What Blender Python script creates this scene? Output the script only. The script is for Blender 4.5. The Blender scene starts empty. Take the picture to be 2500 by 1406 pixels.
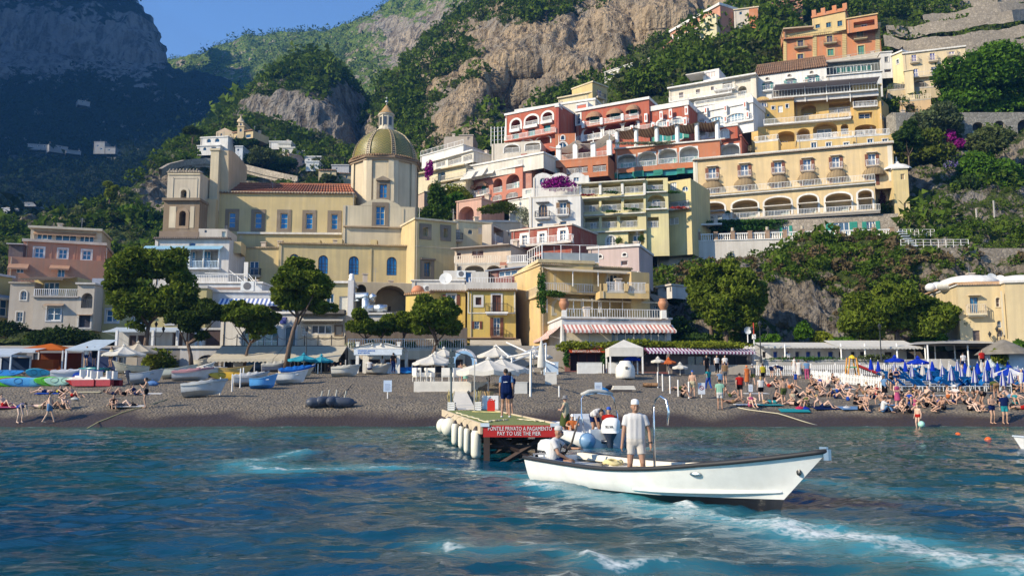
import bpy,bmesh,math,random
import numpy as np
from math import sin,cos,pi,radians as R
from mathutils import Vector,Matrix,Euler
random.seed(7);rng=np.random.default_rng(11)
S=bpy.context.scene;COL=S.collection
# ------------------------------------------------------------------ camera, sky, sun, exposure
FPX=2000.0;CZ=2.2;PITCH=math.atan(242/FPX)
cam_d=bpy.data.cameras.new('camera');cam=bpy.data.objects.new('camera',cam_d);COL.objects.link(cam)
cam_d.sensor_width=36;cam_d.lens=36*FPX/2500;cam_d.clip_end=6000;cam_d.clip_start=0.1
cam.location=(0,0,CZ);cam.rotation_euler=(pi/2+PITCH,0,0);S.camera=cam
SUNV=Vector((-0.77,-0.42,0.50)).normalized()
EL=math.asin(SUNV.z);AZ=math.atan2(SUNV.x,SUNV.y)
w=bpy.data.worlds.new('World');S.world=w;w.use_nodes=True
wn=w.node_tree;bg=wn.nodes['Background'];sk=wn.nodes.new('ShaderNodeTexSky')
sk.sky_type='NISHITA';sk.sun_disc=False;sk.sun_elevation=EL;sk.sun_rotation=AZ
sk.air_density=1.0;sk.dust_density=0.0;sk.ozone_density=5.0;sk.altitude=900
wn.links.new(sk.outputs[0],bg.inputs[0]);bg.inputs[1].default_value=0.13
sun_d=bpy.data.lights.new('sun','SUN');sun=bpy.data.objects.new('sun',sun_d);COL.objects.link(sun)
sun_d.energy=5.0;sun_d.angle=R(0.5);sun_d.color=(1.0,0.87,0.66)
sun.rotation_euler=SUNV.to_track_quat('Z','Y').to_euler();sun.location=(-60,-30,60)
V=S.view_settings;V.view_transform='Standard';V.look='None';V.gamma=1;V.exposure=0.8;V.use_curve_mapping=False
S.cycles.max_bounces=6;S.cycles.diffuse_bounces=2;S.cycles.glossy_bounces=3;S.cycles.transmission_bounces=3
S.cycles.volume_bounces=0;S.cycles.transparent_max_bounces=6;S.cycles.caustics_reflective=False;S.cycles.caustics_refractive=False
# ------------------------------------------------------------------ pixel -> world (photo pixels, 2500 x 1406)
_c,_s=cos(PITCH),sin(PITCH)
FR=(0,0,1.0)
def fr(x,y,k):
 global FR;FR=(x,y,k)
def px(x,y):return(FR[0]+x/FR[2],FR[1]+y/FR[2])
def ray(u,v):
 x=(u-1250)/FPX;y=(703-v)/FPX
 return Vector((x,_c-y*_s,_s+y*_c))
def W(u,v,Y):
 d=ray(u,v);return Vector((0,0,CZ))+d*(Y/d.y)
def WZ(u,v,z):
 d=ray(u,v);return Vector((0,0,CZ))+d*((z-CZ)/d.z)
def proj(p):
 p=np.asarray(p,float);y=p[...,1];z=p[...,2]-CZ
 f=y*_c+z*_s;up=-y*_s+z*_c
 return 1250+FPX*p[...,0]/f,703-FPX*up/f
# ------------------------------------------------------------------ noise
def _h(i,j,k):
 n=(i*374761393+j*668265263+k*2147483647+1274126177)&0xffffffff
 n=((n^(n>>13))*1274126177)&0xffffffff;n=((n^(n>>16))*2246822519)&0xffffffff
 return((n^(n>>15))&0xffffff)/16777215.0
def vnoise(p):
 f=np.floor(p);i=f.astype(np.int64);t=p-f;t=t*t*(3-2*t)
 o=0
 for dx in(0,1):
  for dy in(0,1):
   for dz in(0,1):
    wgt=(t[:,0]if dx else 1-t[:,0])*(t[:,1]if dy else 1-t[:,1])*(t[:,2]if dz else 1-t[:,2])
    o=o+wgt*_h(i[:,0]+dx,i[:,1]+dy,i[:,2]+dz)
 return o*2-1
def fbm(p,oct=4,gain=.5):
 p=np.asarray(p,float);a=1;o=0;s=0
 for k in range(oct):
  o=o+a*vnoise(p*2**k+17.3*k);s+=a;a*=gain
 return o/s
# ------------------------------------------------------------------ materials
MATS={}
class NT:
 def __init__(s,name):
  s.m=bpy.data.materials.new(name);s.m.use_nodes=True;s.t=s.m.node_tree
  s.t.nodes.clear();s.out=s.t.nodes.new('ShaderNodeOutputMaterial')
 def n(s,typ,ins=None,**kw):
  x=s.t.nodes.new('ShaderNode'+typ)
  for k,v in kw.items():setattr(x,k,v)
  for k,v in(ins or{}).items():s.set(x.inputs[k],v)
  return x
 def set(s,sock,v):
  if isinstance(v,bpy.types.NodeSocket):s.t.links.new(v,sock)
  elif isinstance(v,bpy.types.Node):s.t.links.new(v.outputs[0],sock)
  else:
   if hasattr(v,'__len__')and len(v)==3 and sock.type=='RGBA':v=(*v,1)
   sock.default_value=v
 def mix(s,fac,a,b,mode='MIX'):
  x=s.n('Mix',data_type='RGBA',blend_type=mode)
  s.set(x.inputs[0],fac);s.set(x.inputs[6],a);s.set(x.inputs[7],b);return x.outputs[2]
 def ramp(s,fac,stops,interp='LINEAR'):
  x=s.n('ValToRGB');x.color_ramp.interpolation=interp;e=x.color_ramp.elements
  while len(e)<len(stops):e.new(.5)
  for el,(p,c)in zip(e,stops):
   el.position=p;el.color=(*c,1)if hasattr(c,'__len__')else(c,c,c,1)
  s.set(x.inputs[0],fac);return x.outputs[0]
 def noise(s,scale,detail=4,coord='Object',rough=.55,stretch=None):
  tc=s.n('TexCoord').outputs[coord]
  if stretch:
   mp=s.n('Mapping',{0:tc});mp.inputs['Scale'].default_value=stretch;tc=mp.outputs[0]
  return s.n('TexNoise',{'Vector':tc,'Scale':scale,'Detail':detail,'Roughness':rough}).outputs[0]
 def bump(s,h,strength=.3,dist=.05):
  return s.n('Bump',{'Height':h,'Strength':strength,'Distance':dist}).outputs[0]
 def pbr(s,col,rough=.6,spec=.5,metal=0,normal=None,**kw):
  ins={'Base Color':col,'Roughness':rough,'Specular IOR Level':spec,'Metallic':metal}
  if normal is not None:ins['Normal']=normal
  ins.update(kw)
  return s.n('BsdfPrincipled',ins)
 def done(s,sh):s.t.links.new(sh.outputs[0]if isinstance(sh,bpy.types.Node)else sh,s.out.inputs[0]);return s.m
def memo(f):
 def g(*a):
  k=(f.__name__,)+a
  if k not in MATS:MATS[k]=f(*a)
  return MATS[k]
 return g
def mul(c,k):return tuple(min(1,x*k)for x in c)
@memo
def plaster(c,dirt=.55):
 t=NT('plaster');a=t.noise(.35,6);b=t.noise(1.1,7,stretch=(1.8,1.8,.10));e=t.noise(.55,8)
 f=t.ramp(b,[(.40,1),(.72,0)]);base=t.mix(t.ramp(a,[(.3,0),(.7,1)]),mul(c,.80),mul(c,1.06));base=t.mix(t.ramp(e,[(.56,0),(.64,.45)]),base,t.mix(.4,c,(.55,.48,.40)))
 col=t.mix(t.n('Math',{0:f,1:-dirt*.0+dirt},operation='MULTIPLY'),base,t.mix(.5,mul(c,.72),(.32,.27,.21)))
 return t.done(t.pbr(col,.85,.25,normal=t.bump(t.noise(9,4),.15,.02)))
@memo
def plain(c,rough=.6,spec=.4,metal=0):
 t=NT('paint');a=t.noise(2.5,4)
 return t.done(t.pbr(t.mix(t.ramp(a,[(.35,0),(.65,1)]),mul(c,.9),mul(c,1.05)),rough,spec,metal))
@memo
def cloth(c):
 t=NT('cloth');a=t.noise(1.6,4)
 n=t.bump(t.noise(5,3),.25,.04);col=t.mix(t.ramp(a,[(.3,0),(.7,1)]),mul(c,.88),mul(c,1.04))
 d=t.n('BsdfDiffuse',{0:col,'Normal':n});tr=t.n('BsdfTranslucent',{0:col})
 return t.done(t.n('MixShader',{0:.3,1:d,2:tr}))
@memo
def striped(c1,c2,period,axis):
 t=NT('striped_cloth');tc=t.n('TexCoord').outputs['Object']
 s=t.n('SeparateXYZ',{0:tc}).outputs[axis]
 m=t.n('Math',{0:t.n('Math',{0:s,1:period},operation='DIVIDE'),},operation='FRACT')
 st=t.n('Math',{0:m,1:.5},operation='GREATER_THAN')
 return t.done(t.pbr(t.mix(st,c1,c2),.85,.2))
@memo
def glass(c=(.012,.05,.10)):  # blue base colour stands in for sky reflected in the panes
 t=NT('window_glass');a=t.noise(.7,2)
 return t.done(t.pbr(t.mix(a,mul(c,.6),mul(c,1.5)),.08,.6,normal=t.bump(t.noise(1.2,2),.12,.05)))
@memo
def stone(c,sc=1.2):
 t=NT('stone');tc=t.n('TexCoord').outputs['Object']
 vo=t.n('TexVoronoi',{'Vector':tc,'Scale':sc},feature='DISTANCE_TO_EDGE').outputs[0]
 vc=t.n('TexVoronoi',{'Vector':tc,'Scale':sc}).outputs['Color']
 col=t.mix(t.n('RGBToBW',{0:vc}).outputs[0],mul(c,.65),mul(c,1.2))
 col=t.mix(t.ramp(vo,[(0,1),(.08,0)]),col,mul(c,.42));col=t.mix(t.ramp(t.noise(.5,5),[(.35,0),(.7,.6)]),col,mul(c,.6))
 return t.done(t.pbr(col,.9,.2,normal=t.bump(vo,.6,.12)))
@memo
def leaf(c1,c2,tr=.25):
 t=NT('foliage');g=t.n('NewGeometry').outputs['Random Per Island']
 oi=t.n('ObjectInfo').outputs['Random'];nz=t.noise(.35,3)
 f=t.n('Math',{0:t.n('Math',{0:g,1:.55},operation='MULTIPLY'),1:t.ramp(nz,[(.3,0),(.7,.5)])},operation='ADD')
 col=t.mix(f,c1,c2);hs=t.n('HueSaturation',{'Hue':.5,'Saturation':1,'Value':1,'Fac':1,'Color':col})
 d=t.n('BsdfDiffuse',{0:hs});tl=t.n('BsdfTranslucent',{0:hs})
 return t.done(t.n('MixShader',{0:tr,1:d,2:tl}))
@memo
def bark(c=(.14,.10,.075)):
 t=NT('bark');a=t.noise(3,6,stretch=(3,3,.6))
 return t.done(t.pbr(t.mix(t.ramp(a,[(.35,0),(.65,1)]),mul(c,.5),mul(c,1.4)),.95,.1,normal=t.bump(a,.6,.08)))
@memo
def tiles(c):
 t=NT('roof_tile');g=t.noise(1.5,4);h=t.noise(.3,3)
 col=t.mix(t.ramp(g,[(.3,0),(.7,1)]),mul(c,.65),mul(c,1.2));col=t.mix(t.ramp(h,[(.45,0),(.7,.5)]),col,(.16,.14,.11))
 return t.done(t.pbr(col,.9,.2))
@memo
def skin(c):
 t=NT('skin');return t.done(t.pbr(t.mix(t.noise(6,3),mul(c,.9),mul(c,1.08)),.55,.35))
@memo
def metal(c=(.6,.6,.62),r=.3):
 t=NT('metal');return t.done(t.pbr(c,r,.5,1.0))
WHITE=(.80,.78,.74);GREEN_SH=(.02,.22,.16);BROWN_SH=(.17,.055,.025)
# ------------------------------------------------------------------ mesh builder
class MB:
 def __init__(s):s.v=[];s.f=[];s.m=[];s.mi=0
 def add(s,vs,fs):
  n=len(s.v);s.v.extend([tuple(v)for v in vs]);s.f.extend([tuple(i+n for i in f)for f in fs]);s.m.extend([s.mi]*len(fs));return s
 def box(s,x0,x1,y0,y1,z0,z1,M=None):
  vs=[(x,y,z)for z in(z0,z1)for y in(y0,y1)for x in(x0,x1)]
  if M is not None:vs=[M@Vector(v)for v in vs]
  return s.add(vs,[(0,2,3,1),(4,5,7,6),(0,1,5,4),(2,6,7,3),(0,4,6,2),(1,3,7,5)])
 def quad(s,a,b,c,d):return s.add([a,b,c,d],[(0,1,2,3)])
 def bar(s,a,b,r,n=6,r2=None,cap=True):
  a=Vector(a);b=Vector(b);d=b-a
  if d.length<1e-6:return s
  q=d.to_track_quat('Z','Y');r2=r if r2 is None else r2
  vs=[a+q@Vector((cos(2*pi*i/n)*r,sin(2*pi*i/n)*r,0))for i in range(n)]+[b+q@Vector((cos(2*pi*i/n)*r2,sin(2*pi*i/n)*r2,0))for i in range(n)]
  fs=[(i,(i+1)%n,n+(i+1)%n,n+i)for i in range(n)]
  if cap:fs+=[tuple(range(n-1,-1,-1)),tuple(range(n,2*n))]
  return s.add(vs,fs)
 def tube(s,pts,r,n=6):
  pts=[Vector(p)for p in pts];rs=r if hasattr(r,'__len__')else[r]*len(pts);vs=[];fs=[]
  for k,p in enumerate(pts):
   d=(pts[min(k+1,len(pts)-1)]-pts[max(k-1,0)]).normalized();up=Vector((0,0,1))if abs(d.z)<.95 else Vector((1,0,0))
   e1=d.cross(up).normalized();e2=d.cross(e1)
   vs+=[p+(e1*cos(2*pi*i/n)+e2*sin(2*pi*i/n))*rs[k]for i in range(n)]
  for k in range(len(pts)-1):
   fs+=[(k*n+i,k*n+(i+1)%n,(k+1)*n+(i+1)%n,(k+1)*n+i)for i in range(n)]
  fs+=[tuple(range(n-1,-1,-1)),tuple(range((len(pts)-1)*n,len(pts)*n))]
  return s.add(vs,fs)
 def lathe(s,prof,n=16,c=(0,0,0),a0=0,a1=2*pi,M=None):
  full=abs(a1-a0-2*pi)<1e-6;k=n if full else n+1;vs=[];fs=[]
  for r,z in prof:
   for i in range(k):
    a=a0+(a1-a0)*i/n;p=Vector((c[0]+r*cos(a),c[1]+r*sin(a),c[2]+z));vs.append(M@p if M is not None else p)
  for j in range(len(prof)-1):
   for i in range(n):
    i2=(i+1)%k if full else i+1
    fs.append((j*k+i,j*k+i2,(j+1)*k+i2,(j+1)*k+i))
  return s.add(vs,fs)
 def ell(s,c,r,n=10,m=7,M=None):
  prof=[(sin(pi*j/m),-cos(pi*j/m))for j in range(m+1)];vs=[]
  for pr,z in prof:
   for i in range(n):
    a=2*pi*i/n;p=Vector((pr*cos(a)*r[0],pr*sin(a)*r[1],z*r[2]))
    vs.append((M@p if M is not None else p)+Vector(c))
  return s.add(vs,[(j*n+i,j*n+(i+1)%n,(j+1)*n+(i+1)%n,(j+1)*n+i)for j in range(m)for i in range(n)])
 def prism(s,poly,y0,y1):
  n=len(poly);vs=[(x,y0,z)for x,z in poly]+[(x,y1,z)for x,z in poly]
  return s.add(vs,[tuple(range(n)),tuple(range(2*n-1,n-1,-1))]+[(i,n+i,n+(i+1)%n,(i+1)%n)for i in range(n)])
 def slab(s,poly,z0,z1):
  n=len(poly);vs=[(x,y,z0)for x,y in poly]+[(x,y,z1)for x,y in poly]
  return s.add(vs,[tuple(range(n-1,-1,-1)),tuple(range(n,2*n))]+[(i,(i+1)%n,n+(i+1)%n,n+i)for i in range(n)])
 def mesh(s,name,mats,smooth=False):
  me=bpy.data.meshes.new(name);me.from_pydata(s.v,[],s.f)
  for m in(mats if isinstance(mats,(list,tuple))else[mats]):me.materials.append(m)
  if any(s.m):me.polygons.foreach_set('material_index',s.m)
  if smooth:me.polygons.foreach_set('use_smooth',[True]*len(s.f))
  me.update();return me
 def obj(s,name,mats,parent=None,smooth=False,M=None):return link(name,s.mesh(name,mats,smooth),parent,M)
def link(name,data,parent=None,M=None):
 o=bpy.data.objects.new(name,data);COL.objects.link(o)
 if parent is not None:o.parent=parent
 if M is not None:o.matrix_basis=M
 return o
def tag(o,label=None,cat=None,group=None,kind=None):
 if label:o['label']=label
 if cat:o['category']=cat
 if group:o['group']=group
 if kind:o['kind']=kind
 return o
def thing(name,label,cat,M=None,group=None):
 return tag(link(name,None,None,M),label,cat,group)
def T(x,y=0,z=0,rz=0,s=1):
 if not isinstance(x,(int,float)):x,y,z=x
 return Matrix.Translation((x,y,z))@Matrix.Rotation(rz,4,'Z')@Matrix.Scale(s,4)
def npmesh(name,v,f,mat,smooth=False):
 me=bpy.data.meshes.new(name);v=np.asarray(v,np.float32);f=np.asarray(f,np.int32);k=f.shape[1]
 me.vertices.add(len(v));me.vertices.foreach_set('co',v.ravel());me.loops.add(f.size);me.loops.foreach_set('vertex_index',f.ravel())
 me.polygons.add(len(f));me.polygons.foreach_set('loop_start',np.arange(0,f.size,k,dtype=np.int32));me.polygons.foreach_set('loop_total',np.full(len(f),k,np.int32))
 if smooth:me.polygons.foreach_set('use_smooth',np.ones(len(f),bool))
 me.update(calc_edges=True);me.materials.append(mat);return me
def attr(me,name,val):
 a=me.attributes.new(name,'FLOAT','POINT');a.data.foreach_set('value',np.asarray(val,np.float32).ravel())
def copy_tree(o,M=None,label=None):
 c=o.copy();COL.objects.link(c)
 if M is not None:c.matrix_basis=M
 if label:c['label']=label
 for ch in list(o.children):
  d=copy_tree(ch);d.parent=c
 return c
FONT_CACHE={}
def text(body,width,parent,mat,M,depth=.01,height=None,name='lettering'):
 cu=bpy.data.curves.new('t','FONT');cu.body=body;cu.align_x='CENTER';cu.align_y='CENTER';cu.extrude=depth/2;cu.resolution_u=2
 o=bpy.data.objects.new('t',cu);COL.objects.link(o);bpy.context.view_layer.update()
 me=bpy.data.meshes.new_from_object(o.evaluated_get(bpy.context.evaluated_depsgraph_get()))
 bpy.data.objects.remove(o);me.name=name
 co=np.empty(len(me.vertices)*3);me.vertices.foreach_get('co',co);co=co.reshape(-1,3)
 wd=np.ptp(co[:,0]);ht=np.ptp(co[:,1]);k=width/wd;ky=k if not height else height/ht
 co[:,0]*=k;co[:,1]*=ky;me.vertices.foreach_set('co',co.ravel());me.materials.clear();me.materials.append(mat);me.update()
 return link(name,me,parent,M@Matrix.Rotation(pi/2,4,'X'))
# ------------------------------------------------------------------ beach and water
_bl=np.array([(40,-1.2),(44,-.45),(46,0),(47.2,.62),(48.8,1.12),(52,1.45),(58,2.0),(66,2.75),(74,3.5),(90,3.9)])
_br=np.array([(40,-1.2),(44,-.45),(46,0),(47.2,.60),(48.8,1.05),(52,1.32),(58,1.72),(66,2.5),(74,3.3),(90,3.6)])
def beach_z(x,y):
 x=np.asarray(x,float);y=np.asarray(y,float)
 t=np.clip((x-9)/9,0,1);t=t*t*(3-2*t);yy=y+.25*np.sin(x*.21)+.12*np.sin(x*.9+1)
 return np.interp(yy,_bl[:,0],_bl[:,1])*(1-t)+np.interp(yy,_br[:,0],_br[:,1])*t
def OB(u,v,dz=0):
 d=ray(u,v);prev=0
 for k in range(0,2400):
  Y=36+k*.025;p=Vector((0,0,CZ))+d*(Y/d.y)
  if p.z<=float(beach_z(p.x,p.y)):return Vector((p.x,p.y,float(beach_z(p.x,p.y))+dz))
 return W(u,v,78)
def beach_mat():
 t=NT('pebble_beach');tc=t.n('TexCoord').outputs['Object']
 vo=t.n('TexVoronoi',{'Vector':tc,'Scale':7.0});vb=t.n('TexVoronoi',{'Vector':tc,'Scale':3.1})
 pc=t.mix(t.n('RGBToBW',{0:vo.outputs['Color']}).outputs[0],(.095,.080,.064),(.27,.225,.165))
 pc=t.mix(t.ramp(t.noise(.33,5),[(.35,0),(.65,.55)]),pc,(.13,.108,.083))
 pc=t.mix(t.ramp(t.noise(1.4,5),[(.45,0),(.65,.5)]),pc,(.12,.11,.10))
 wet=t.n('Attribute',attribute_name='wet').outputs['Fac']
 col=t.mix(wet,pc,(.045,.032,.026))
 r=t.n('MapRange',{0:wet,3:.92,4:.45}).outputs[0]
 h=t.n('Math',{0:t.n('Math',{0:1.0,1:t.n('Math',{0:wet,1:.75},operation='MULTIPLY')},operation='SUBTRACT'),1:t.n('Math',{0:vo.outputs['Distance'],1:t.n('Math',{0:t.noise(2.0,6),1:1.6},operation='MULTIPLY')},operation='ADD')},operation='MULTIPLY')
 return t.done(t.pbr(col,r,.3,normal=t.bump(h,.9,.10)))
xs=np.concatenate([np.arange(-130,-40,3.),np.arange(-40,50,.3),np.arange(50,140,3.)]);ys=np.concatenate([np.arange(42,60,.2),np.arange(60,84,.4),[90,100]])
X,Y=np.meshgrid(xs,ys);P=np.stack([X.ravel(),Y.ravel()],1)
q=np.stack([P[:,0],P[:,1],0*P[:,0]],1)
z=beach_z(P[:,0],P[:,1]);dry=np.clip((z-.5)/.7,0,1)
z=z+dry*(.10*fbm(q*[.5,.9,1],3)+.07*fbm(q*[1.7,2.4,1]+9,3))
z[P[:,1]>84]=2.0
wet=np.clip((.86+.45*fbm(q*[.35,.5,1],5)-z)/.40,0,1)
nx,ny=len(xs),len(ys);gi=np.arange(nx*ny).reshape(ny,nx)
gf=lambda g:np.stack([g[:-1,:-1].ravel(),g[:-1,1:].ravel(),g[1:,1:].ravel(),g[1:,:-1].ravel()],1)
me=npmesh('beach',np.stack([P[:,0],P[:,1],z],1),gf(gi),beach_mat(),True);attr(me,'wet',wet)
tag(link('beach',me),'dark grey pebble beach with a wet brown edge along the water',None,None,'structure')
def seg_d(p,pts):
 best=np.full(len(p),1e9);along=np.zeros(len(p));n=len(pts)-1
 for i in range(n):
  a=np.array(pts[i][:2]);b=np.array(pts[i+1][:2]);d=b-a;t=np.clip(((p-a)@d)/(d@d+1e-9),0,1)
  dd=np.hypot(*(p-a-t[:,None]*d).T);m=dd<best;best[m]=dd[m];along[m]=(i+t[m])/n
 return best,along
xs=np.concatenate([-np.geomspace(900,36,24),np.arange(-34,36,.15),np.geomspace(37,900,24)])
ys=np.concatenate([-np.geomspace(900,6,24),np.arange(5.5,22,.09),np.arange(22,47.6,.18)])
X,Y=np.meshgrid(xs,ys);P=np.stack([X.ravel(),Y.ravel()],1);q=np.stack([P[:,0],P[:,1],0*P[:,0]],1)
warp=q+.5*np.stack([fbm(q*.4,2),fbm(q*.4+40,2),0*P[:,0]],1)
calm=np.clip((46.2-P[:,1])/7,.12,1)*np.clip((np.abs(P[:,0])<38)*1.0,.3,1)
h=(.11*fbm(warp*[.26,.55,1]+3,2)+.075*(1-2*np.abs(fbm(warp*[.6,1.1,1]+31,3)))+.046*(1-2*np.abs(fbm(warp*[1.3,2.1,1],3)))+.021*(1-2*np.abs(fbm(warp*[4.2,6,1],2))))*calm
foam=np.zeros(len(P));turq=np.zeros(len(P))
def trail(pix,wd,inten,tw,tint,soft=0):
 global foam,turq
 pts=[WZ(u,v,0)for u,v in pix];d,al=seg_d(P,pts)
 wv=np.interp(al,np.linspace(0,1,len(wd)),wd);n=.5+.5*fbm(q*[2.2,2.2,1]+5,4);n2=.5+.5*fbm(q*[.7,.9,1]+50,3)
 foam=np.maximum(foam,inten*np.exp(-(d/wv)**2)*np.clip((n*.7+n2*.6-.42)*3.2,0,1.3)+soft*np.exp(-(d/wv)**4)*(.35+n2*.7)*np.interp(al,[0,.1,.7,1],[.3,1,1,.8]))
 turq=np.maximum(turq,tint*np.exp(-(d/(wv*tw))**2)*np.clip(.4+n2*1.1,0,1))
trail([(1540,1222),(1640,1250),(1830,1285),(2060,1322),(2290,1368),(2560,1402)],(.3,.55,.7,.8,.8),.6,1.6,1.0,.34)
trail([(1290,1195),(1400,1212),(1540,1232),(1660,1250)],(.22,.3,.35),.75,2.2,.75)
trail([(1555,1225),(1640,1240),(1690,1246)],(.22,.28,.18),1.15,1.5,.7)
trail([(1790,1252),(1850,1256),(1905,1266)],(.10,.14,.12),.9,2,.5)
trail([(775,1106),(715,1114),(650,1126),(612,1140),(640,1152),(700,1156)],(.18,.3,.45,.5),.62,2.2,.9)
trail([(665,1154),(720,1156),(790,1153)],(.25,.35,.2),1.05,2.5,.9)
trail([(700,1156),(860,1151),(1010,1149),(1150,1156),(1290,1172)],(.45,.4,.3,.4),.5,2.4,.75)
trail([(1076,1342),(1110,1366),(1200,1362),(1330,1356),(1420,1372),(1490,1400)],(.14,.16,.12,.18),.95,3,.5)
trail([(1490,1405),(1600,1385),(1700,1400)],(.12,.2),.6,3,.4)
trail([(1330,1092),(1480,1104),(1650,1098),(2000,1106)],(.25,.35,.25),.35,2.5,.55)
trail([(1960,1190),(2200,1215),(2520,1240)],(.3,.5),.25,2.5,.35)
edge=np.abs(beach_z(P[:,0],P[:,1])+.02+.05*fbm(q*[.6,.6,1]+70,3));foam=np.maximum(foam,.75*np.exp(-(edge/.028)**2)*np.clip(.5+1.6*fbm(q*[.5,2,1]+8,3),0,1))
h=h+np.clip(foam,0,1)*(.05+.05*fbm(q*3.3,3))
def water_mat():
 t=NT('sea_water');fo=t.n('Attribute',attribute_name='foam').outputs['Fac'];tq=t.n('Attribute',attribute_name='turq').outputs['Fac'];sh=t.n('Attribute',attribute_name='shallow').outputs['Fac']
 deep=t.mix(t.ramp(t.noise(.12,3),[(.35,0),(.65,1)]),(.001,.036,.090),(.004,.058,.068))
 col=t.mix(sh,deep,(.026,.115,.085));col=t.mix(tq,col,(.05,.25,.30))
 n=t.bump(t.noise(1,5,stretch=(4.5,7.5,1)),.5,.04)
 wsh=t.pbr(col,.06,.42,normal=n,IOR=1.33)
 fn=t.ramp(t.noise(9,8),[(.40,0),(.58,1)])
 fac=t.n('Math',{0:t.n('Math',{0:fo,1:t.n('Math',{0:fn,1:.75},operation='MULTIPLY')},operation='MULTIPLY'),1:t.n('Math',{0:t.n('Math',{0:fo,1:.62},operation='SUBTRACT'),1:.9},operation='MULTIPLY')},operation='ADD',use_clamp=True)
 fsh=t.pbr((.62,.66,.64),.8,.2)
 return t.done(t.n('MixShader',{0:fac,1:wsh,2:fsh}))
gi=np.arange(len(P)).reshape(len(ys),len(xs))
me=npmesh('sea',np.stack([P[:,0],P[:,1],h],1),gf(gi),water_mat(),True)
attr(me,'foam',foam);attr(me,'turq',turq);attr(me,'shallow',np.clip((P[:,1]-30)/15,0,1))
tag(link('sea',me),'deep blue green sea with small waves and foam wakes',None,None,'structure')
bed=MB();bed.quad((-900,-900,-6),(900,-900,-6),(900,60,-6),(-900,60,-6));tag(bed.obj('sea_bed',plain((.05,.06,.05))),'dark bed below the sea',None,None,'structure')
ground=MB();ground.quad((-1080,60,-2),(1080,60,-2),(1080,1480,-2),(-1080,1480,-2));tag(ground.obj('ground',plain((.08,.09,.05))),'ground below the hills',None,None,'structure')
# ------------------------------------------------------------------ hills
def hill_mat(rock1,rock2,g1,g2,sc,streak=True):
 t=NT('rock_and_scrub');tc=t.n('TexCoord').outputs['Object'];vg=t.n('Attribute',attribute_name='veg').outputs['Fac']
 n1=t.noise(.05*sc,8);n2=t.noise(.30*sc,9,stretch=(1.6,1.6,.16));n3=t.noise(.9*sc,6)
 rk=t.mix(t.ramp(n1,[(.38,0),(.62,1)]),rock1,rock2);rk=t.mix(t.ramp(t.noise(.035*sc,5),[(.5,0),(.6,.7)]),rk,(.24,.23,.215));rk=t.mix(t.ramp(n2,[(.40,1),(.54,0)]),rk,mul(rock2,.36));rk=t.mix(t.ramp(n3,[(.45,0),(.72,.6)]),rk,mul(rock1,1.25))
 n4=t.noise(.5*sc,7);gr=t.mix(t.ramp(n4,[(.38,0),(.64,1)]),g1,g2)
 f=t.n('MapRange',{0:t.n('Math',{0:vg,1:t.n('Math',{0:t.n('Math',{0:t.noise(.35*sc,8),1:.5},operation='SUBTRACT'),1:1.5},operation='MULTIPLY')},operation='ADD'),1:.42,2:.58}).outputs[0]
 hb=t.n('Math',{0:n3,1:t.n('Math',{0:n2,1:1.4},operation='MULTIPLY')},operation='ADD')
 return t.done(t.pbr(t.mix(f,rk,gr),.95,.08,normal=t.bump(hb,1.0,2.6/sc)))
def resamp(row,n):
 p=np.array([tuple(W(*r))if not isinstance(r,Vector)else tuple(r)for r in row]);U=np.array([r[0]if not isinstance(r,Vector)else r.x*4 for r in row],float)
 t=np.concatenate([[0],np.cumsum(np.abs(np.diff(U))+1e-3)]);t/=t[-1];s=np.linspace(0,1,n)
 return np.stack([np.interp(s,t,p[:,k])for k in range(3)],1)
LOFT={}
def loft(name,label,rows,nu,nv,mat,amp,frq,dents=(),rock=(),green=(),vbase=.5,vslope=1.2,smooth=2):
 A=np.stack([resamp(r,nu)for r in rows]);k=len(rows);t=np.linspace(0,k-1,nv);i=np.minimum(t.astype(int),k-2);f=(t-i)[:,None,None]
 G=A[i]*(1-f)+A[i+1]*f
 for _ in range(smooth):G[1:-1]=.25*G[:-2]+.5*G[1:-1]+.25*G[2:];G[:,1:-1]=.25*G[:,:-2]+.5*G[:,1:-1]+.25*G[:,2:]
 def normals(G):
  du=np.gradient(G,axis=1);dv=np.gradient(G,axis=0);n=np.cross(du,dv);n/=np.linalg.norm(n,axis=2,keepdims=True)+1e-9
  fl=(n[...,1]>.05)&(n[...,2]<.3)|(n[...,2]<-.5);return np.where((np.mean(n[...,2])<0),-1,1)*n
 u,v=proj(G)
 for du_,dv_,ru,rv,dy in dents:
  g=np.exp(-((u-du_)/ru)**4-((v-dv_)/rv)**4);G[...,1]+=dy*g;G[...,0]+=dy*g*(du_-1250)/FPX
 n=normals(G);p=G.reshape(-1,3)
 d=amp*fbm(p/frq*[1,1,.7],5,.55)+amp*.75*(1-2*np.abs(fbm(p/frq*[2.4,2.4,.42]+9,4)))+amp*.22*(1-2*np.abs(fbm(p/frq*[9,9,1.6]+4,3)))
 G=G+n*d.reshape(nv,nu,1);n=normals(G)
 u,v=proj(G);veg=vbase+vslope*(n[...,2]-.55)+.35*fbm(G.reshape(-1,3)/frq*.8+77,4).reshape(nv,nu)
 for a,b,ru,rv,s in rock:veg-=s*np.exp(-((u-a)/ru)**2-((v-b)/rv)**2)
 for a,b,ru,rv,s in green:veg+=s*np.exp(-((u-a)/ru)**2-((v-b)/rv)**2)
 me=npmesh(name,G.reshape(-1,3),gf(np.arange(nu*nv).reshape(nv,nu)),mat,True);attr(me,'veg',veg)
 o=tag(link(name,me),label,None,None,'structure');LOFT[label]=(G,n,veg,u,v);return o
QV=np.array([(0,0,1.0),(.5,0,0),(0,0,-1.0),(-.5,0,0)])
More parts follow.
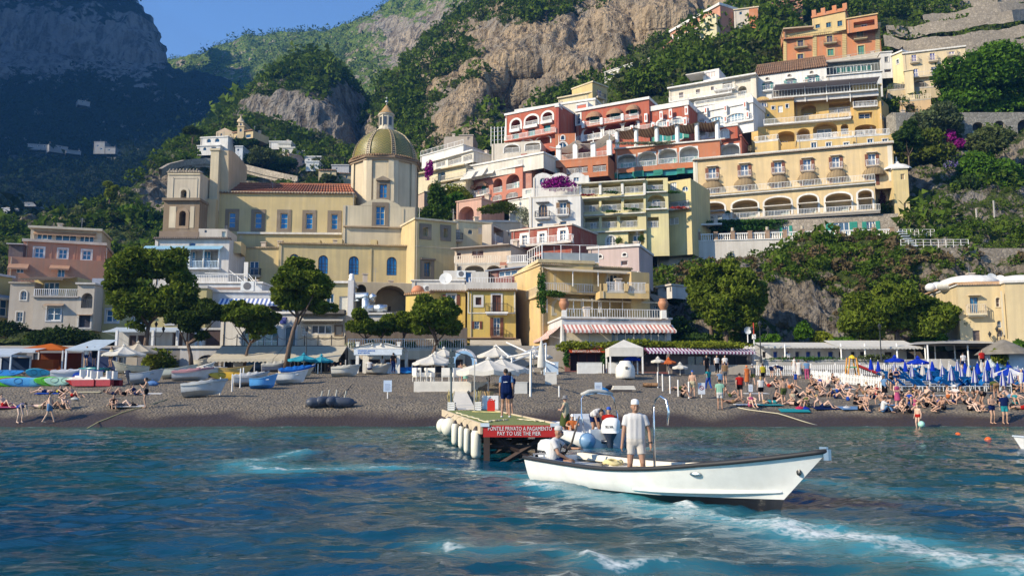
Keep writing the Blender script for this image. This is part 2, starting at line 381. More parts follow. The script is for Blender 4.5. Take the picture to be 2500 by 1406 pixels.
def leaves(c,size,flat=.0,elong=1.0):
 n=len(c);a=rng.normal(size=(n,3));a[:,2]+=flat*2;a/=np.linalg.norm(a,axis=1,keepdims=True)
 b=np.cross(a,rng.normal(size=(n,3)));b/=np.linalg.norm(b,axis=1,keepdims=True);e=np.cross(a,b)
 s=(np.asarray(size)*(.6+.8*rng.random(n)))[:,None]
 v=np.stack([c+b*s*elong*1.25,c+e*s*.75-b*s*.7*elong,c-e*s*.75-b*s*.7*elong],1).reshape(-1,3)
 return v,np.arange(3*n).reshape(n,3)
def scatter(key,n,size,per,mat,label,thr=.5,cond=None,name='scrub',lift=.5,leafk=.34,squash=.8):
 G,nrm,veg,u,v=LOFT[key];m=(veg>thr)&(u>-60)&(u<2560)&(v>-60)&(v<900)
 if cond is not None:m&=cond(u,v)
 du=np.linalg.norm(np.gradient(G,axis=1),axis=2)*np.linalg.norm(np.gradient(G,axis=0),axis=2)
 idx=np.flatnonzero(m.ravel());wgt=du.ravel()[idx]*np.clip(veg.ravel()[idx]-thr+.15,.05,1);k=rng.choice(idx,n,p=wgt/wgt.sum())
 c=G.reshape(-1,3)[k]+rng.normal(size=(n,3))*[.5,.5,0]*1.2;r=size*np.exp(rng.normal(size=n)*.35)
 C=c+nrm.reshape(-1,3)[k]*(r*lift*.4)[:,None];C[:,2]+=r*lift*.6
 d=rng.normal(size=(n,per,3));d/=np.linalg.norm(d,axis=2,keepdims=True);d*=(.55+.5*rng.random((n,per))**.5)[...,None];d[...,2]*=squash
 pts=(C[:,None]+d*r[:,None,None]).reshape(-1,3);vv,ff=leaves(pts,np.repeat(r,per)*leafk,.3)
 return tag(link(name,npmesh(name,vv,ff,mat)),label,None,None,'stuff')
sp=lambda us,vs,Ys:[(a,b,c)for a,b,c in zip(us,vs,Ys)]
uu=[330,385,500,600,700,850,960,1000,1100,1250,1500]
rv=[212,170,138,103,84,66,12,-5,-60,-120,-160];rY=[1000,1000,980,960,940,900,860,840,800,760,720]
far=hill_mat((.30,.27,.22),(.40,.33,.24),(.075,.14,.022),(.17,.22,.04),.35)
loft('mountain','far green ridge under the sky behind the dome',[sp(uu,[x+70 for x in rv],[y+260 for y in rY]),sp(uu,rv,rY),sp(uu,[x+55 for x in rv],[y-70 for y in rY]),sp(uu,[235,222,205,185,170,165,140,130,80,20,0],[y-150 for y in rY]),sp(uu,[330,320,300,290,280,275,260,250,240,230,220],[y-330 for y in rY]),sp(uu,[640]*11,[430]*11)],250,160,far,11,100,rock=[(1000,110,60,60,.8),(930,60,50,25,.4),(1075,60,30,50,.5),(560,175,40,20,.4)],vbase=.62,vslope=.8)
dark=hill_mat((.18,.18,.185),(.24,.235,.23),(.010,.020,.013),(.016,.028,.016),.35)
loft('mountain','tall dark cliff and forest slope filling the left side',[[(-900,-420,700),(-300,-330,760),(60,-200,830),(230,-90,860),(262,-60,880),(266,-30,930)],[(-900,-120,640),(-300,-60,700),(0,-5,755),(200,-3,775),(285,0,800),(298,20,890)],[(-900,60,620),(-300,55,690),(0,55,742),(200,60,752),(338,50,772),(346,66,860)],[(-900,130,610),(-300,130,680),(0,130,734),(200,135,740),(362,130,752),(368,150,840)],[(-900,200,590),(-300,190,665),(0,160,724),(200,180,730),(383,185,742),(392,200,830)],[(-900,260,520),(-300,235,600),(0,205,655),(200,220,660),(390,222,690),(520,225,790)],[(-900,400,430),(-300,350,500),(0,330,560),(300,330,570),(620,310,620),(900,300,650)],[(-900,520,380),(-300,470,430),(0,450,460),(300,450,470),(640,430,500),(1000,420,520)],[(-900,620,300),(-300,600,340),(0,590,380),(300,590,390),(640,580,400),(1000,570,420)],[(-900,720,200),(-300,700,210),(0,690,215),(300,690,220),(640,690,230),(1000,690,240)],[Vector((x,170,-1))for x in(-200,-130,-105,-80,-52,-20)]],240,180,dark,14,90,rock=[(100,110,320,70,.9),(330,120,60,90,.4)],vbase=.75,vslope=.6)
loft('mountain','unseen spur beyond the left edge, shaped to shade the dark mountain',[[Vector((-1060,y,40))for y in(150,400,700,1000)],[Vector((-860,y,380))for y in(190,400,700,1000)],[Vector((-720,200,400)),Vector((-740,390,600)),Vector((-745,560,650)),Vector((-735,690,550)),Vector((-680,1000,470))],[Vector((-560,210,230)),Vector((-560,400,320)),Vector((-560,700,380)),Vector((-520,1000,420))],[Vector((-470,230,60)),Vector((-450,400,100)),Vector((-440,700,150)),Vector((-440,1000,200))]],60,60,dark,12,90)  # unseen spur, its crest set high enough to shade the dark slope
hum=hill_mat((.25,.215,.175),(.33,.275,.215),(.035,.055,.018),(.075,.095,.030),.7)
cu=[500,560,600,640,690,740,790,830,855,885,920,955,1010];cv=[345,288,255,218,184,164,166,194,224,264,322,384,420]
loft('hill','tree topped crag rising behind the church roof',[sp(cu,[x+60 for x in cv],[440]*13),sp(cu,cv,[352,345,342,340,340,340,340,345,350,356,364,370,380]),sp(cu,[x+22 for x in cv],[340,330,325,322,320,318,318,324,334,344,352,360,370]),sp(cu,[370,310,262,246,240,240,250,275,300,330,360,400,430],[325,318,312,308,304,304,306,312,322,332,340,350,360]),sp(cu,[390,340,330,330,330,330,335,345,350,370,390,420,440],[315,310,305,301,298,298,300,304,312,322,332,340,350]),sp(cu,[420,400,400,410,420,425,428,430,430,430,430,440,450],[305,300,297,294,292,291,292,295,300,308,316,326,336]),sp(cu,[520]*13,[230]*13)],240,170,hum,5.0,34,rock=[(700,320,115,85,1.3),(800,380,90,60,1.0),(840,300,60,80,.5)],green=[(760,195,120,38,.6),(580,300,50,50,.5)],vbase=.55)
hl=hill_mat((.27,.225,.17),(.33,.27,.2),(.045,.075,.018),(.10,.12,.035),1.1)
loft('hill','green hill with the small village behind the bell tower',[[(430,420,330),(540,345,330),(640,320,330),(760,375,330),(870,410,330),(960,440,330)],[(432,376,240),(545,322,258),(640,306,276),(760,356,276),(870,395,274),(980,425,274)],[(402,396,216),(540,382,228),(640,395,228),(760,420,228),(870,446,228),(980,462,228)],[(338,455,192),(480,452,205),(640,470,212),(760,480,212),(870,490,212),(980,500,212)],[(240,506,178),(400,510,186),(640,520,190),(760,520,190),(870,520,190),(980,530,190)],[(70,548,168),(300,560,172),(640,580,175),(760,580,175),(870,580,175),(980,580,175)],[(-150,590,158),(300,620,158),(640,640,155),(760,640,155),(870,640,150),(980,640,150)],[(-200,720,130),(300,740,130),(640,740,130),(980,740,130)],[Vector((x,122,0))for x in(-95,-58,-37,-16)]],240,150,hl,2.6,18,rock=[(385,470,35,45,1.0),(360,520,30,20,.6),(640,455,200,14,.5)],vbase=.62)
rk=hill_mat((.27,.225,.17),(.44,.33,.21),(.040,.062,.016),(.085,.10,.028),1.0)
loft('cliff','big tan and grey limestone cliff above the hotels',[[(1300,-140,420),(1420,-150,350),(1700,-170,330),(2000,-170,320),(2300,-180,320)],[(1180,0,400),(1232,-8,338),(1330,10,305),(1500,10,288),(1700,5,278),(2000,0,270),(2300,-40,270)],[(1110,70,390),(1150,62,330),(1230,66,296),(1400,62,276),(1600,70,266),(1800,70,262),(2000,60,262),(2300,40,262)],[(1010,160,380),(1040,152,325),(1120,150,290),(1240,150,268),(1400,150,262),(1600,150,256),(1800,140,255),(2000,130,255)],[(955,215,375),(985,215,320),(1060,210,285),(1180,205,262),(1280,205,258),(1450,205,252),(1700,195,248),(2000,190,248)],[(920,270,370),(945,268,315),(1040,268,280),(1130,262,256),(1300,270,250),(1500,255,240),(1700,240,235),(2000,230,230)],[(890,330,365),(915,330,310),(1000,330,275),(1100,325,250),(1300,320,236),(1500,300,225),(1700,280,215),(2000,260,212)],[(880,420,350),(930,415,300),(1000,410,255),(1100,400,228),(1300,385,210),(1500,360,200),(1700,330,195),(2000,300,192)],[(900,520,300),(1000,510,230),(1100,500,205),(1300,480,188),(1500,460,182),(1700,430,180),(2000,400,178)]],350,250,rk,4.2,24,dents=[(1290,190,60,17,11),(1250,252,68,44,15),(1150,192,30,12,5),(1100,300,40,30,-5),(1560,105,40,60,5),(1430,70,40,60,4),(1620,40,60,30,-5)],rock=[(1380,110,200,75,1.0),(1560,60,160,90,.8),(1250,120,90,60,.6),(1110,280,60,70,.7),(1250,250,60,50,1.2),(1090,170,60,40,.3),(1300,190,70,20,1.0),(1720,60,60,50,.7)],green=[(1010,260,55,70,.5),(1130,140,50,40,.5),(1290,60,80,25,.6),(1350,30,120,22,.7),(1480,60,22,60,.3),(1400,245,120,25,.8),(1600,215,100,30,.6)],vbase=.42)
tw=hill_mat((.26,.21,.15),(.34,.28,.2),(.038,.058,.016),(.08,.10,.028),1.5)
tx=[-300,400,1000,1300,1600,2000,2400,2800]
rowz=lambda Y,zs:[(u,0,0)if False else Vector(((u-1250)/FPX*Y,Y,z))for u,z in zip(tx,zs)]
loft('hillside','hillside below the stacked town houses',[rowz(80,[2.5]*8),rowz(88,[5]*8),rowz(105,[7,7,7,8,10,11,12,12]),rowz(128,[12,13,14,15,20,21,24,28]),rowz(150,[14,16,26,33,38,40,44,46]),rowz(170,[10,18,38,50,57,62,64,62]),rowz(195,[4,14,44,60,73,85,88,88]),rowz(240,[0,10,50,80,105,122,124,126]),rowz(300,[0,5,50,90,130,165,175,180])],200,120,tw,1.6,11,vbase=.55)
crg=hill_mat((.20,.17,.135),(.30,.25,.19),(.036,.056,.014),(.075,.095,.024),2.2)
loft('crag','rugged dark rock outcrop below the hotel terrace',[[(1560,690,121),(1700,668,121),(1880,640,120.5),(1960,604,119),(2205,596,114),(2240,640,106),(2420,650,106),(2700,655,106)],[(1570,700,112),(1700,690,110),(1880,665,108),(1960,640,106),(2205,640,104),(2240,655,103),(2420,665,103),(2700,670,103)],[(1580,730,108),(1700,715,104),(1800,690,99),(2000,700,99),(2215,700,99),(2420,710,100),(2700,710,100)],[(1600,770,104),(1700,770,101),(1830,760,96),(2000,770,95),(2215,770,96),(2420,770,97),(2700,770,97)],[(1600,870,98),(1700,870,95),(1830,870,91),(2000,870,90),(2215,870,90),(2420,870,91),(2700,870,91)]],260,110,crg,1.5,6,rock=[(1950,740,90,60,.7),(1800,650,60,30,.4)],green=[(2080,640,130,50,.8),(2150,690,60,40,.6)],vbase=.45,vslope=1.0)
loft('slope','planted slope right of the hotel',[[(2120,255,170),(2300,250,168),(2500,262,166),(2750,270,165)],[(2120,285,152),(2300,280,150),(2500,285,149),(2750,290,148)],[(2140,420,140),(2300,410,136),(2500,410,134),(2750,410,133)],[(2150,520,130),(2300,520,124),(2500,520,122),(2750,520,121)],[(2150,600,122),(2300,600,112),(2500,600,110),(2750,600,110)],[(2150,660,116),(2300,660,106),(2500,660,105),(2750,660,105)]],150,110,crg,1.4,7,rock=[(2300,450,250,120,.25)],vbase=.5)
GL=leaf((.030,.068,.008),(.12,.17,.025));GD=leaf((.016,.036,.010),(.050,.075,.020));GO=leaf((.05,.065,.022),(.11,.12,.05));GF=leaf((.035,.065,.014),(.10,.14,.03))
scatter('far green ridge under the sky behind the dome',6500,3.4,9,GF,'scrub speckling the far green ridge',.55,lambda u,v:v<330,leafk=.22)
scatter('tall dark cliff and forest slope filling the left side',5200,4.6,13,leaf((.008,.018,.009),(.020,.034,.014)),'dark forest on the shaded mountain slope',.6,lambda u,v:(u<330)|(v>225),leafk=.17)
scatter('tree topped crag rising behind the church roof',2000,2.4,40,GL,'trees and bushes covering the crag',.5,leafk=.25)
scatter('green hill with the small village behind the bell tower',1300,1.5,52,GL,'bushes covering the village hill',.5,leafk=.26)
scatter('green hill with the small village behind the bell tower',500,1.3,40,GO,'olive grey bushes on the village hill',.5,leafk=.26)
scatter('big tan and grey limestone cliff above the hotels',3000,1.6,28,GL,'bushes on the cliff ledges',.5,leafk=.28)
scatter('big tan and grey limestone cliff above the hotels',1500,1.2,22,GO,'dry olive scrub on the cliff',.42)
scatter('hillside below the stacked town houses',1100,1.3,60,GL,'bushes growing between the houses',.45,lambda u,v:v<600,leafk=.24)
scatter('hillside below the stacked town houses',500,1.0,40,GO,'olive grey scrub on the upper terraces',.45,lambda u,v:v<200)
scatter('rugged dark rock outcrop below the hotel terrace',620,.6,70,GL,'green plants growing over the outcrop',.5,leafk=.24)
scatter('rugged dark rock outcrop below the hotel terrace',350,.5,60,leaf((.10,.075,.035),(.17,.13,.07)),'dry brown grass tufts on the outcrop',.4)
scatter('planted slope right of the hotel',560,1.0,110,GL,'shrubs on the planted slope',.5,leafk=.15)
scatter('hillside below the stacked town houses',420,2.9,190,GL,'dense trees on the slope below the pink villa',-9,lambda u,v:(u>1480)&(u<1930)&(v>20)&(v<235)&(v>255-(u-1480)*.62)&(v<330-(u-1480)*.36),lift=.8,leafk=.12)
scatter('hillside below the stacked town houses',260,2.2,130,GO,'grey green olive trees on the slope below the pink villa',-9,lambda u,v:(u>1480)&(u<1930)&(v>20)&(v<235)&(v>255-(u-1480)*.62)&(v<330-(u-1480)*.36),lift=.8,leafk=.16)
scatter('hillside below the stacked town houses',200,2.6,140,GL,'trees behind the orange red villa',-9,lambda u,v:(u>1930)&(u<2330)&(v<45),lift=.8,leafk=.16)
scatter('big tan and grey limestone cliff above the hotels',420,2.8,110,GL,'trees at the foot of the cliff and along its ridges',.55,lambda u,v:(v>180)|(u<1480),lift=.8,leafk=.17)
scatter('hillside below the stacked town houses',300,1.5,90,GL,'bushes on the dry stone terraces',-9,lambda u,v:(u>2080)&(v<120),leafk=.16)
# ------------------------------------------------------------------ building kit: facades stand on real vertical planes; features are given on those planes
class Fac:
 def __init__(s,tl,tr,Y,YR=None):
  a=W(*px(*tl),Y)
  if YR:b=W(*px(*tr),YR)
  else:b=WZ(*px(*tr),a.z)
  s.e=(b-a);s.e.z=0;s.len=s.e.length;s.e.normalize();s.nin=Vector((-s.e.y,s.e.x,0));s.o=Vector((a.x,a.y,0));s.ztop=a.z
  s.M=Matrix(((s.e.x,s.nin.x,0,s.o.x),(s.e.y,s.nin.y,0,s.o.y),(0,0,1,0),(0,0,0,1)))
 def sz(s,x,y,off=0):
  d=ray(*px(x,y));c=Vector((0,0,CZ));o=s.o+s.nin*off;t=(o-c).dot(s.nin)/d.dot(s.nin);p=c+d*t
  return(p-s.o).dot(s.e),p.z
 def rect(s,x0,y0,x1,y1,off=0):
  a=s.sz(x0,(y0+y1)/2,off)[0];b=s.sz(x1,(y0+y1)/2,off)[0];xm=(x0+x1)/2
  return a,b,s.sz(xm,y1,off)[1],s.sz(xm,y0,off)[1]
def arch_pts(a,b,zs,rise,n=10):return[((a+b)/2-(b-a)/2*cos(pi*i/n),zs+rise*sin(pi*i/n))for i in range(n+1)]
class Blk:
 def __init__(s,th,tl,tr,Y,base,depth,col,YR=None,name='wall',fac=None,mat=None):
  s.th=th;s.F=fac or Fac(tl,tr,Y,YR);s.s0,s.s1=(0,s.F.len)if fac is None else(s.F.sz(*tl)[0],s.F.sz(*tr)[0])
  s.z1=s.F.ztop if fac is None else s.F.sz(*tl)[1];s.z0=s.F.sz(tl[0],base)[1]if base is not None else s.z1-4
  s.d=depth;s.mat=mat or plaster(col);s.holes=[];s.name=name;s.inmat=None
  s.ML=(th.matrix_basis.inverted()@s.F.M)if th is not None else s.F.M;s.extra=MB()
 def ob(s,mb,name,mats,smooth=False):return mb.obj(name,mats,s.th,smooth,s.ML)
 def hole(s,a,b,c,d,deep,arch):
  a=max(a,s.s0+.06);b=min(b,s.s1-.06);c=max(c,s.z0+.03);d=min(d,s.z1-.06)
  s.holes.append((a,b,c,d,deep,arch));return a,b,c,d
 def win(s,x0,y0,x1,y1,arch=0,fr=WHITE,sh=None,sur=None,bal=None,deep=.22,nv=1,nh=1,pane=None,hood=None,name='window',shw=.5,lint=None):
  a,b,c,d=s.F.rect(x0,y0,x1,y1);s.hole(a,b,c,d,deep,arch);s.fit(a,b,c,d,deep-.1,arch,fr,sh,nv,nh,pane,name,shw)
  if sur:s.surround(a,b,c,d,sur[0],sur[1],arch)
  if bal:s.balcony((a+b)/2-(b-a)*bal[0]/2,(a+b)/2+(b-a)*bal[0]/2,c-.05,*bal[1:])
  if lint:w_=(b-a)*.25;m=MB();m.box(a-w_,b+w_,-.55,-.003,d+.15,d+.27);s.ob(m,'canopy',plain(lint))
  return s
 def fit(s,a,b,c,d,y,arch,fr,sh,nv,nh,pane,name,shw=.5,ysh=-.06):
  rise=min((b-a)/2,(d-c)*.5)*arch;t=min(.09,(b-a)*.08);m=MB();p=MB();zs=d-rise
  m.box(a,a+t,y,y+.08,c,zs);m.box(b-t,b,y,y+.08,c,zs);m.box(a+t,b-t,y,y+.08,c,c+t)
  if arch:
   o=arch_pts(a,b,zs,rise);i_=arch_pts(a+t,b-t,zs,rise-t)
   for k in range(len(o)-1):m.add([(o[k][0],y,o[k][1]),(o[k+1][0],y,o[k+1][1]),(i_[k+1][0],y,i_[k+1][1]),(i_[k][0],y,i_[k][1])],[(0,1,2,3)])
   p.prism([(a,c)]+[(b,c)]+o[::-1],y+.04,y+.075)
  else:m.box(a+t,b-t,y,y+.08,d-t,d);p.box(a,b,y+.04,y+.075,c,d)
  for k in range(1,nv+1):xx=a+(b-a)*k/(nv+1);m.box(xx-t*.55,xx+t*.55,y-.01,y+.07,c+t,d-t*1.2)
  for k in range(1,nh+1):zz=c+(zs-c)*k/(nh+1);m.box(a+t,b-t,y+.01,y+.06,zz-t*.4,zz+t*.4)
  wo=s.ob(m,name,plain(fr));p.obj('pane',pane or glass(),wo)
  if sh:
   w_=(b-a)*shw
   for q0 in(a-w_-.02,b+.02):
    k=MB();k.box(q0,q0+w_,ysh,ysh+.055,c,d);n=7
    for j in range(n):zz=c+.08+(d-c-.16)*j/n;k.box(q0+.05,q0+w_-.05,ysh-.02,ysh,zz,zz+(d-c)/n*.6)
    k.obj('shutter',plain(sh),wo)
  return wo
 def surround(s,a,b,c,d,wd,col,arch=0,out=.07,sill=True):
  m=MB();rise=min((b-a)/2,(d-c)*.5)*arch;zs=d-rise;y0,y1=-out,-.003
  m.box(a-wd,a,y0,y1,c-(wd if sill else 0),zs);m.box(b,b+wd,y0,y1,c-(wd if sill else 0),zs)
  if sill:m.box(a,b,y0,y1,c-wd,c)
  if arch:
   o=arch_pts(a-wd,b+wd,zs,rise+wd,12);i_=arch_pts(a,b,zs,rise,12)
   for k in range(12):
    A,B_,C_,D_=o[k],o[k+1],i_[k+1],i_[k];m.add([(A[0],y0,A[1]),(B_[0],y0,B_[1]),(C_[0],y0,C_[1]),(D_[0],y0,D_[1]),(A[0],y1,A[1]),(B_[0],y1,B_[1]),(C_[0],y1,C_[1]),(D_[0],y1,D_[1])],[(0,3,2,1),(0,1,5,4),(3,7,6,2)])
  else:m.box(a-wd,b+wd,y0,y1,d,d+wd)
  return s.ob(m,'window_surround',plaster(col))
 def railing(s,a,b,z,y,h=.95,col=WHITE,gap=.16,ends=0,par=None,r=.02):
  m=MB();m.box(a,b,y-.03,y+.03,z+h-.05,z+h);m.box(a,b,y-.02,y+.02,z+.06,z+.1)
  n=max(1,int((b-a)/gap))
  for k in range(n+1):x=a+(b-a)*k/n;q=r*(1.8 if k%8==0 else 1);m.box(x-q,x+q,y-r,y+r,z,z+h-.05)
  if ends:
   for x in(a,b):
    m.box(x-.03,x+.03,y,ends,z+h-.05,z+h);k=int(abs(ends-y)/gap)
    for j in range(1,k):yy=y+(ends-y)*j/k;m.box(x-r,x+r,yy-r,yy+r,z,z+h-.05)
  return m.obj('railing',plain(col),par,False,None)if par is not None else s.ob(m,'railing',plain(col))
 def balcony(s,a,b,z,out=.9,col=(.16,.15,.14),slab=None,h=.95,gap=.16,r=.018):
  m=MB();m.box(a,b,-out,-.003,z-.16,z);m.box(a+.1,b-.1,-out+.15,-.003,z-.3,z-.16)
  o=s.ob(m,'balcony',plain(slab or(.55,.48,.38)));s.railing(a+.04,b-.04,z,-out+.05,h,col,gap,-.02,o,r);return o
 def log(s,x0,y0,x1,y1,deep=1.5,arch=1,door=(.5,.62),sh=None,fr=WHITE,rail=WHITE,sur=None,pane=None,gap=.18,rh=.95):
  a,b,c,d=s.F.rect(x0,y0,x1,y1);a,b,c,d=s.hole(a,b,c,d,deep,arch);w_=b-a
  if door:
   dw=w_*door[0]/2;mid=(a+b)/2;s.fit(mid-dw,mid+dw,c+.03,c+(d-c)*door[1],deep-.22,0,fr,sh,1,1,pane,'door',.3,deep-.14)
  if rail:s.railing(a,b,c+.02,.08,rh,rail,gap)
  if sur:s.surround(a,b,c,d,sur[0],sur[1],arch,sill=False)
  return s
 def rail(s,x0,y0,x1,y1,out=1.2,col=WHITE,slab=None,gap=.17,h=None,r=.02,th=.2):
  a,za=s.F.sz(x0,y0,-out);b,zb=s.F.sz(x1,y1,-out);z=(za+zb)/2;m=MB();m.box(a,b,-out,-.004,z-th,z)
  o=s.ob(m,'balcony',plaster(slab or(.62,.57,.48)));s.railing(a,b,z,-out+.06,h or .95,col,gap,-.02,o,r);return o
 def band(s,x0,y0,x1,y1,out=.12,col=WHITE,name='cornice'):
  a,b,c,d=s.F.rect(x0,y0,x1,y1);m=MB();m.box(a,b,-out,-.002,c,d);return s.ob(m,name,plaster(col))
 def topband(s,h=.35,out=.15,col=WHITE,name='cornice',ov=.15):
  m=MB();m.box(s.s0-ov,s.s1+ov,-out,s.d+ov,s.z1+.003,s.z1+h);return s.ob(m,name,plaster(col))
 def eave(s,col=(.36,.25,.16),r=.13,out=.35):
  m=MB();n=int((s.s1-s.s0)/(r*2.3));m.box(s.s0-.1,s.s1+.1,-out+.05,.6,s.z1+.003,s.z1+.10)
  for k in range(n):x=s.s0+(k+.5)*(s.s1-s.s0)/n;m.bar((x,-out,s.z1+.12),(x,.7,s.z1+.24),r,6)
  return s.ob(m,'tiled_eave',tiles(col))
 def awn(s,x0,y0,x1,y1,out=1.2,col=WHITE,mat=None,val=.25,name='awning'):
  a,b,c,d=s.F.rect(x0,y0,x1,y0+1);zt=d;zb=s.F.sz((x0+x1)/2,y1,-out)[1];m=MB();n=max(2,int((b-a)/.35));nn=5
  vs=[(a+(b-a)*i/n,-out*j/nn-.01,zt+(zb-zt)*j/nn-.06*sin(pi*j/nn))for j in range(nn+1)for i in range(n+1)];fs=[(j*(n+1)+i,j*(n+1)+i+1,(j+1)*(n+1)+i+1,(j+1)*(n+1)+i)for j in range(nn)for i in range(n)]
  m.add(vs,fs)
  if val:
   for i in range(n):xa=a+(b-a)*i/n;xb=a+(b-a)*(i+1)/n;m.add([(xa,-out-.01,zb),(xb,-out-.01,zb),(xb,-out-.01,zb-val*.7),((xa+xb)/2,-out-.01,zb-val),(xa,-out-.01,zb-val*.7)],[(0,4,3,2,1)])
  o=s.ob(m,name,mat or cloth(col));k=MB()
  for x in(a+.05,b-.05):k.bar((x,-.02,zb-.3),(x,-out,zb),.02,5)
  k.obj('arm',metal(),o);return o
 def hood(s,x0,y0,x1,y1,out=1.3,col=(.22,.16,.09)):
  a,b,c,d=s.F.rect(x0,y0,x1,y1);m=MB();n,k=12,5;vs=[];fs=[]
  for j in range(k+1):
   t=pi/2*j/k
   for i in range(n+1):f=pi*i/n;vs.append(((a+b)/2-(b-a)/2*cos(f),-out*sin(t)*sin(f)*.9-.02,c+(d-c)*sin(f)*cos(t)))
  for j in range(k):
   for i in range(n):fs.append((j*(n+1)+i,j*(n+1)+i+1,(j+1)*(n+1)+i+1,(j+1)*(n+1)+i))
  m.add(vs,fs);return s.ob(m,'canopy',striped(mul(col,.7),mul(col,1.4),.22,0))
 def shape(s,pts,thick=.5,col=None,name='gable',y0=-.01):
  m=MB();m.prism([s.F.sz(*p)for p in pts],y0,y0+thick);return s.ob(m,name,plaster(col)if col else s.mat)
 def roof(s,xr0,xr1,yr,back=5,col=(.36,.13,.07),over=.3,pitch=.42):
  a,z=s.F.sz(xr0,yr,back);b,_=s.F.sz(xr1,yr,back);m=MB();n=int((s.s1-s.s0+2*over)/pitch);L0,L1=s.s0-over,s.s1+over
  m.add([(L0,-over,s.z1+.02),(L1,-over,s.z1+.02),(b,back,z),(a,back,z),(b,back*2,s.z1-.1),(a,back*2,s.z1-.1)],[(0,1,2,3),(3,2,4,5),(0,3,5),(1,4,2)])
  for k in range(n):
   t=(k+.5)/n;p0=Vector((L0+(L1-L0)*t,-over-.05,s.z1+.04));p1=Vector((a+(b-a)*t,back,z+.03));q=4
   for j in range(q):c0=p0.lerp(p1,j/q);c1=p0.lerp(p1,(j+1)/q);m.bar(c0+Vector((0,0,.02)),c1-Vector((0,0,.02)),pitch*.33,6,pitch*.28,False)
  m.bar((a,back,z+.06),(b,back,z+.06),.2,8);return s.ob(m,'tiled_roof',tiles(col))
 def done(s):
  if s.d>2.9 and s.s1-s.s0>5 and s.F.o.y>84:
   g=random.Random(int(s.s1*977));x=s.s0+.25+g.random()*.2;k=MB();k.bar((x,-.06,s.z0),(x,-.06,s.z1-.05),.05,6);s.ob(k,'drain_pipe',plain((.42,.36,.28)))
   for q in range(g.randint(1,2)):x=s.s0+(.1+.8*g.random())*(s.s1-s.s0);h=.7+g.random()*.9;y=s.d*(.4+.4*g.random());k=MB();k.box(x-.3,x+.3,y-.25,y+.25,s.z1,s.z1+h);k.box(x-.4,x+.4,y-.35,y+.35,s.z1+h,s.z1+h+.12);s.ob(k,'chimney',plaster((.62,.52,.42)))
   x=s.s0+g.random()*(s.s1-s.s0);k=MB();k.bar((x,2.2,s.z1),(x,2.2,s.z1+2.2),.025,5);[k.bar((x-.4+.06*j,2.2,s.z1+1.7+.15*j),(x+.4-.06*j,2.2,s.z1+1.7+.15*j),.015,4)for j in range(4)];s.ob(k,'antenna',metal((.4,.4,.4),.5))
  m=s.extra;H=s.holes;X=sorted({s.s0,s.s1,*[h[0]for h in H],*[h[1]for h in H]});Z=sorted({s.z0,s.z1,*[h[2]for h in H],*[h[3]for h in H]})
  for i in range(len(X)-1):
   run=None
   for j in range(len(Z)):
    solid=j<len(Z)-1 and not any(h[0]-1e-6<=X[i]and X[i+1]<=h[1]+1e-6 and h[2]-1e-6<=Z[j]and Z[j+1]<=h[3]+1e-6 for h in H)
    if solid and run is None:run=Z[j]
    if not solid and run is not None:m.quad((X[i],0,run),(X[i+1],0,run),(X[i+1],0,Z[j]),(X[i],0,Z[j]));run=None
  a,b,c,d,y=s.s0,s.s1,s.z0,s.z1,s.d
  m.quad((a,y,c),(a,0,c),(a,0,d),(a,y,d));m.quad((b,0,c),(b,y,c),(b,y,d),(b,0,d));m.quad((a,0,d),(b,0,d),(b,y,d),(a,y,d));m.quad((b,y,c),(a,y,c),(a,y,d),(b,y,d))
  for a,b,c,d,y,ar in H:
   m.mi=1 if s.inmat and y>1 else 0;rise=min((b-a)/2,(d-c)*.5)*ar;zs=d-rise
   m.quad((a,0,c),(a,y,c),(a,y,zs),(a,0,zs));m.quad((b,y,c),(b,0,c),(b,0,zs),(b,y,zs));m.quad((a,0,c),(b,0,c),(b,y,c),(a,y,c))
   if ar:
    p=arch_pts(a,b,zs,rise)
    for k in range(len(p)-1):
     (xa,za),(xb,zb)=p[k],p[k+1];m.quad((xa,0,za),(xb,0,zb),(xb,0,d),(xa,0,d));m.quad((xa,0,za),(xa,y,za),(xb,y,zb),(xb,0,zb))
   else:m.quad((a,0,d),(a,y,d),(b,y,d),(b,0,d))
   m.quad((a,y,c),(b,y,c),(b,y,d),(a,y,d))
  return s.ob(m,s.name,[s.mat,s.inmat]if s.inmat else s.mat)
def building(name,label,cat,u,v,Y,group=None):
 return thing(name,label,cat,Matrix.Translation(W(*px(u,v),Y)),group)
# ------------------------------------------------------------------ leaf clouds, trees, plants
def blob(cs,rs,n,lf,flat=.3,elong=1.0,shell=.55):
 cs=np.asarray(cs,float);rs=np.asarray(rs,float);rs=rs[:,None]*np.ones(3)if rs.ndim==1 else rs
 wv=np.prod(rs,1)**(2/3);k=rng.choice(len(cs),n,p=wv/wv.sum());d=rng.normal(size=(n,3));d/=np.linalg.norm(d,axis=1,keepdims=True)
 d*=(shell+(1.05-shell)*rng.random(n)**.6)[:,None];d[:,2]=np.where(d[:,2]<-.35,-.35-.3*rng.random(n),d[:,2])
 return leaves(cs[k]+d*rs[k],lf,flat,elong)
PINE=leaf((.040,.075,.007),(.17,.21,.028),.25);PINED=leaf((.020,.042,.008),(.075,.10,.018),.22);GREEN=leaf((.03,.075,.010),(.10,.16,.025));OLIVE=leaf((.05,.075,.025),(.12,.14,.05))
PURP=leaf((.16,.01,.12),(.40,.03,.30));LILAC=leaf((.16,.13,.42),(.34,.28,.62));VINE=leaf((.02,.07,.012),(.07,.15,.03));REDF=leaf((.35,.02,.02),(.5,.10,.06));YELG=leaf((.10,.13,.012),(.22,.25,.03))
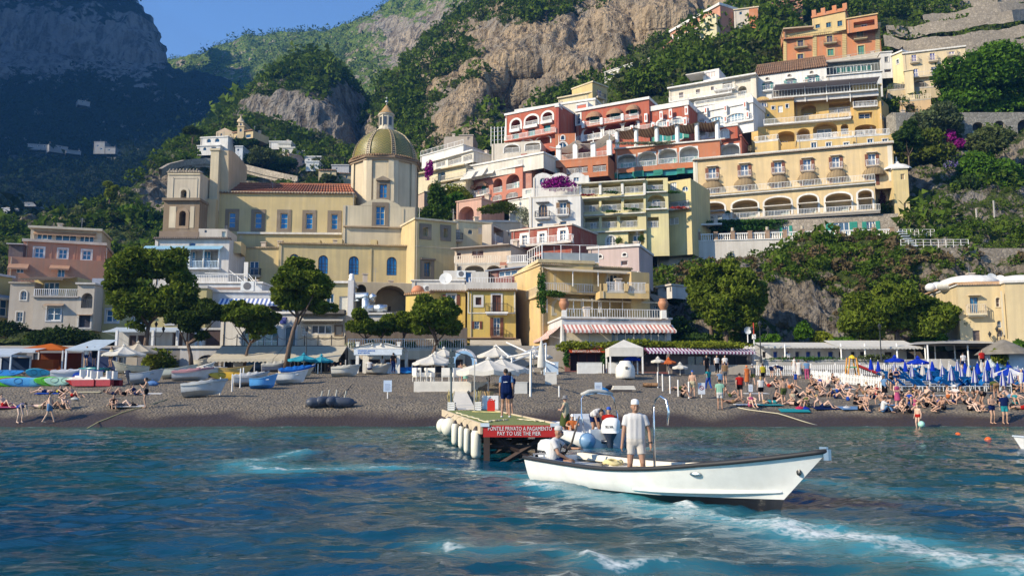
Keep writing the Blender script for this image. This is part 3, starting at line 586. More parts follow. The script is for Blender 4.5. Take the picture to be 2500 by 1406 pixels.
def tree(name,label,base,crown,mat=PINE,n=9000,lf=.16,trunk=.3,lean=0,group=None,seed=0,puffs=None,flat=.15,br=7,elong=1.5,cat='tree',fork=.45,barkc=(.14,.10,.075)):
 """base: world foot; crown: list of (centre offset x, y, z, rx, ry, rz) lobes relative to the foot"""
 global rng;keep=rng;rng=np.random.default_rng(seed+100);o=thing(name,label,cat,T(base),group)
 cs=[];rs=[]
 for(x,y,z,rx,ry,rz)in crown:
  k=puffs or max(5,int(rx*5));d=rng.normal(size=(k,3));d/=np.linalg.norm(d,axis=1,keepdims=True);d*=(.4+.42*rng.random(k))[:,None];d[:,2]=np.maximum(d[:,2],-.55)
  cs.append(np.array([x,y,z])+d*[rx,ry,rz]);rs.append((.36+.22*rng.random(k))*min(rx,rz*1.4))
 cs=np.concatenate(cs);rs=np.concatenate(rs);v,f=blob(cs,np.stack([rs,rs,rs*.72],1),n,lf,flat,elong);link('crown',npmesh('crown',v,f,mat),o)
 top=np.average(cs,axis=0);zf=top[2]*fork;m=MB();tp=[(0,0,-.4),(lean*.25,0,zf*.35),(lean*.6,0,zf*.7),(lean,0,zf)];m.tube(tp,[trunk,trunk*.85,trunk*.72,trunk*.6],9)
 for k in rng.choice(len(cs),min(br,len(cs)),replace=False):
  c=cs[k];a=Vector((lean,0,zf*(.8+.2*rng.random())));b=Vector(c);mid=a.lerp(b,.5)+Vector((0,0,-.06*(b-a).length));m.tube([a,mid,b],[trunk*.42,trunk*.28,trunk*.10],6)
 m.obj('trunk',bark(barkc),o,True);rng=keep;return o
def bush(name,label,c,r,mat=GREEN,n=900,lf=.12,cat='shrub',group=None,squash=.8,flat=.3):
 k=max(4,int(5+r[0]*2));d=rng.normal(size=(k,3));d/=np.linalg.norm(d,axis=1,keepdims=True);d[:,2]=abs(d[:,2]);r=np.asarray(r,float)
 cs=d*.55*r;v,f=blob(cs,np.ones((k,3))*r*.55,n,lf,flat,1.2);return tag(link(name,npmesh(name,v,f,mat),None,T(c)),label,cat,group)
# ------------------------------------------------------------------ the church with the tiled dome
CY=(.60,.47,.225);CREAM=(.66,.56,.38);STONE=(.20,.155,.11);YEL=(.66,.47,.10);SKY_PANE=glass((.008,.14,.36))  # church pane blue is sky reflection put into the glass colour
B_=(380,260,3.1949);A_=(0,500,3.90625);C_=(560,600,3.378);D_=(1100,200,3.2855);E_=(1640,0,2.907);F_=(1660,340,2.9286);G_=(1100,520,3.9048);O_=(0,0,2.5);L_=(1640,780,2.907);H_=(0,780,3.90625);J_=(1000,820,3.90625);I_=(600,780,3.90625);K_=(1240,920,3.0488);N_=(900,0,3.125)
fr(*B_)
ch=building('church','yellow church with a green tiled dome, red nave roof and bell tower','church',1250,1400,112)
b=Blk(ch,(468,678),(1545,689),113,1130,12,CY,name='nave_wall')
for q in[(570,828,622,945),(773,831,827,950),(973,833,1029,953),(1171,836,1224,955),(1368,840,1419,958)]:b.win(*q,fr=(.62,.52,.34),pane=SKY_PANE,deep=.3,nv=0,nh=2,sur=(.5,STONE),name='window')
b.topband(.3,.2,CREAM);b.band(640,985,1455,1000,.35,(.72,.68,.60),'ledge');b.roof(622,1522,607,5);b.done()
b=Blk(ch,(1463,770),(2022,786),111,1130,12,CREAM,name='transept_wall')
b.shape([(1590,772),(1625,756),(1660,738),(1700,726),(1760,721),(1815,728),(1860,747),(1895,766),(1912,784)],.8)
b.win(1716,778,1787,925,fr=(.62,.52,.34),pane=SKY_PANE,deep=.35,nv=1,nh=2,sur=(.52,STONE));b.band(1463,938,2018,948,.4,(.50,.38,.24),'tiled_ledge');b.band(1930,800,1936,935,.08,CREAM,'pipe');b.done()
b=Blk(ch,(962,1072),(2022,1097),107.5,1440,8,CY,name='aisle_wall')
for q in[(1042,1150,1116,1300),(1268,1160,1344,1305),(1505,1167,1584,1312),(1802,1173,1880,1317)]:b.win(*q,arch=1,fr=(.03,.05,.09),pane=SKY_PANE,deep=.35,nv=2,nh=3)
b.eave((.50,.36,.20),.12,.35);b.band(1672,1110,1684,1370,.1,CY,'pipe');b.band(962,1366,1990,1373,.1,CREAM,'ledge')
b.done()
for q in[(1180,1040,1282,1068),(1418,1035,1455,1072),(1675,1040,1725,1080),(1970,1045,2010,1090)]:
 f=Blk(ch,(q[0],q[1]),(q[2],q[1]),109.5,q[3]+22,1.2,CY,name='parapet');f.done()
b=Blk(ch,(582,1108),(988,1108),108.2,1440,8,CY,name='annex_wall');b.win(733,1207,803,1318,nv=1,nh=1,deep=.2,bal=(1.7,.9,(.05,.05,.05)),pane=glass((.03,.11,.22)));b.eave((.45,.34,.2),.1,.25);b.done()
b=Blk(ch,(2024,882),(2344,912),106.8,1420,9,CY,name='sacristy_wall');b.win(2084,944,2124,1010,sur=(.5,STONE),deep=.5,nv=0,nh=0,fr=CREAM,pane=plain((.30,.24,.12)));b.win(2246,954,2276,1022,sur=(.5,STONE),deep=.5,nv=0,nh=0,fr=CREAM,pane=plain((.34,.27,.13)))
b.win(2094,1216,2142,1325,sur=(.55,STONE),deep=.4,fr=STONE,name='door');b.band(2066,1186,2180,1198,.35,STONE,'lintel');b.topband(.25,.3,CREAM);b.band(2024,1098,2344,1103,.06,CREAM,'ledge');b.done()
b=Blk(ch,(96,517),(350,517),109,740,7.5,(.58,.50,.38),name='bell_tower');b.win(196,650,243,715,arch=1,deep=1.0,nv=0,nh=1,fr=CREAM,sur=(.35,(.66,.58,.44)));b.band(96,522,350,535,.12,CREAM);b.eave((.46,.38,.29),.14,.22)
b.band(132,556,325,561,.06,(.62,.55,.43),'panel_frame');b.band(132,556,138,735,.06,(.62,.55,.43),'panel_frame');b.band(320,562,325,735,.06,(.62,.55,.43),'panel_frame');b.done()
b=Blk(ch,(66,738),(345,738),108.4,1010,8,(.22,.155,.095),name='bell_tower');b.win(184,815,236,932,arch=1,deep=1.2,nv=0,nh=0,fr=(.25,.16,.09),pane=plain((.10,.06,.04)),sur=(.42,(.30,.20,.12)));b.topband(.35,.4,(.2,.15,.1))
for q in((106,780,158,948),(268,780,300,948)):b.band(*q,.05,(.62,.53,.38),'panel')
b.done()
for k in range(9):
 m=MB();x=-.2+k*.46;m.bar((x,-.2,0),(x,.35,.3),.15,7);m.ell((x,.1,.3),(.12,.12,.16),7,5);a=b.F.sz(96,517)[1];m.obj('roof_finial',tiles((.3,.26,.2)),ch,True,b.ML@T(.5,.6,a+.3))
f=Fac((497,345),(640,470),112.6);g=Blk(ch,(497,345),(640,470),112.6,700,1,CREAM,fac=f,name='facade_gable');g.shape([(490,345),(525,348),(575,392),(640,470),(638,560),(628,610),(600,628),(560,650),(490,665)],-1.4,(.60,.47,.30),'facade_gable',0)
g=Blk(ch,(432,345),(495,345),112.0,805,1.4,CREAM,name='facade_pillar');g.topband(.3,.15,CREAM);g.done()
g=Blk(ch,(352,720),(470,722),111.2,1010,4,(.60,.47,.27),name='facade_wall');g.done()
cd=W(*px(1790,620),119.5);dz0=W(*px(1790,800),119.5).z;dz1=W(*px(1790,480),119.5).z;Rd=4.95
m=MB();q=[(Rd*cos(pi/8+i*pi/4),Rd*sin(pi/8+i*pi/4))for i in range(8)];m.slab(q,dz0-3,dz1);ML=ch.matrix_basis.inverted()@T(cd.x,cd.y,0)
m.obj('drum',plaster((.64,.54,.37),.6),ch,False,ML)
for i in range(8):
 m=MB();a=pi/8+i*pi/4;c=Vector((cos(a),sin(a),0));t_=Vector((-sin(a),cos(a),0));p=[c*(Rd+.16)+t_*.75-c*.2,c*(Rd+.16),c*(Rd+.16)-t_*.75-c*.2,c*(Rd-.6)]
 m.slab([(v.x,v.y)for v in p],dz0-2,dz1-.01);m.obj('pilaster',plaster((.66,.56,.39),.7),ch,False,ML)
for k,(ex,h0,h1,cc)in enumerate(((.35,-.05,.22,(.40,.30,.20)),(.62,.22,.42,(.24,.16,.10)),(.45,.42,.6,(.30,.20,.12)))):
 m=MB();m.slab([(x*(1+ex/Rd),y*(1+ex/Rd))for x,y in q],dz1+h0,dz1+h1);m.obj('drum_cornice',plaster(cc),ch,False,ML)
m=MB()
for i in range(90):a=2*pi*i/90;rr=(Rd*.96+.62);m.bar((rr*.88*cos(a),rr*.88*sin(a),dz1+.72),(rr*cos(a),rr*sin(a),dz1+.58),.15,6)
m.obj('tiled_eave',tiles((.33,.21,.12)),ch,False,ML)
dY=cd.y-Rd*cos(pi/8);wf=Blk(ch,(1700,560),(1860,560),dY-.36,740,.345,(.64,.54,.37),name='drum_window_bay');wf.win(1745,606,1805,714,pane=SKY_PANE,fr=STONE,sur=(.4,STONE),deep=.3,nv=1,nh=2);wf.done();wf.shape([(1722,572),(1830,572),(1776,546)],-.35,STONE,'pediment',-.02);wf.band(1722,573,1830,582,.42,STONE,'lintel')
def dome_mat():
 t=NT('majolica_tiles');tc=t.n('TexCoord').outputs['Object'];s=t.n('SeparateXYZ',{0:tc});an=t.n('Math',{0:s.outputs[1],1:s.outputs[0]},operation='ARCTAN2').outputs[0]
 zz=t.n('Math',{0:s.outputs[2],1:2.4},operation='MULTIPLY').outputs[0];aa=t.n('Math',{0:an,1:64/(2*pi)},operation='MULTIPLY').outputs[0]
 tri=t.n('Math',{0:aa,1:1.0},operation='PINGPONG').outputs[0];f=t.n('Math',{0:t.n('Math',{0:zz,1:tri},operation='ADD').outputs[0]},operation='FRACT').outputs[0]
 col=t.ramp(f,[(.0,(.36,.27,.06)),(.34,(.15,.15,.035)),(.67,(.27,.22,.055))],'CONSTANT');sp_=t.noise(9,3);col=t.mix(t.ramp(sp_,[(.3,.75),(.7,0)]),col,(.075,.065,.028));col=t.mix(t.ramp(t.noise(.6,4),[(.45,0),(.75,.35)]),col,(.14,.16,.04))
 sc=t.n('Math',{0:t.n('Math',{0:zz,1:2.0},operation='MULTIPLY').outputs[0]},operation='FRACT').outputs[0]
 return t.done(t.pbr(col,.38,.5,normal=t.bump(t.n('Math',{0:sc,1:sp_},operation='ADD').outputs[0],.6,.06)))
P_=[(4.78,.5),(4.82,1.0),(4.72,1.75),(4.42,2.75),(3.95,3.65),(3.2,4.55),(2.3,5.2),(1.45,5.6),(.9,5.75)]
def dome_r(z):return float(np.interp(z,[p[1]for p in P_],[p[0]for p in P_]))
m=MB();m.lathe([(dome_r(.5+i*.175),.5+i*.175)for i in range(31)],64);m.obj('dome',dome_mat(),ch,True,ML@T(0,0,dz1-.05))
rbm=None
for i in range(8):
 a=-pi/2+(i+.5)*pi/4;m=MB();hw=.38;NN=16
 for j in range(NN):
  za,zb=.55+j*5.15/NN,.55+(j+.86)*5.15/NN;ra,rb=dome_r(za)+.12,dome_r(zb)+.12;ka,kb=hw*(1-.5*j/NN),hw*(1-.5*(j+1)/NN)
  for mi,x0,x1 in((0,-1,-.55),(1,-.52,.52),(0,.55,1)):
   m.mi=mi;h_=.05 if mi==0 else 0;m.add([(x0*ka,-ra-h_,za),(x1*ka,-ra-h_,za),(x1*kb,-rb-h_,zb),(x0*kb,-rb-h_,zb),(x0*ka,-ra+.2,za),(x1*ka,-ra+.2,za),(x1*kb,-rb+.2,zb),(x0*kb,-rb+.2,zb)],[(0,1,2,3),(4,0,3,7),(1,5,6,2),(3,2,6,7),(0,4,5,1)])
  m.mi=2;zc=(za+zb)/2;rc=dome_r(zc)+.125;m.add([(0,-rc-.03,za+.03),(.34*ka,-rc-.03,zc),(0,-rc-.05,zb-.03),(-.34*ka,-rc-.03,zc)],[(0,1,2,3)])
 m.obj('dome_rib',[plain((.36,.28,.16),.5),plain((.08,.055,.04),.5),plain((.55,.48,.33),.5)],ch,False,ML@T(0,0,dz1-.05)@Matrix.Rotation(a+pi/2,4,'Z'))
lz=dz1+5.55;m=MB();m.lathe([(1.35,0),(1.35,.25),(1.15,.35),(1.12,.6),(1.0,.65),(1.0,2.35),(1.2,2.45),(1.25,2.65),(1.05,2.7)],16);lt=m.obj('lantern',plaster((.68,.60,.46)),ch,False,ML@T(0,0,lz))
for i in range(8):
 a=pi/8+i*pi/4;m=MB();m.box(-.09,.09,-.12,.1,.62,2.36);m.obj('lantern_pilaster',plaster((.70,.62,.48)),ch,False,ML@T(1.0*cos(a),1.0*sin(a),lz,a+pi/2));m=MB();a=i*pi/4
 m.box(-.2,.2,-.04,.1,.85,2.1);m.obj('lantern_window',glass((.05,.06,.07)),ch,False,ML@T(.99*cos(a),.99*sin(a),lz,a+pi/2))
m=MB();m.lathe([(1.3,2.66),(1.1,2.85),(.72,3.25),(.42,3.75),(.22,4.0),(.12,4.1)],12);m.obj('lantern_roof',tiles((.38,.24,.11)),ch,True,ML@T(0,0,lz))
m=MB();m.bar((0,0,4.0),(0,0,4.5),.05);m.ell((0,0,4.65),(.24,.24,.24));m.bar((0,0,4.8),(0,0,5.6),.03);m.box(-.18,.18,-.02,.02,5.25,5.32);m.obj('finial',metal((.4,.42,.42),.4),ch,True,ML@T(0,0,lz))
# ------------------------------------------------------------------ town to the left of the church
fr(*A_);PINK=(.56,.25,.15)
o=building('hotel_building','salmon pink hotel with cream top floor left of the bell tower','building',560,680,101)
b=Blk(o,(295,228),(975,262),107,400,7,(.62,.54,.42),name='top_floor')
for q in[(350,266,500,332),(525,280,730,346),(757,290,897,357)]:b.win(*q,nv=2,nh=0,pane=glass((.02,.10,.20)))
b.topband(.3,.9,(.66,.58,.44));b.awn(330,262,920,288,.7,(.5,.32,.2),val=.15);b.done()
b=Blk(o,(228,350),(1010,392),105,560,8,PINK)
for q in[(328,412,416,504),(558,424,640,514),(785,437,868,524)]:b.win(*q,nv=1,nh=1,pane=glass((.02,.14,.28)),sur=(.2,WHITE))
b.topband(.35,.35,(.70,.58,.48));
for x in(268,490,712,735,960):b.band(x,360,x+5,530,.06,(.62,.34,.22),'pipe')
b.done()
b=Blk(o,(82,492),(1040,540),102,730,9,PINK);b.win(155,595,228,650,nv=1,nh=0,pane=glass((.02,.14,.28)));b.win(548,610,620,690,nv=1,nh=0,pane=glass((.02,.14,.28)))
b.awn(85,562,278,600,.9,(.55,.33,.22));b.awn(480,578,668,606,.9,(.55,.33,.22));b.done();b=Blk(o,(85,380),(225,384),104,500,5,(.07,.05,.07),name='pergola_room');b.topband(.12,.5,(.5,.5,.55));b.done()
o=building('house','weathered grey plaster house with an arched loggia at the far left','house',420,1180,88);GREY=(.47,.42,.36)
b=Blk(o,(100,748),(332,752),91,1180,8,GREY);b.win(197,820,254,905,arch=1,sur=(.12,WHITE));b.win(155,1022,216,1113,sur=(.1,WHITE));b.topband(.15,.2,(.5,.45,.38));b.done()
b=Blk(o,(322,882),(742,886),89,1190,10,GREY);b.win(448,975,578,1103,nv=1,nh=1,sur=(.15,(.6,.62,.66)));b.awn(425,942,615,962,.7,(.30,.25,.2),tiles((.3,.22,.16)),0,'canopy');b.topband(.15,.25,(.45,.42,.4));b.rail(322,882,738,886,.02,(.72,.72,.74),GREY,.2);b.done()
b=Blk(o,(332,690),(742,690),93,890,6,(.50,.40,.17),name='terrace_room');b.win(412,738,562,865,nv=2,nh=0,pane=glass((.05,.14,.24)));b.awn(330,688,742,700,3,(.16,.13,.11),name='canopy');b.done()
b=Blk(o,(742,760),(905,762),89.4,1195,8,(.56,.50,.42));b.log(775,840,882,985,1.2,1,None,rail=(.08,.08,.09));b.win(752,1052,862,1170,nv=0,nh=0,fr=(.05,.06,.10),pane=plain((.02,.02,.035)),name='door',sur=(.15,(.6,.58,.55)));b.topband(.2,.3,(.6,.58,.55));b.awn(740,1040,885,1052,.5,(.3,.2,.15),tiles((.3,.2,.13)),0,'canopy');b.done()
o=building('house','low yellow house at the very left edge of the photo','house',40,1100,90)
b=Blk(o,(-160,655),(118,700),91,1260,8,(.50,.40,.15));b.win(-60,900,70,1060,nv=1,pane=glass((.03,.1,.2)),sur=(.15,(.5,.55,.62)));b.topband(.25,.3,(.56,.56,.6));b.awn(-150,852,112,880,1.2,(.4,.45,.5));b.done()
o=building('house','long olive yellow house behind the two big pines','house',1400,1280,91)
b=Blk(o,(880,788),(1972,796),92,1300,8,(.52,.45,.20));
for q in[(1012,1000,1128,1118),(1272,1052,1385,1130),(1590,1060,1660,1135),(1660,850,1720,950)]:b.win(*q,nv=1,nh=1,sur=(.18,(.62,.64,.68)),pane=glass((.02,.12,.24)))
b.band(890,1196,1560,1203,.06,CREAM,'ledge');b.topband(.3,.2,(.62,.6,.56));b.done()
b=Blk(o,(880,700),(1000,702),93,800,4,(.30,.36,.48),name='terrace_room');b.done()
o=building('house','pale blue shaded house with columned veranda below the bell tower','house',1800,690,102);PB=(.60,.58,.56)
b=Blk(o,(1480,330),(2190,330),102,800,7,PB);b.log(1640,425,2085,605,1.8,0,None,rail=(.55,.68,.8));b.win(1802,356,1866,398,arch=1,nv=0,nh=0,pane=glass((.02,.06,.16)));b.eave((.22,.17,.14),.12,.5)
for q in[(1640,440,1710,590),(1800,450,1868,590),(1945,445,2015,595)]:a=b.F.rect(*q,1.7);b.fit(*a,1.55,0,WHITE,None,1,1,glass((.03,.16,.30)),'door')
for x in(1805,1938,2085):
 a,z0=b.F.sz(x,605);z1=b.F.sz(x,425)[1];m=MB();m.bar((a,-.06,z0),(a,-.06,z1),.1,10);b.ob(m,'column',plain(WHITE),True)
b.awn(1385,392,2130,418,1.0,(.30,.52,.68),val=.1,name='canopy');b.band(1640,606,2110,622,.8,(.6,.66,.72),'balcony_slab');b.done()
b=Blk(o,(1895,228),(2168,232),105,335,5,(.66,.60,.52),name='roof_room');b.win(1950,242,1972,266,nv=0,nh=0);b.win(2115,255,2150,322,nv=0,nh=0,pane=plain((.4,.5,.48)),name='door');b.done();b=Blk(o,(1520,250),(1895,256),103.6,330,.3,(.28,.20,.14),name='fence');b.done()
b=Blk(o,(2192,350),(2300,352),103.5,460,3,CY,name='side_wall');b.done()
o=building('terrace_house','white terrace house with a railing and blue striped awning below the church','house',2200,860,95);fr(0,0,1)
b=Blk(o,(478,692),(640,692),97,850,6,(.66,.68,.70));b.topband(.2,.2,WHITE);b.rail(478,690,600,690,.02,(.74,.72,.68),gap=.2);b.band(478,702,600,707,.2,(.3,.2,.16),'tiled_ledge');b.done()
b=Blk(o,(500,713),(742,716),95,860,7,(.66,.68,.70));b.topband(.25,.2,WHITE);b.awn(538,729,600,742,1.2,mat=striped((.06,.16,.42),(.72,.74,.78),.5,0));b.awn(600,729,694,742,1.2,mat=striped((.12,.17,.38),(.72,.72,.74),.5,0));b.win(560,745,690,775,nv=3,nh=0,pane=plain((.03,.025,.03)));b.done()
b=Blk(o,(596,640),(606,640),97,690,.1,WHITE,name='stair_rail');b.done()
m=MB()
for(x0,y0,x1,y1)in[(560,660,597,690),(597,657,624,690),(597,664,624,697),(500,667,597,669),(597,657,597,690),(624,676,624,697)]:m.bar(W(x0,y0,97.5),W(x1,y1,96.5),.04,5)
m.obj('stair_rail',plain(WHITE),o,False,o.matrix_basis.inverted())
o=building('shop_building','white shop with a big arched glass front and small blue sign','shop',650,850,87)
b=Blk(o,(540,768),(748,766),87.5,862,6,(.62,.60,.56));b.win(590,797,678,850,arch=.7,nv=4,nh=1,pane=glass((.10,.16,.16)),deep=.5);b.win(694,795,722,850,nv=0,nh=0,arch=.6,pane=glass((.12,.16,.18)),name='door');b.topband(.25,.25,WHITE);b.band(684,774,699,790,.08,(.01,.04,.30),'blue_sign');b.done()
def chains(x0,y0,x1,y1,Y,n,label):
 o=thing('chain_fence',label,'fence',Matrix.Translation(W(x0,y0,Y)))
 for k in range(n+1):
  p=W(x0,y0,Y).lerp(W(x1,y1,Y),k/n)-W(x0,y0,Y);m=MB();m.bar(p,p+Vector((0,0,1)),.045,6);m.ell(p+Vector((0,0,1)),(.07,.07,.07),6,4);m.obj('post',plain((.03,.03,.035)),o,False)
  if k<n:q=W(x0,y0,Y).lerp(W(x1,y1,Y),(k+1)/n)-W(x0,y0,Y);m=MB();m.tube([p.lerp(q,t/6)+Vector((0,0,.9-.3*sin(pi*t/6)))for t in range(7)],.025,5);m.obj('chain',plain((.04,.04,.045)),o)
chains(545,843,842,845,79.5,9,'black chain fence above the long cream awning')
o=building('shop_building','cream jewellery shop with dark canopy and lettering behind the tall pine','shop',786,846,86)
b=Blk(o,(728,768),(844,768),85.5,862,6,(.58,.53,.43));b.win(735,797,752,818,nv=0,nh=2,pane=plain((.45,.44,.4)));b.win(760,793,810,815,nv=2,nh=0,pane=glass((.10,.11,.12)));b.win(818,795,835,818,nv=0,nh=0,fr=(.2,.15,.1),pane=plain((.45,.40,.32)),sur=(.1,(.2,.15,.1)))
b.awn(729,772,842,781,1.0,(.62,.60,.54),val=.1);b.band(729,822,842,825,.1,CREAM,'ledge');b.band(728,758,846,768,1.2,(.10,.10,.10),'canopy');a,z=b.F.sz(786,789);text('POSITANO SEA GLASS JEWELRY & ART',b.F.rect(739,787,833,791)[1]-b.F.rect(739,787,833,791)[0],o,plain((.12,.08,.05)),b.ML@T(a,-.03,z),.03,.20);b.done()
o=building('terrace_house','narrow house with white chimney column and steel kitchen ducts','house',840,770,98);b=Blk(o,(790,692),(852,692),98,790,5,(.60,.50,.26));b.win(797,717,815,760,nv=1);b.win(828,723,848,762,nv=0,nh=0,fr=WHITE,pane=plain((.6,.58,.5)),name='door');b.topband(.25,.4,WHITE);b.done()
b=Blk(o,(850,684),(864,684),97,790,1,(.66,.66,.68),name='chimney');b.done();m=MB();m.lathe([(.34,0),(.40,.15),(.30,.3),(.34,.6),(.22,.8),(0,.85)],10);m.obj('chimney_pot',plain(WHITE),o,True,b.ML@T(b.s1/2,.4,b.z1))
b=Blk(o,(865,768),(955,768),96,800,4,(.64,.62,.58),name='lower_wall');b.topband(.2,.3,WHITE);b.done()
m=MB();q=lambda x,y:W(x,y,97)
for p in[[(870,735),(870,722),(895,722),(900,722)],[(885,752),(912,752)],[(915,728),(905,722)],[(914,752),(945,752)]]:m.tube([q(*k)for k in p],.42,8)
m.bar(q(893,765),q(893,730),.5,8);m.bar(q(928,762),q(928,744),.45,8);m.obj('kitchen_duct',metal((.55,.62,.68),.45),o,True,o.matrix_basis.inverted())
o=building('arcade','beige vaulted arcade at the foot of the church','arcade',940,770,104);fr(*C_)
b=Blk(o,(1000,298),(1530,312),104,640,6,(.50,.40,.26));b.log(1203,328,1462,540,4,.95,(.12,.3),sh=None,rail=None,fr=(.1,.06,.04),pane=plain((.05,.03,.025)));b.log(1040,318,1130,530,3,.95,None,rail=None);b.done()
o=building('house','yellow house with brown shutters behind the round pines','house',1800,760,93)
b=Blk(o,(1655,382),(1947,384),92.5,800,7,YEL);b.win(1795,402,1866,492,nv=1,sh=BROWN_SH,sur=(.14,WHITE));b.topband(.9,.15,(.66,.63,.58),'parapet');b.eave((.33,.22,.13),.12,.4);b.win(1790,640,1850,735,nv=1,sh=BROWN_SH);b.done()
b=Blk(o,(1455,408),(1660,392),93,800,7,(.68,.50,.13));b.win(1560,415,1605,480,nv=0,nh=0);b.eave((.42,.24,.13),.12,.3);b.done()
b=Blk(o,(1505,290),(1940,290),98,420,6,(.68,.66,.62),name='roof_room');b.topband(.15,.15,WHITE);b.done();b=Blk(o,(1765,205),(2030,205),100,330,5,(.66,.64,.60),name='roof_room');b.win(1945,215,1998,320,nv=0,nh=0,pane=plain((.05,.16,.34)),name='door');b.done()
def acunit(x,y,Y,w,label,fan=True):
 o=thing('air_conditioner',label,'air conditioner',T(W(*px(x,y),Y)));m=MB();m.box(-w/2,w/2,-.2,.2,0,w*.75);m.obj('case',plain((.66,.67,.66),.5),o);m=MB();m.bar((0,-.22,w*.38),(0,-.2,w*.38),w*.3,14);m.obj('fan_grille',plain((.12,.12,.13)),o)
def dish(x,y,Y,r,label,col=(.6,.6,.58)):
 o=thing('satellite_dish',label,'satellite dish',T(W(*px(x,y),Y),rz=random.uniform(-.5,.6)));m=MB();m.lathe([(0,0),(r*.5,.03*r),(r,.22*r),(r*1.02,.22*r)],16,M=Matrix.Rotation(pi/2-.35,4,'X'));m.obj('bowl',plain(col,.5),o,True);m=MB();m.bar((0,.05,0),(0,.1,-r*1.6),.03);m.bar((0,0,-r*.8),(0,-r*.8,0),.02);m.obj('mast',metal((.4,.4,.42)),o)
acunit(1912,262,99,1.1,'white air conditioner on the white roof above the yellow houses');acunit(1635,380,95,1.0,'air conditioner beside the parapet of the shuttered yellow house');dish(1785,275,96,.75,'grey satellite dish on the roof above the yellow houses');acunit(150,375,93,1.5,'white air conditioner on the terrace left of the tall pine')
m=MB();m.lathe([(0,0),(.75,0),(.8,.35),(.55,.8),(.2,.95),(0,1)],14);tag(m.obj('water_tank',plain((.50,.20,.10)),None,True,T(W(*px(1555,395),95))),'terracotta coloured water tank on the yellow house roof','water tank')
o=building('house','bright yellow house with white trim panel and two brown shuttered balcony doors','house',2160,760,90)
b=Blk(o,(1962,372),(2362,374),90.5,800,8,YEL);b.win(2030,425,2078,488,fr=BROWN_SH,pane=plain((.12,.05,.03)),sur=(.25,WHITE));b.win(2168,405,2240,546,fr=BROWN_SH,nv=1,nh=5,pane=plain((.13,.055,.03)),sur=(.18,WHITE),name='door',bal=(2.6,.8,(.04,.035,.03),WHITE));b.win(2020,622,2062,684,nv=1,sh=BROWN_SH);b.win(2178,592,2232,742,nv=1,nh=2,sh=BROWN_SH,name='door',bal=(1.9,.6,(.10,.04,.02),(.2,.1,.06)))
b.topband(.95,.12,(.68,.65,.60),'parapet');b.eave((.33,.22,.13),.12,.4);b.band(1966,550,2358,560,.05,(.72,.68,.58),'trim');b.band(1966,380,1976,550,.05,(.72,.68,.58),'trim');b.band(2346,380,2358,550,.05,(.72,.68,.58),'trim');b.awn(1985,768,2400,812,2.2,(.62,.56,.46));b.band(1940,756,2362,764,.5,(.4,.25,.15),'tiled_ledge');b.done()
b=Blk(o,(1945,520),(2395,520),97,640,4,(.45,.36,.2),name='rear_wall');b.done()
# ------------------------------------------------------------------ right half of the town
fr(*G_);SHADE_TAN=(.64,.45,.19)  # tan carries the shade of the front; left face gets a lighter copy
o=building('restaurant_building','cream building with a glass fronted restaurant under red striped awnings','restaurant',1500,1250,86)
b=Blk(o,(856,498),(1722,540),88,1290,9,SHADE_TAN)
for q in[(1005,605,1082,742),(1180,612,1250,742)]:b.win(*q,nv=1,nh=2,sur=(.3,(.74,.62,.40)),name='door')
b.win(1482,585,1630,740,arch=1,nv=3,nh=2,sur=(.2,(.72,.66,.52)));b.win(985,846,1072,952,arch=1,nv=1,sur=(.3,(.72,.66,.52)),name='door');b.win(1222,850,1340,952,arch=1,nv=1,sur=(.2,(.72,.66,.52)),pane=glass((.05,.05,.05)));b.win(1645,862,1718,950,nv=1,nh=1,name='door')
b.topband(.15,.15,(.7,.55,.3));b.eave((.45,.33,.2),.1,.3)
b.rail(880,752,1425,758,1.5,(.70,.68,.64),SHADE_TAN,.2)
for x0,x1 in((1140,1206),(1360,1426)):a,c,z0,z1=b.F.rect(x0,680,x1,752,-1.5);m=MB();m.box(a,c,-1.56,-1.36,z0,z1);b.ob(m,'parapet',b.mat)
b.awn(875,535,1800,558,2.4,(.60,.52,.40),val=.1,name='pergola');b.awn(935,815,1885,830,2.6,(.64,.56,.42),val=.2,name='canopy')
for x in(1172,1415,1795,920,1265,1350,1435,1520,1640):a,z0=b.F.sz(x,950,-2.4);z1=b.F.sz(x,820,-2.4)[1];m=MB();(x in(1172,1415,1795))and m.bar((a,-2.3,b.F.sz(x,700,-2.3)[1]),(a,-2.3,b.F.sz(x,556,-2.3)[1]),.05);m.bar((a,-2.4,z0),(a,-2.4,z1),.045);b.ob(m,'post',plain(WHITE))
b.done()
w2=Blk(o,(1722,560),(1895,570),88.4,1290,8,SHADE_TAN);w2.done()
g=Blk(o,(1425,742),(1890,748),86,812,3,SHADE_TAN,name='terrace_bay');g.done()
for x0,x1 in((1425,1436),(1458,1492),(1658,1690),(1862,1890)):k=Blk(o,(x0,672),(x1,672),86,745,.3,SHADE_TAN,name='parapet');k.done()
g.rail(1492,742,1658,744,.02,(.7,.7,.7),gap=.15);g.rail(1690,744,1862,748,.02,(.7,.7,.7),gap=.15)
l=Blk(o,(632,600),(857,512),99,1270,6,(.70,.51,.21),YR=88.1)  # left face lightened, its sunlight put into the wall colour
for q in[(655,690,690,800),(738,655,765,790),(778,662,790,722),(812,615,834,780)]:l.win(*q,nv=1,nh=1,sur=(.15,(.72,.56,.34)),name='window')
l.win(662,910,692,1048,arch=1,sur=(.15,CREAM),pane=plain((.06,.04,.03)),name='door');l.rail(640,822,850,800,.5,(.74,.6,.4),(.7,.55,.3),.25);l.topband(.35,.3,(.7,.55,.3));l.done()
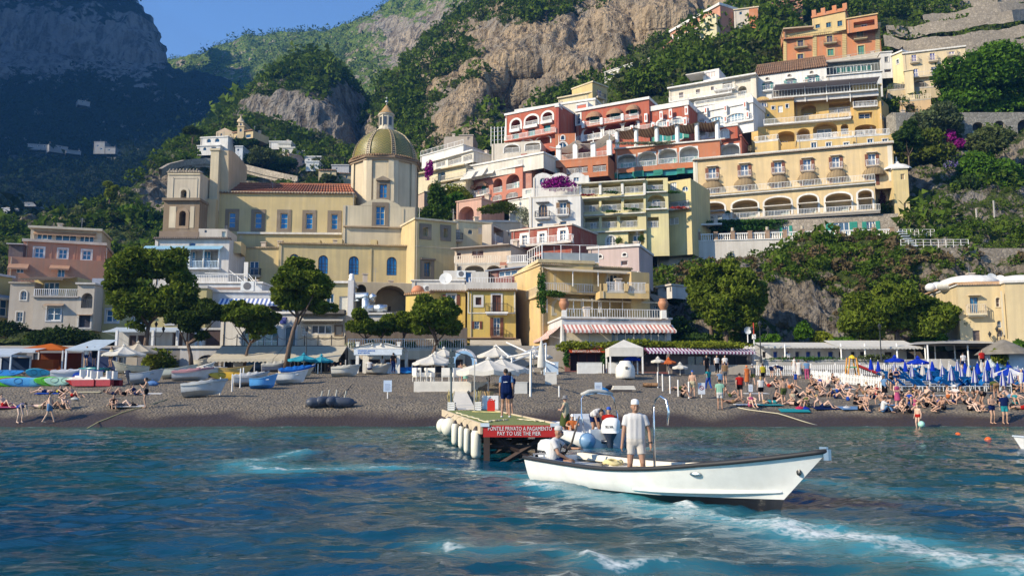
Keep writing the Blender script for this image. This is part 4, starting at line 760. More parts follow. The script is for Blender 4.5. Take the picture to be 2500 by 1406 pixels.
r_=Fac((735,470),(1410,470),90);g=Blk(o,(872,470),(1412,478),89.2,500,.05,SHADE_TAN,name='terrace_edge');g.railing(0,g.s1,g.z1,.0,2.0,(.72,.72,.72),1.6,-0,None,.035);m=MB();m.box(0,g.s1,.02,.04,g.z1+.1,g.z1+1.1);g.ob(m,'glass_panel',glass((.25,.27,.27)));g.done()
m=MB();p0=W(*px(872,470),89.2);p1=W(*px(735,520),98)
for k in range(7):q=p0.lerp(p1,k/6);m.bar(q,q+Vector((0,0,2)),.04)
m.bar(p0+Vector((0,0,2)),p1+Vector((0,0,2)),.04);m.bar(p0+Vector((0,0,1)),p1+Vector((0,0,1)),.04);m.obj('railing',plain(WHITE),o,False,o.matrix_basis.inverted())
f=Blk(o,(1062,1004),(2098,1016),80.5,1300,7,(.64,.66,.66),name='restaurant_front')
for x0,x1 in((1082,1322),(1330,1582),(1592,1838),(1850,2060)):f.win(x0,1110,x1,1238,nv=2,nh=0,deep=.4,pane=glass((.05,.08,.12)))
f.topband(.18,.2,WHITE);SR=striped((.46,.18,.14),(.72,.66,.60),.42,0)
for x0,x1 in((1066,1326),(1332,1586),(1592,1848),(1856,2112)):f.awn(x0,1064,x1,1116,1.3,mat=SR,val=.3)
f.rail(1110,1003,2020,1008,.02,(.66,.66,.66),gap=.25);f.band(1480,998,1722,1030,.1,(.56,.60,.62),'name_board');a,z=f.F.sz(1600,1014);text('RISTORANTE BUCA DI BACCO',f.F.rect(1500,1000,1692,1020)[1]-f.F.rect(1500,1000,1692,1020)[0],o,plain((.10,.16,.18)),f.ML@T(a,-.12,z),.03,.34);f.done()
f2=Blk(o,(868,1100),(1062,1006),92,1290,5,(.68,.60,.44),YR=80.6,name='restaurant_side');f2.win(930,1125,980,1235,nv=2,deep=.3);f2.win(995,1110,1050,1235,nv=2,deep=.3);f2.awn(868,1110,1050,1160,1.2,mat=striped((.40,.10,.07),(.72,.66,.60),.42,0),val=.3);f2.done()
for(x,lab)in((1085,'terracotta urn on the left corner pedestal of the restaurant terrace'),(2036,'terracotta urn on the right corner pedestal of the restaurant terrace')):
 k=Blk(o,(x-22,925),(x+22,925),80.4,1006,.9,WHITE,name='pedestal');k.done();m=MB();m.lathe([(.22,0),(.3,.1),(.5,.5),(.52,.8),(.36,1.05),(.42,1.15),(.3,1.15)],14);tag(m.obj('urn',plain((.40,.18,.09)),None,True,T(k.F.M@Vector((k.s1/2,.45,k.z1)))),lab,'urn')
fr(*G_);o=building('house','lilac house with oval windows behind the restaurant building','house',1560,620,96)
b=Blk(o,(1312,348),(1795,318),97,700,8,(.54,.42,.40));
for q in[(1405,400,1445,430),(1640,383,1677,411)]:b.win(*q,arch=1,nv=0,nh=0,sur=(.12,WHITE),pane=plain((.08,.06,.06)))
b.topband(.3,.2,(.72,.70,.68));b.win(1625,455,1690,500,nv=0,nh=0,pane=plain((.06,.03,.03)));b.done()
c=Blk(o,(1796,320),(1900,365),96.8,700,.6,(.50,.40,.42),YR=103);c.win(1825,382,1855,432,nv=0,nh=2,pane=plain((.08,.04,.05)));c.win(1828,462,1858,592,nv=0,nh=4,pane=plain((.10,.03,.04)));c.done()
o=building('shed','little white hut with two small windows beside the grey wall','hut',2060,800,98);b=Blk(o,(1975,712),(2110,692),98,830,2.5,(.66,.64,.60));b.win(2030,712,2054,750,nv=0,nh=0,pane=plain((.12,.06,.04)));b.win(2090,708,2104,750,nv=0,nh=0,pane=plain((.12,.06,.04)));b.topband(.2,.25,(.6,.55,.48));b.done()
o=building('house','shaded house under a lean-to roof right of the restaurant building','house',1960,950,91);b=Blk(o,(1897,800),(2075,850),93,1010,3,(.42,.38,.30));b.win(1940,880,1985,940);b.awn(1890,790,2080,850,.6,(.35,.3,.24),val=0,name='canopy');b.done()
o=building('house','cream house with arched supports and balustrade right of the church','house',300,560,102)
b=Blk(o,(40,352),(575,312),106,500,6,(.60,.47,.36));b.win(205,362,312,428,nv=1,fr=(.2,.1,.08),pane=plain((.10,.04,.035)));b.win(62,380,98,440,nv=0,fr=(.2,.1,.08),pane=plain((.08,.035,.03)));b.topband(.15,.9,(.3,.25,.22));b.done()
b=Blk(o,(40,482),(548,478),102,640,5,(.70,.60,.46));b.log(60,505,105,600,1.5,.9,None,rail=None);b.log(135,500,318,600,2,.9,None,rail=None);b.log(345,500,480,600,2,.9,None,rail=None);b.rail(40,478,470,474,.03,(.72,.62,.48),gap=.28,r=.05);b.band(472,470,548,525,.1,(.52,.2,.12),'parapet');b.done()
b=Blk(o,(545,480),(740,470),101,640,4,(.55,.50,.44));b.rail(548,476,735,468,.03,(.75,.73,.7),gap=.25,r=.04);b.topband(.1,.1,WHITE);b.done()
o=building('house','low maroon house with a wide window band behind the yellow houses','house',550,690,99);b=Blk(o,(360,560),(730,520),100,740,5,(.16,.035,.04));b.win(455,545,690,600,nv=3,nh=0,pane=glass((.06,.10,.15)));b.topband(.15,.5,(.15,.2,.3));b.done()
b=Blk(o,(130,560),(360,560),99,740,4,(.62,.60,.56),name='terrace_room');b.win(140,562,200,690,nv=0,nh=0,pane=plain((.05,.15,.32)),name='door');b.rail(175,690,580,690,3.2,(.7,.7,.7),gap=.3);b.done()
o=building('house','dark red house with three white shuttered balcony doors','house',850,560,108)
fr(*D_);b=Blk(o,(488,1202),(972,1150),109,1420,8,(.30,.045,.025));b.shape([(510,1200),(560,1178),(610,1168),(660,1172),(720,1180),(720,1200)],.4)
for q in[(575,1232,615,1308),(716,1218,756,1292),(880,1192,925,1270)]:b.win(*q,nv=1,nh=2,sh=WHITE,fr=WHITE,sur=(.35,WHITE),name='door')
b.topband(.2,.2,(.70,.6,.5));b.rail(482,1318,965,1278,1.0,WHITE,(.6,.55,.5),.2)
for x,y0,y1 in((632,1185,1305),(785,1170,1290),(928,1150,1275)):a,z0=b.F.sz(x,y1,-.9);z1=b.F.sz(x,y0,-.9)[1];m=MB();m.bar((a,-.9,z0),(a,-.9,z1),.04);b.ob(m,'post',plain(WHITE))
b.done()
c=Blk(o,(973,1150),(1090,1190),108.8,1420,.6,(.26,.04,.03),YR=115);c.win(1055,1210,1078,1245,nv=0,nh=0);c.done()
o=building('house','pale cream house with closed white shutters and one small arched window','house',200,1335,112)
b=Blk(o,(40,1118),(328,1140),112,1400,7,(.70,.58,.35));b.win(140,1184,176,1222,arch=1,nv=0,nh=0,pane=glass((.05,.06,.05)));b.win(222,1166,268,1222,nv=1,nh=4,pane=plain((.62,.58,.52)));b.win(40,1182,76,1268,nv=1,nh=3,pane=plain((.6,.56,.5)),name='door',bal=(1.8,.7,(.1,.09,.08)));b.topband(.2,.2,CREAM);b.done()
c=Blk(o,(328,1140),(492,1195),111.6,1400,1.4,(.55,.46,.36),YR=119);c.log(345,1178,425,1290,1.2,0,(.3,.6),rail=(.7,.68,.64),fr=(.2,.2,.2));c.win(460,1195,480,1240,nv=0,nh=0);c.done()
o=building('house','white house with three arched attic windows and a brown shuttered balcony door','house',840,1160,120);WH=(.76,.75,.72)
b=Blk(o,(628,925),(1042,905),119,1250,8,WH);b.win(706,982,776,1090,arch=1,nv=2,fr=(.35,.22,.12),pane=glass((.04,.04,.04)),name='door',bal=(1.7,.8,(.06,.06,.06),(.6,.58,.55)),lint=(.12,.12,.13));b.win(876,968,930,1068,nv=1,nh=1,sh=(.20,.12,.06),bal=(1.8,.8,(.6,.6,.6),(.6,.58,.55)),lint=(.12,.12,.13));b.win(695,1135,740,1160,nv=0,nh=0,fr=(.3,.18,.1));b.win(880,1120,930,1145,nv=0,nh=0,fr=(.3,.18,.1));b.rail(650,925,1040,905,.03,(.70,.68,.64),gap=.2,h=1.2);b.done()
b=Blk(o,(662,770),(1108,752),123,960,7,WH)
for q in[(716,762+10,763,825),(850,752+10,893,808),(986,745+10,1031,800)]:b.win(*q,arch=1,nv=1,nh=1,pane=glass((.06,.14,.22)))
for x in(738,872,1015):b.shape([(x-72,770),(x-55,748),(x-30,736),(x,730),(x+30,734),(x+55,744),(x+70,764)],.5,WH)
b.done()
bush('bougainvillea','bright purple bougainvillea on the white house terrace',W(*px(870,845),120.5),(2.6,.8,1.6),PURP,1500,.16,'bougainvillea')
o=building('hotel_building','pale yellow hotel with three rows of pillared loggias','hotel',1300,1320,120);PY=(.70,.62,.32)
b=Blk(o,(1022,812),(1562,778),121,1400,9,PY)
for(y0,y1,cols)in((815,905,[(1050,1188),(1213,1366),(1392,1545)]),(945,1042,[(1060,1190),(1210,1370),(1390,1548)]),(1082,1180,[(1075,1190),(1212,1335),(1360,1500)])):
 for k,(x0,x1)in enumerate(cols):dy=-(x0-1050)*.045;b.log(x0,y0+dy+8,x1,y1+dy,1.7,0,(.42,.72),rail=(.72,.70,.64),fr=WHITE,pane=glass((.10,.14,.16)))
b.win(1095,1262,1165,1310,arch=1,nv=2,nh=1,pane=glass((.12,.12,.11)),name='door');b.win(1246,1235,1325,1312,arch=1,nv=2,nh=1,pane=glass((.12,.12,.11)),sur=(.15,WHITE),name='door');b.log(1425,1200,1550,1310,1.5,0,(.5,.8),rail=None)
for y in(800,922,1062,1200):b.band(1022,y,1562,y+9,.5,(.72,.70,.60),'ledge')
for x in(1040,1200,1378,1555):b.band(x-10,815,x+10,905,.12,WHITE,'pillar')
b.done()
b=Blk(o,(1566,778),(1742,770),119,1400,9,PY);b.log(1580,790,1705,880,1.5,0,(.4,.7));b.log(1578,905,1722,1015,1.5,.9,(.45,.75),fr=WHITE);b.log(1580,1085,1670,1170,1.4,0,(.4,.8));b.band(1566,885,1735,893,.6,WHITE,'ledge');b.band(1566,1020,1735,1030,.6,WHITE,'ledge');b.done()
b=Blk(o,(1742,800),(1925,775),121.5,1400,9,(.68,.56,.26));b.win(1762,808,1812,875,nv=2,nh=2,pane=glass((.3,.32,.32)));b.win(1858,838,1905,880,arch=1,nv=1);b.log(1752,955,1912,1010,1.5,0,(.3,.9));b.win(1755,1090,1830,1145,nv=1,nh=0,pane=plain((.5,.46,.4)));b.band(1742,1015,1925,1030,.7,WHITE,'ledge');b.done()
for(x,y,rx,m_,lab)in((1110,915,1.6,REDF,'red flowers along the left top loggia of the pale yellow hotel'),(1290,890,1.6,VINE,'green planting along the middle top loggia of the pale yellow hotel'),(1290,1045,1.5,VINE,'green planting on the middle loggia rail of the pale yellow hotel'),(1445,1025,1.5,VINE,'trailing plants on the right middle loggia of the pale yellow hotel'),(1640,1015,1.5,VINE,'plants along the arched corner loggia of the pale yellow hotel'),(1645,880,1.4,VINE,'plants on the top corner balcony of the pale yellow hotel'),(1830,1015,1.6,REDF,'red flowers on the small balcony left of the big hotel'),(1350,1285,.7,GREEN,'round bush at the foot of the pale yellow hotel'),(1535,1275,.8,GREEN,'leafy bush in the corner recess of the pale yellow hotel'),(1140,1310,.9,GREEN,'low bush beside the red house roof'),(1785,890,1.2,VINE,'vine hanging below the cream window wall')):
 bush('balcony_plants',lab,W(*px(x,y),118.6),(rx,.35,.28 if m_ is not GREEN else .8),m_,260,.10,'plants')
fr(*F_);HY=(.68,.51,.27)
o=building('hotel_building','big pale orange hotel with brown shutters, wicker canopies and arched terrace','hotel',800,600,130)
b=Blk(o,(97,158),(1520,34),135,450,9,HY)
for k,q in enumerate([(205,205,258,287),(435,183,489,268),(675,164,728,246),(882,145,938,230),(1088,127,1142,210),(1346,106,1400,192)]):b.win(*q,nv=1,nh=1,sh=BROWN_SH,name='door',bal=(1.75,.8,(.66,.64,.62),(.45,.36,.26),.95,.2),pane=glass((.06,.10,.17)),shw=.42,lint=(.62,.52,.4))
for q in[(212,352,257,425),(438,333,487,405),(676,313,727,385),(888,297,940,368),(1096,278,1150,350),(1350,258,1400,330)]:b.win(*q,nv=1,nh=1,sh=BROWN_SH,name='door',pane=glass((.06,.10,.17)),shw=.5)
for q in[(148,298,312,358),(382,278,540,340),(622,258,782,322),(834,236,994,302),(1042,218,1200,284),(1298,198,1470,264)]:b.hood(*q,1.5)
b.topband(.45,.35,(.66,.66,.62));b.eave((.42,.33,.25),.12,.5);b.band(97,160,128,420,.08,(.78,.72,.60),'quoin');b.band(1488,45,1520,300,.08,(.78,.72,.60),'quoin')
b.done()
t_=Blk(o,(65,428),(1392,318),132.5,610,6,HY,name='arcade_wall')
for x0,y0,x1 in((152,455,318),(375,436,556),(605,416,795),(848,398,985),(1042,386,1225),(1275,366,1375)):t_.log(x0,y0,x1,590-(x0+x1)/2*.066,2.6,.55,(.8,.42),rail=None,fr=(.7,.75,.74),pane=glass((.16,.22,.23)),sur=(.28,WHITE));t_.band(x0-6,y0+62,x1+6,y0+68,.9,(.70,.66,.58),'sun_blind')
t_.topband(.4,.5,(.70,.69,.66));t_.rail(65,405,1392,290,.6,(.72,.70,.66),HY,.22);t_.done()
s_=Blk(o,(98,590),(1432,508),129,608,5,(.26,.24,.22),name='terrace_slab');s_.rail(98,588,1432,506,.05,(.72,.71,.68),(.3,.28,.25),.22)
for x,y in((328,560),(570,543),(822,520),(1015,505),(1262,488)):k=Blk(o,(x-22,y-22),(x+22,y-22),128.7,y+22,.5,WHITE,name='planter');k.done()
s_.done()
w_=Blk(o,(1388,335),(1542,322),128,660,8,HY,name='side_wing');w_.win(1424,365,1468,420,arch=1,deep=.5,nv=0,nh=0,pane=plain((.5,.4,.2)));w_.topband(.4,.3,WHITE);w_.rail(1388,325,1542,312,.05,(.72,.7,.66),gap=.2,h=1.2);w_.done()
k=Blk(o,(1522,215),(1628,210),124,700,4,(.72,.56,.26),name='corner_tower');k.win(1578,248,1608,288,nv=0,nh=0,pane=plain((.35,.25,.12)));k.win(1600,455,1622,495,nv=0,nh=0,pane=plain((.2,.15,.08)));k.topband(.25,.25,WHITE);k.done();m=MB();m.lathe([(2.3,0),(2.2,.25),(1.5,.7),(.7,.95),(.4,1.15),(.4,1.3),(.12,1.5),(.1,2.2)],20);m.obj('tower_cap',plaster(WHITE),o,True,k.ML@T(k.s1/2,1.9,k.z1+.25)@Matrix.Diagonal((.95,.9,1,1)))
for(x,y,r,lab)in((835,478,.75,'round clipped bush in the third planter of the hotel terrace'),(1018,466,.75,'round clipped bush in the fourth planter of the hotel terrace'),(1262,458,.5,'small grey green shrub in the right planter of the hotel terrace'),(575,512,.5,'feathery plant in the second planter of the hotel terrace'),(340,520,.45,'spiky plant in the leftmost planter of the hotel terrace')):bush('potted_plant',lab,W(*px(x,y+12),128.5),(r,r,r),GREEN,420,.10,'plant')
bush('bougainvillea','purple bougainvillea garland above the right end of the hotel arcade',W(*px(1330,402),129),(3.4,.8,.6),PURP,800,.14,'bougainvillea');bush('bougainvillea','magenta bougainvillea along the pergola edge under the terrace',W(*px(1250,556),127.5),(6.8,.6,.5),PURP,900,.14,'bougainvillea');bush('vine','dark climbing vine on the hotel side wing',W(*px(1450,490),127.2),(.6,.5,3.2),leaf((.06,.03,.03),(.14,.06,.08)),500,.14,'vine')
u_=Blk(o,(330,600),(1560,530),127.5,740,1,(.36,.31,.25),mat=stone((.36,.31,.25),2.2),name='lower_wall');
for q in[(735,620,780,690),(1100,595,1212,690),(1335,588,1398,660)]:u_.win(*q,nv=2,nh=0,sh=GREEN_SH,pane=glass((.05,.09,.14)))
u_.done()
for(x,y,rx,rz,lab)in((400,640,4.2,1.0,'leafy pergola cover at the left of the hotel terrace garden'),(650,640,4.0,1.1,'vine covered pergola in the middle of the terrace garden'),(900,622,4.2,1.2,'dense green pergola below the hotel arches'),(620,600,9.5,.55,'thin vine strip along the underside of the hotel terrace'),(1272,640,.9,1.1,'yellow green shrub by the terrace wall'),(1120,560,4.5,.4,'vine fringe left of the magenta bougainvillea')):bush('pergola_vine',lab,W(*px(x,y),125.5),(rx,1.0,rz),VINE if x!=1272 else YELG,int(380*rx),.15,'vine')
o=building('terrace_wall','tall retaining wall with white balustrade and brick posts below the hotel','wall',800,720,122)
b=Blk(o,(-165,738),(1582,694),123,950,4,(.66,.62,.56));b.topband(.15,.12,WHITE)
zt=b.z1+.15;n=13;bal=MB();bal.lathe([(.09,0),(.09,.06),(.05,.12),(.10,.35),(.06,.6),(.05,.7),(.09,.78),(.09,.84)],6);bme=bal.mesh('baluster',plain(WHITE),True);L=b.s1;cnt=0
for k in range(n+1):
 x=1.2+(L-2.4)*k/n;m=MB();m.box(x-.28,x+.28,-.1,.46,zt,zt+1.15);m.box(x-.33,x+.33,-.15,.51,zt+1.15,zt+1.25);b.ob(m,'post',plaster((.36,.23,.15)));
 if k<n:
  x2=1.2+(L-2.4)*(k+1)/n;m=MB();m.box(x+.3,x2-.3,.06,.3,zt+.86,zt+1.0);b.ob(m,'handrail',plain(WHITE));c_=int((x2-x-.7)/.27)
  for j in range(c_):link('baluster',bme,o,b.ML@T(x+.45+(x2-x-.9)*j/(c_-1),.18,zt))
b.done();g=Blk(o,(-20,782),(745,770),122.6,1000,1,(.25,.225,.195),name='concrete_wall');g.done()
for x,y in((178,760),(262,780),(112,820),(-50,800)):m=MB();a,z=g.F.sz(x,y,-.03);m.box(a-.14,a+.14,-.02,.02,z-.7,z+.7);g.ob(m,'drain_slot',plain((.03,.03,.03)))
q=Blk(o,(-178,640),(-10,640),122,760,3,(.70,.68,.64),name='pavilion');q.win(-152,690,-135,712,nv=0,nh=0,pane=plain((.12,.08,.06)));q.done();q=Blk(o,(0,610),(300,598),124,622,3,WHITE,name='pergola_beam');q.done()
for k in range(n+1):
 if k%2==0:x=1.2+(L-2.4)*k/n;m=MB();m.lathe([(.12,0),(.2,.08),(.26,.3),(.2,.5),(.26,.55),(0,.56)],10);tag(m.obj('urn',plaster((.55,.48,.38)),None,True,T(b.F.M@Vector((x,.18,zt+1.25)))),'small stone urn on a brick balustrade post of the hotel terrace','urn','urns along the hotel balustrade')
# ------------------------------------------------------------------ the terraced red hotel and everything above it
fr(*D_);RED=(.40,.070,.032);ORR=(.50,.15,.055);WT=(.78,.77,.74);GG=glass((.03,.20,.19))
o=building('hotel_building','tall red block of the hotel with white outlined arched balconies and a shade darkened side','hotel',650,470,152)
b=Blk(o,(440,300),(866,262),153,620,9,RED,YR=147)
for x0,y0,x1,y1 in((487,305,560,392),(602,272,700,366),(738,240,817,330)):
 s0=b.F.rect(x0,y0,x1,y1)
b.z1=b.F.sz(650,232)[1]
for q in((487,305,560,390),(602,272,700,352),(738,245,817,318)):b.log(*q,1.6,.9,(.5,.6),sur=(.38,WT),rail=WT,pane=GG)
for x0,x1,y in((480,562,400),(592,702,368),(730,822,332)):b.band(x0,y-18,x1,y+6,.5,WT,'parapet')
for q in((498,412,546,468),(622,380,678,432),(746,345,802,398)):b.win(*q,nv=1,nh=0,fr=(.02,.22,.17),pane=GG,name='door',deep=.4)
b.rail(430,480,835,398,1.0,WT,RED,.2);b.band(440,296,452,470,.1,WT,'trim');b.band(855,212,866,410,.1,WT,'trim')
for q in((440,495,545,540),(560,470,660,530),(690,440,800,500)):b.log(*q,1.3,.9,None,sur=(.25,WT),rail=None)
b.topband(.4,.2,WT);b.done()
c=Blk(o,(867,203),(1000,240),146.6,620,.6,(.34,.05,.035),YR=157);c.win(883,228,906,288,arch=1,fr=WT,pane=plain(WT),nv=0,nh=0);c.win(883,342,906,398,arch=1,fr=WT,pane=plain(WT),nv=0,nh=0);c.topband(.3,.15,WT);c.done()  # right side in a darkened red, its shade put into the colour
c=Blk(o,(838,420),(1002,412),144.5,640,1.5,ORR);c.win(885,432,915,465,arch=1,nv=0,nh=0,fr=WT,sur=(.15,WT));c.win(865,485,935,560,arch=1,nv=1,sur=(.2,WT));c.done()
o=building('hotel_building','middle red wing of the hotel with brown canopies over green windows','hotel',1300,480,150)
b=Blk(o,(1005,245),(1592,168),152,620,9,RED,YR=145)
for q in((1122,270,1194,322),(1285,242,1358,292),(1440,212,1500,262)):b.win(*q,nv=2,nh=0,fr=(.02,.22,.17),pane=GG,deep=.3,sur=(.2,WT))
for q in((1085,240,1215,296),(1248,216,1385,270),(1405,185,1520,240)):b.hood(*q,1.4,(.30,.17,.10))
for q in((1068,365,1205,455),(1232,335,1372,425),(1392,310,1500,400)):b.log(*q,1.8,.85,(.5,.55),sh=GREEN_SH,sur=(.42,WT),rail=WT,pane=GG)
b.rail(1050,365,1500,290,.9,WT,RED,.2);b.topband(.5,.3,WT);b.win(1012,260,1040,340,nv=0,nh=2,sur=(.3,WT));b.rail(1010,470,1330,438,1.2,WT,WT,.2);b.done()
for x,y in((1066,350),(1212,322),(1380,290),(1212,440),(1060,452)):m=MB();a,z=b.F.sz(x,y,-.9);m.box(a-.25,a+.25,-1.15,-.85,z-.55,z+.75);b.ob(m,'balcony_pier',plain(WT))
b=Blk(o,(1005,178),(1100,160),156,260,5,WT,name='roof_block');b.win(1012,182,1090,215,nv=0,nh=0,fr=WT,pane=plain(RED));b.done()
o=building('hotel_building','red and white bayed wing of the hotel with arched windows under a striped pergola','hotel',1700,480,147)
b=Blk(o,(1475,262),(1908,205),147,620,8,RED,YR=142)
for q in((1548,330,1622,392),(1658,312,1735,372),(1772,292,1862,352)):b.win(*q,arch=.7,nv=3,nh=1,sur=(.30,WT),pane=glass((.12,.22,.27)))
b.win(1485,345,1520,402,arch=1,nv=1,sur=(.25,WT))
for q in((1545,425,1612,492),(1668,410,1735,478),(1772,398,1865,466)):b.win(*q,nv=1,nh=0,sh=GREEN_SH,fr=WT,pane=GG,sur=(.12,WT),name='door')
b.topband(.9,.25,WT,'parapet');b.rail(1310,410,1905,345,.7,WT,RED,.2);b.done()
for x,y in((1455,385),(1626,362),(1746,342),(1882,320),(1690,272),(1568,290),(1765,255),(1892,232)):m=MB();a,z=b.F.sz(x,y,-.8);m.box(a-.28,a+.28,-.95,-.65,z-.8,z+.8);p=b.ob(m,'balcony_pier',plain(WT));m=MB();m.box(a-.13,a+.13,-1.0,-.94,z-.45,z+.45);m.obj('pier_panel',plain(RED),p)
g=Blk(o,(1318,545),(2160,482),140.5,700,7,ORR,YR=135,name='terrace_wall');g.inmat=plaster(WT);g.topband(.25,.3,WT)
for x in(1335,1490,1655,1820,1978,2142):a,z0=g.F.sz(x,540-(x-1318)*.075);m=MB();m.bar((a,.2,g.z1),(a,.2,g.z1+3.4),.38,12);m.box(a-.45,a+.45,-.2,.6,g.z1+3.2,g.z1+3.4);g.ob(m,'column',plain(WT),False)
m=MB();nn=60
for k in range(5):
 xa,xb=g.s1*k/5,g.s1*(k+1)/5;vs=[(xa+(xb-xa)*i/8,-.6+5.4*j/4,g.z1+3.5-.45*sin(pi*i/8))for j in range(5)for i in range(9)];m.add(vs,[(j*9+i,j*9+i+1,(j+1)*9+i+1,(j+1)*9+i)for j in range(4)for i in range(8)])
g.ob(m,'pergola_cloth',striped((.22,.14,.09),(.42,.30,.20),.5,0))
for q in((1338,586,1486,706),(1502,564,1650,676),(1667,540,1815,656),(1836,520,1986,646)):g.log(*q,1.8,.75,(.5,.55),sh=(.02,.30,.22),rail=WT,sur=(.12,WT),pane=GG)
for q in((2030,505,2146,620),(2162,490,2322,610)):pass
for q in((1345,722,1480,770),(1520,712,1640,752),(1690,700,1815,745),(1860,690,1945,730)):g.win(*q,nv=1,nh=0,sh=(.02,.22,.16),pane=GG,fr=(.02,.25,.2),deep=.5)
g.done()
h=Blk(o,(2010,480),(2332,455),139,700,6,RED,YR=136,name='terrace_wall');h.inmat=plaster(WT);h.log(2030,512,2146,612,1.8,.85,(.5,.4),rail=None,sur=(.12,WT),pane=GG,fr=WT);h.log(2162,500,2318,606,1.8,.85,(.5,.4),rail=None,sur=(.12,WT),pane=GG,fr=WT);h.topband(.3,.2,RED);h.done()
wall_int=Blk(o,(2160,370),(2300,352),137,470,5,RED);wall_int.win(2168,385,2230,450,nv=2,nh=0,arch=.6,sur=(.15,WT),fr=WT,pane=plain((.6,.6,.6)));wall_int.topband(.35,.2,WT);wall_int.done()
bush('flower_box','white flowering planters along the edge of the red hotel terrace',W(*px(1740,500),137.5),(10.5,.5,.42),leaf((.10,.14,.05),(.42,.42,.30)),2600,.12,'flowers')
o=building('hotel_building','white right wing of the red hotel with large arched windows','hotel',2200,380,146)
b=Blk(o,(1968,258),(2425,190),147,480,8,WT,YR=141)
for q in((1985,300,2042,352),(2066,282,2190,346),(2222,255,2356,318)):b.win(*q,arch=.7,nv=4,nh=1,sur=(.22,WT),pane=glass((.14,.24,.32)))
for q in((1990,375,2045,432),(2065,380,2140,440)):b.log(*q,1.2,.9,None,sur=(.2,WT),rail=None)
b.topband(1.0,.25,WT,'parapet');b.rail(1968,362,2425,318,.6,WT,WT,.2);b.done()
for x,y in((2048,338),(2205,300),(2382,265),(2048,232),(2205,215),(2362,185)):m=MB();a,z=b.F.sz(x,y,-.6);m.box(a-.24,a+.24,-.75,-.45,z-.7,z+.7);p=b.ob(m,'balcony_pier',plain(WT));m=MB();m.box(a-.11,a+.11,-.79,-.74,z-.4,z+.4);m.obj('pier_panel',plain(RED),p)
o=building('hotel_building','low red restaurant terrace of the hotel with white sun sails and awnings','hotel',600,800,144)
b=Blk(o,(742,640),(1262,600),140,800,7,ORR,YR=136);b.rail(745,640,1262,598,.05,(.70,.66,.60),ORR,.22);b.log(760,690,900,745,1.5,0,(.3,.8),rail=None);b.log(930,680,1100,735,1.5,0,(.3,.8),rail=WT);b.log(1140,665,1250,720,1.5,0,(.3,.8),rail=WT)
for x,y in((868,525),(1002,512),(1146,480),(1275,490)):a,z0=b.F.sz(x,610,.3);m=MB();m.box(a-.4,a+.4,.0,.8,b.z1,b.z1+2.6);m.bar((a,.4,b.z1+2.6),(a,.4,b.z1+4.6),.09,6,.03);b.ob(m,'column',plain(WT))
m=MB();z=b.z1
for xa,xb,za,zb in((790,1000,3.0,3.8),(1000,1260,3.2,4.4)):
 A=b.F.sz(xa,600)[0];Bx=b.F.sz(xb,600)[0];vs=[(A+(Bx-A)*i/10,-.3+6*j/6,z+(za+(zb-za)*i/10)*(.8+.2*j/6)-.7*sin(pi*i/10)+.5*sin(pi*j/6))for j in range(7)for i in range(11)];m.add(vs,[(j*11+i,j*11+i+1,(j+1)*11+i+1,(j+1)*11+i)for j in range(6)for i in range(10)])
b.ob(m,'sun_sail',cloth((.58,.53,.44)));b.done()
b=Blk(o,(120,770),(578,640),146,1000,8,(.50,.16,.10),YR=138)
for q in((342,775,415,888),(446,742,552,858)):b.log(*q,1.6,.95,(.55,.6),sh=(.03,.32,.20),rail=WT,pane=GG)
for q in((132,855,192,925),(245,832,288,902)):b.win(*q,nv=2,nh=0,fr=(.03,.3,.2),pane=GG)
for q in((335,905,412,965),(445,885,540,960)):b.log(*q,1.4,.9,(.6,.7),sh=(.03,.3,.2),rail=WT,pane=GG)
for q in((105,828,212,872),(208,798,305,848)):b.hood(*q,1.3,(.32,.17,.10))
b.rail(95,940,300,888,.7,WT,WT,.2)
b.topband(.2,.3,WT);b.rail(120,765,578,655,.05,WT,RED,.2);b.done()
for(x0,x1,y0,y1)in((118,208,712,772),(212,296,688,748),(300,382,668,728),(388,466,640,700),(472,555,612,678),(608,716,596,664)):k=Blk(o,(x0,y0),(x1,y0-14),143.5,y1+20,.05,WT,name='awning_bar');k.z0=k.z1-.1;k.awn(x0,y0+2,x1,y1,1.7,(.74,.72,.66),val=.1);k.done()
k=Blk(o,(118,690),(745,575),145,800,6,(.70,.66,.58),name='upper_terrace');k.topband(.3,.2,WT);k.done();k=Blk(o,(565,580),(610,575),139.5,1000,3,(.36,.07,.04),name='stair_tower');k.done();k=Blk(o,(580,680),(650,672),138.5,1000,3,(.52,.22,.16),name='stair_tower');k.done()
o=building('terrace_house','cream terrace wall with scaffolding left of the red hotel','house',390,560,152);b=Blk(o,(330,500),(720,470),146,760,8,(.66,.60,.50));b.log(430,505,550,570,1.6,.9,None,sur=(.2,WT));b.log(600,490,735,550,1.6,.5,None,sur=(.2,WT));b.done()
m=MB()
for x in(325,352,380,410,436):m.bar(W(*px(x,520),153),W(*px(x,362),153),.05,5)
for y in(370,400,432,465,500):m.bar(W(*px(322,y+6),153),W(*px(438,y-6),153),.05,5);
m.obj('scaffolding',metal((.5,.5,.52),.5),o,False,o.matrix_basis.inverted())
o=building('house','pink house with a big rounded arch below the red hotel','house',150,1110,138);b=Blk(o,(48,968),(248,938),137,1180,7,(.62,.36,.28));b.log(66,1000,186,1118,2.2,1,None,rail=None);b.topband(.2,.15,(.66,.42,.34));b.done();b=Blk(o,(248,940),(420,985),136.5,1180,6,(.56,.32,.26),YR=141);b.win(280,1000,330,1060,arch=1,nv=0,nh=0,pane=plain((.10,.06,.05)));b.done()
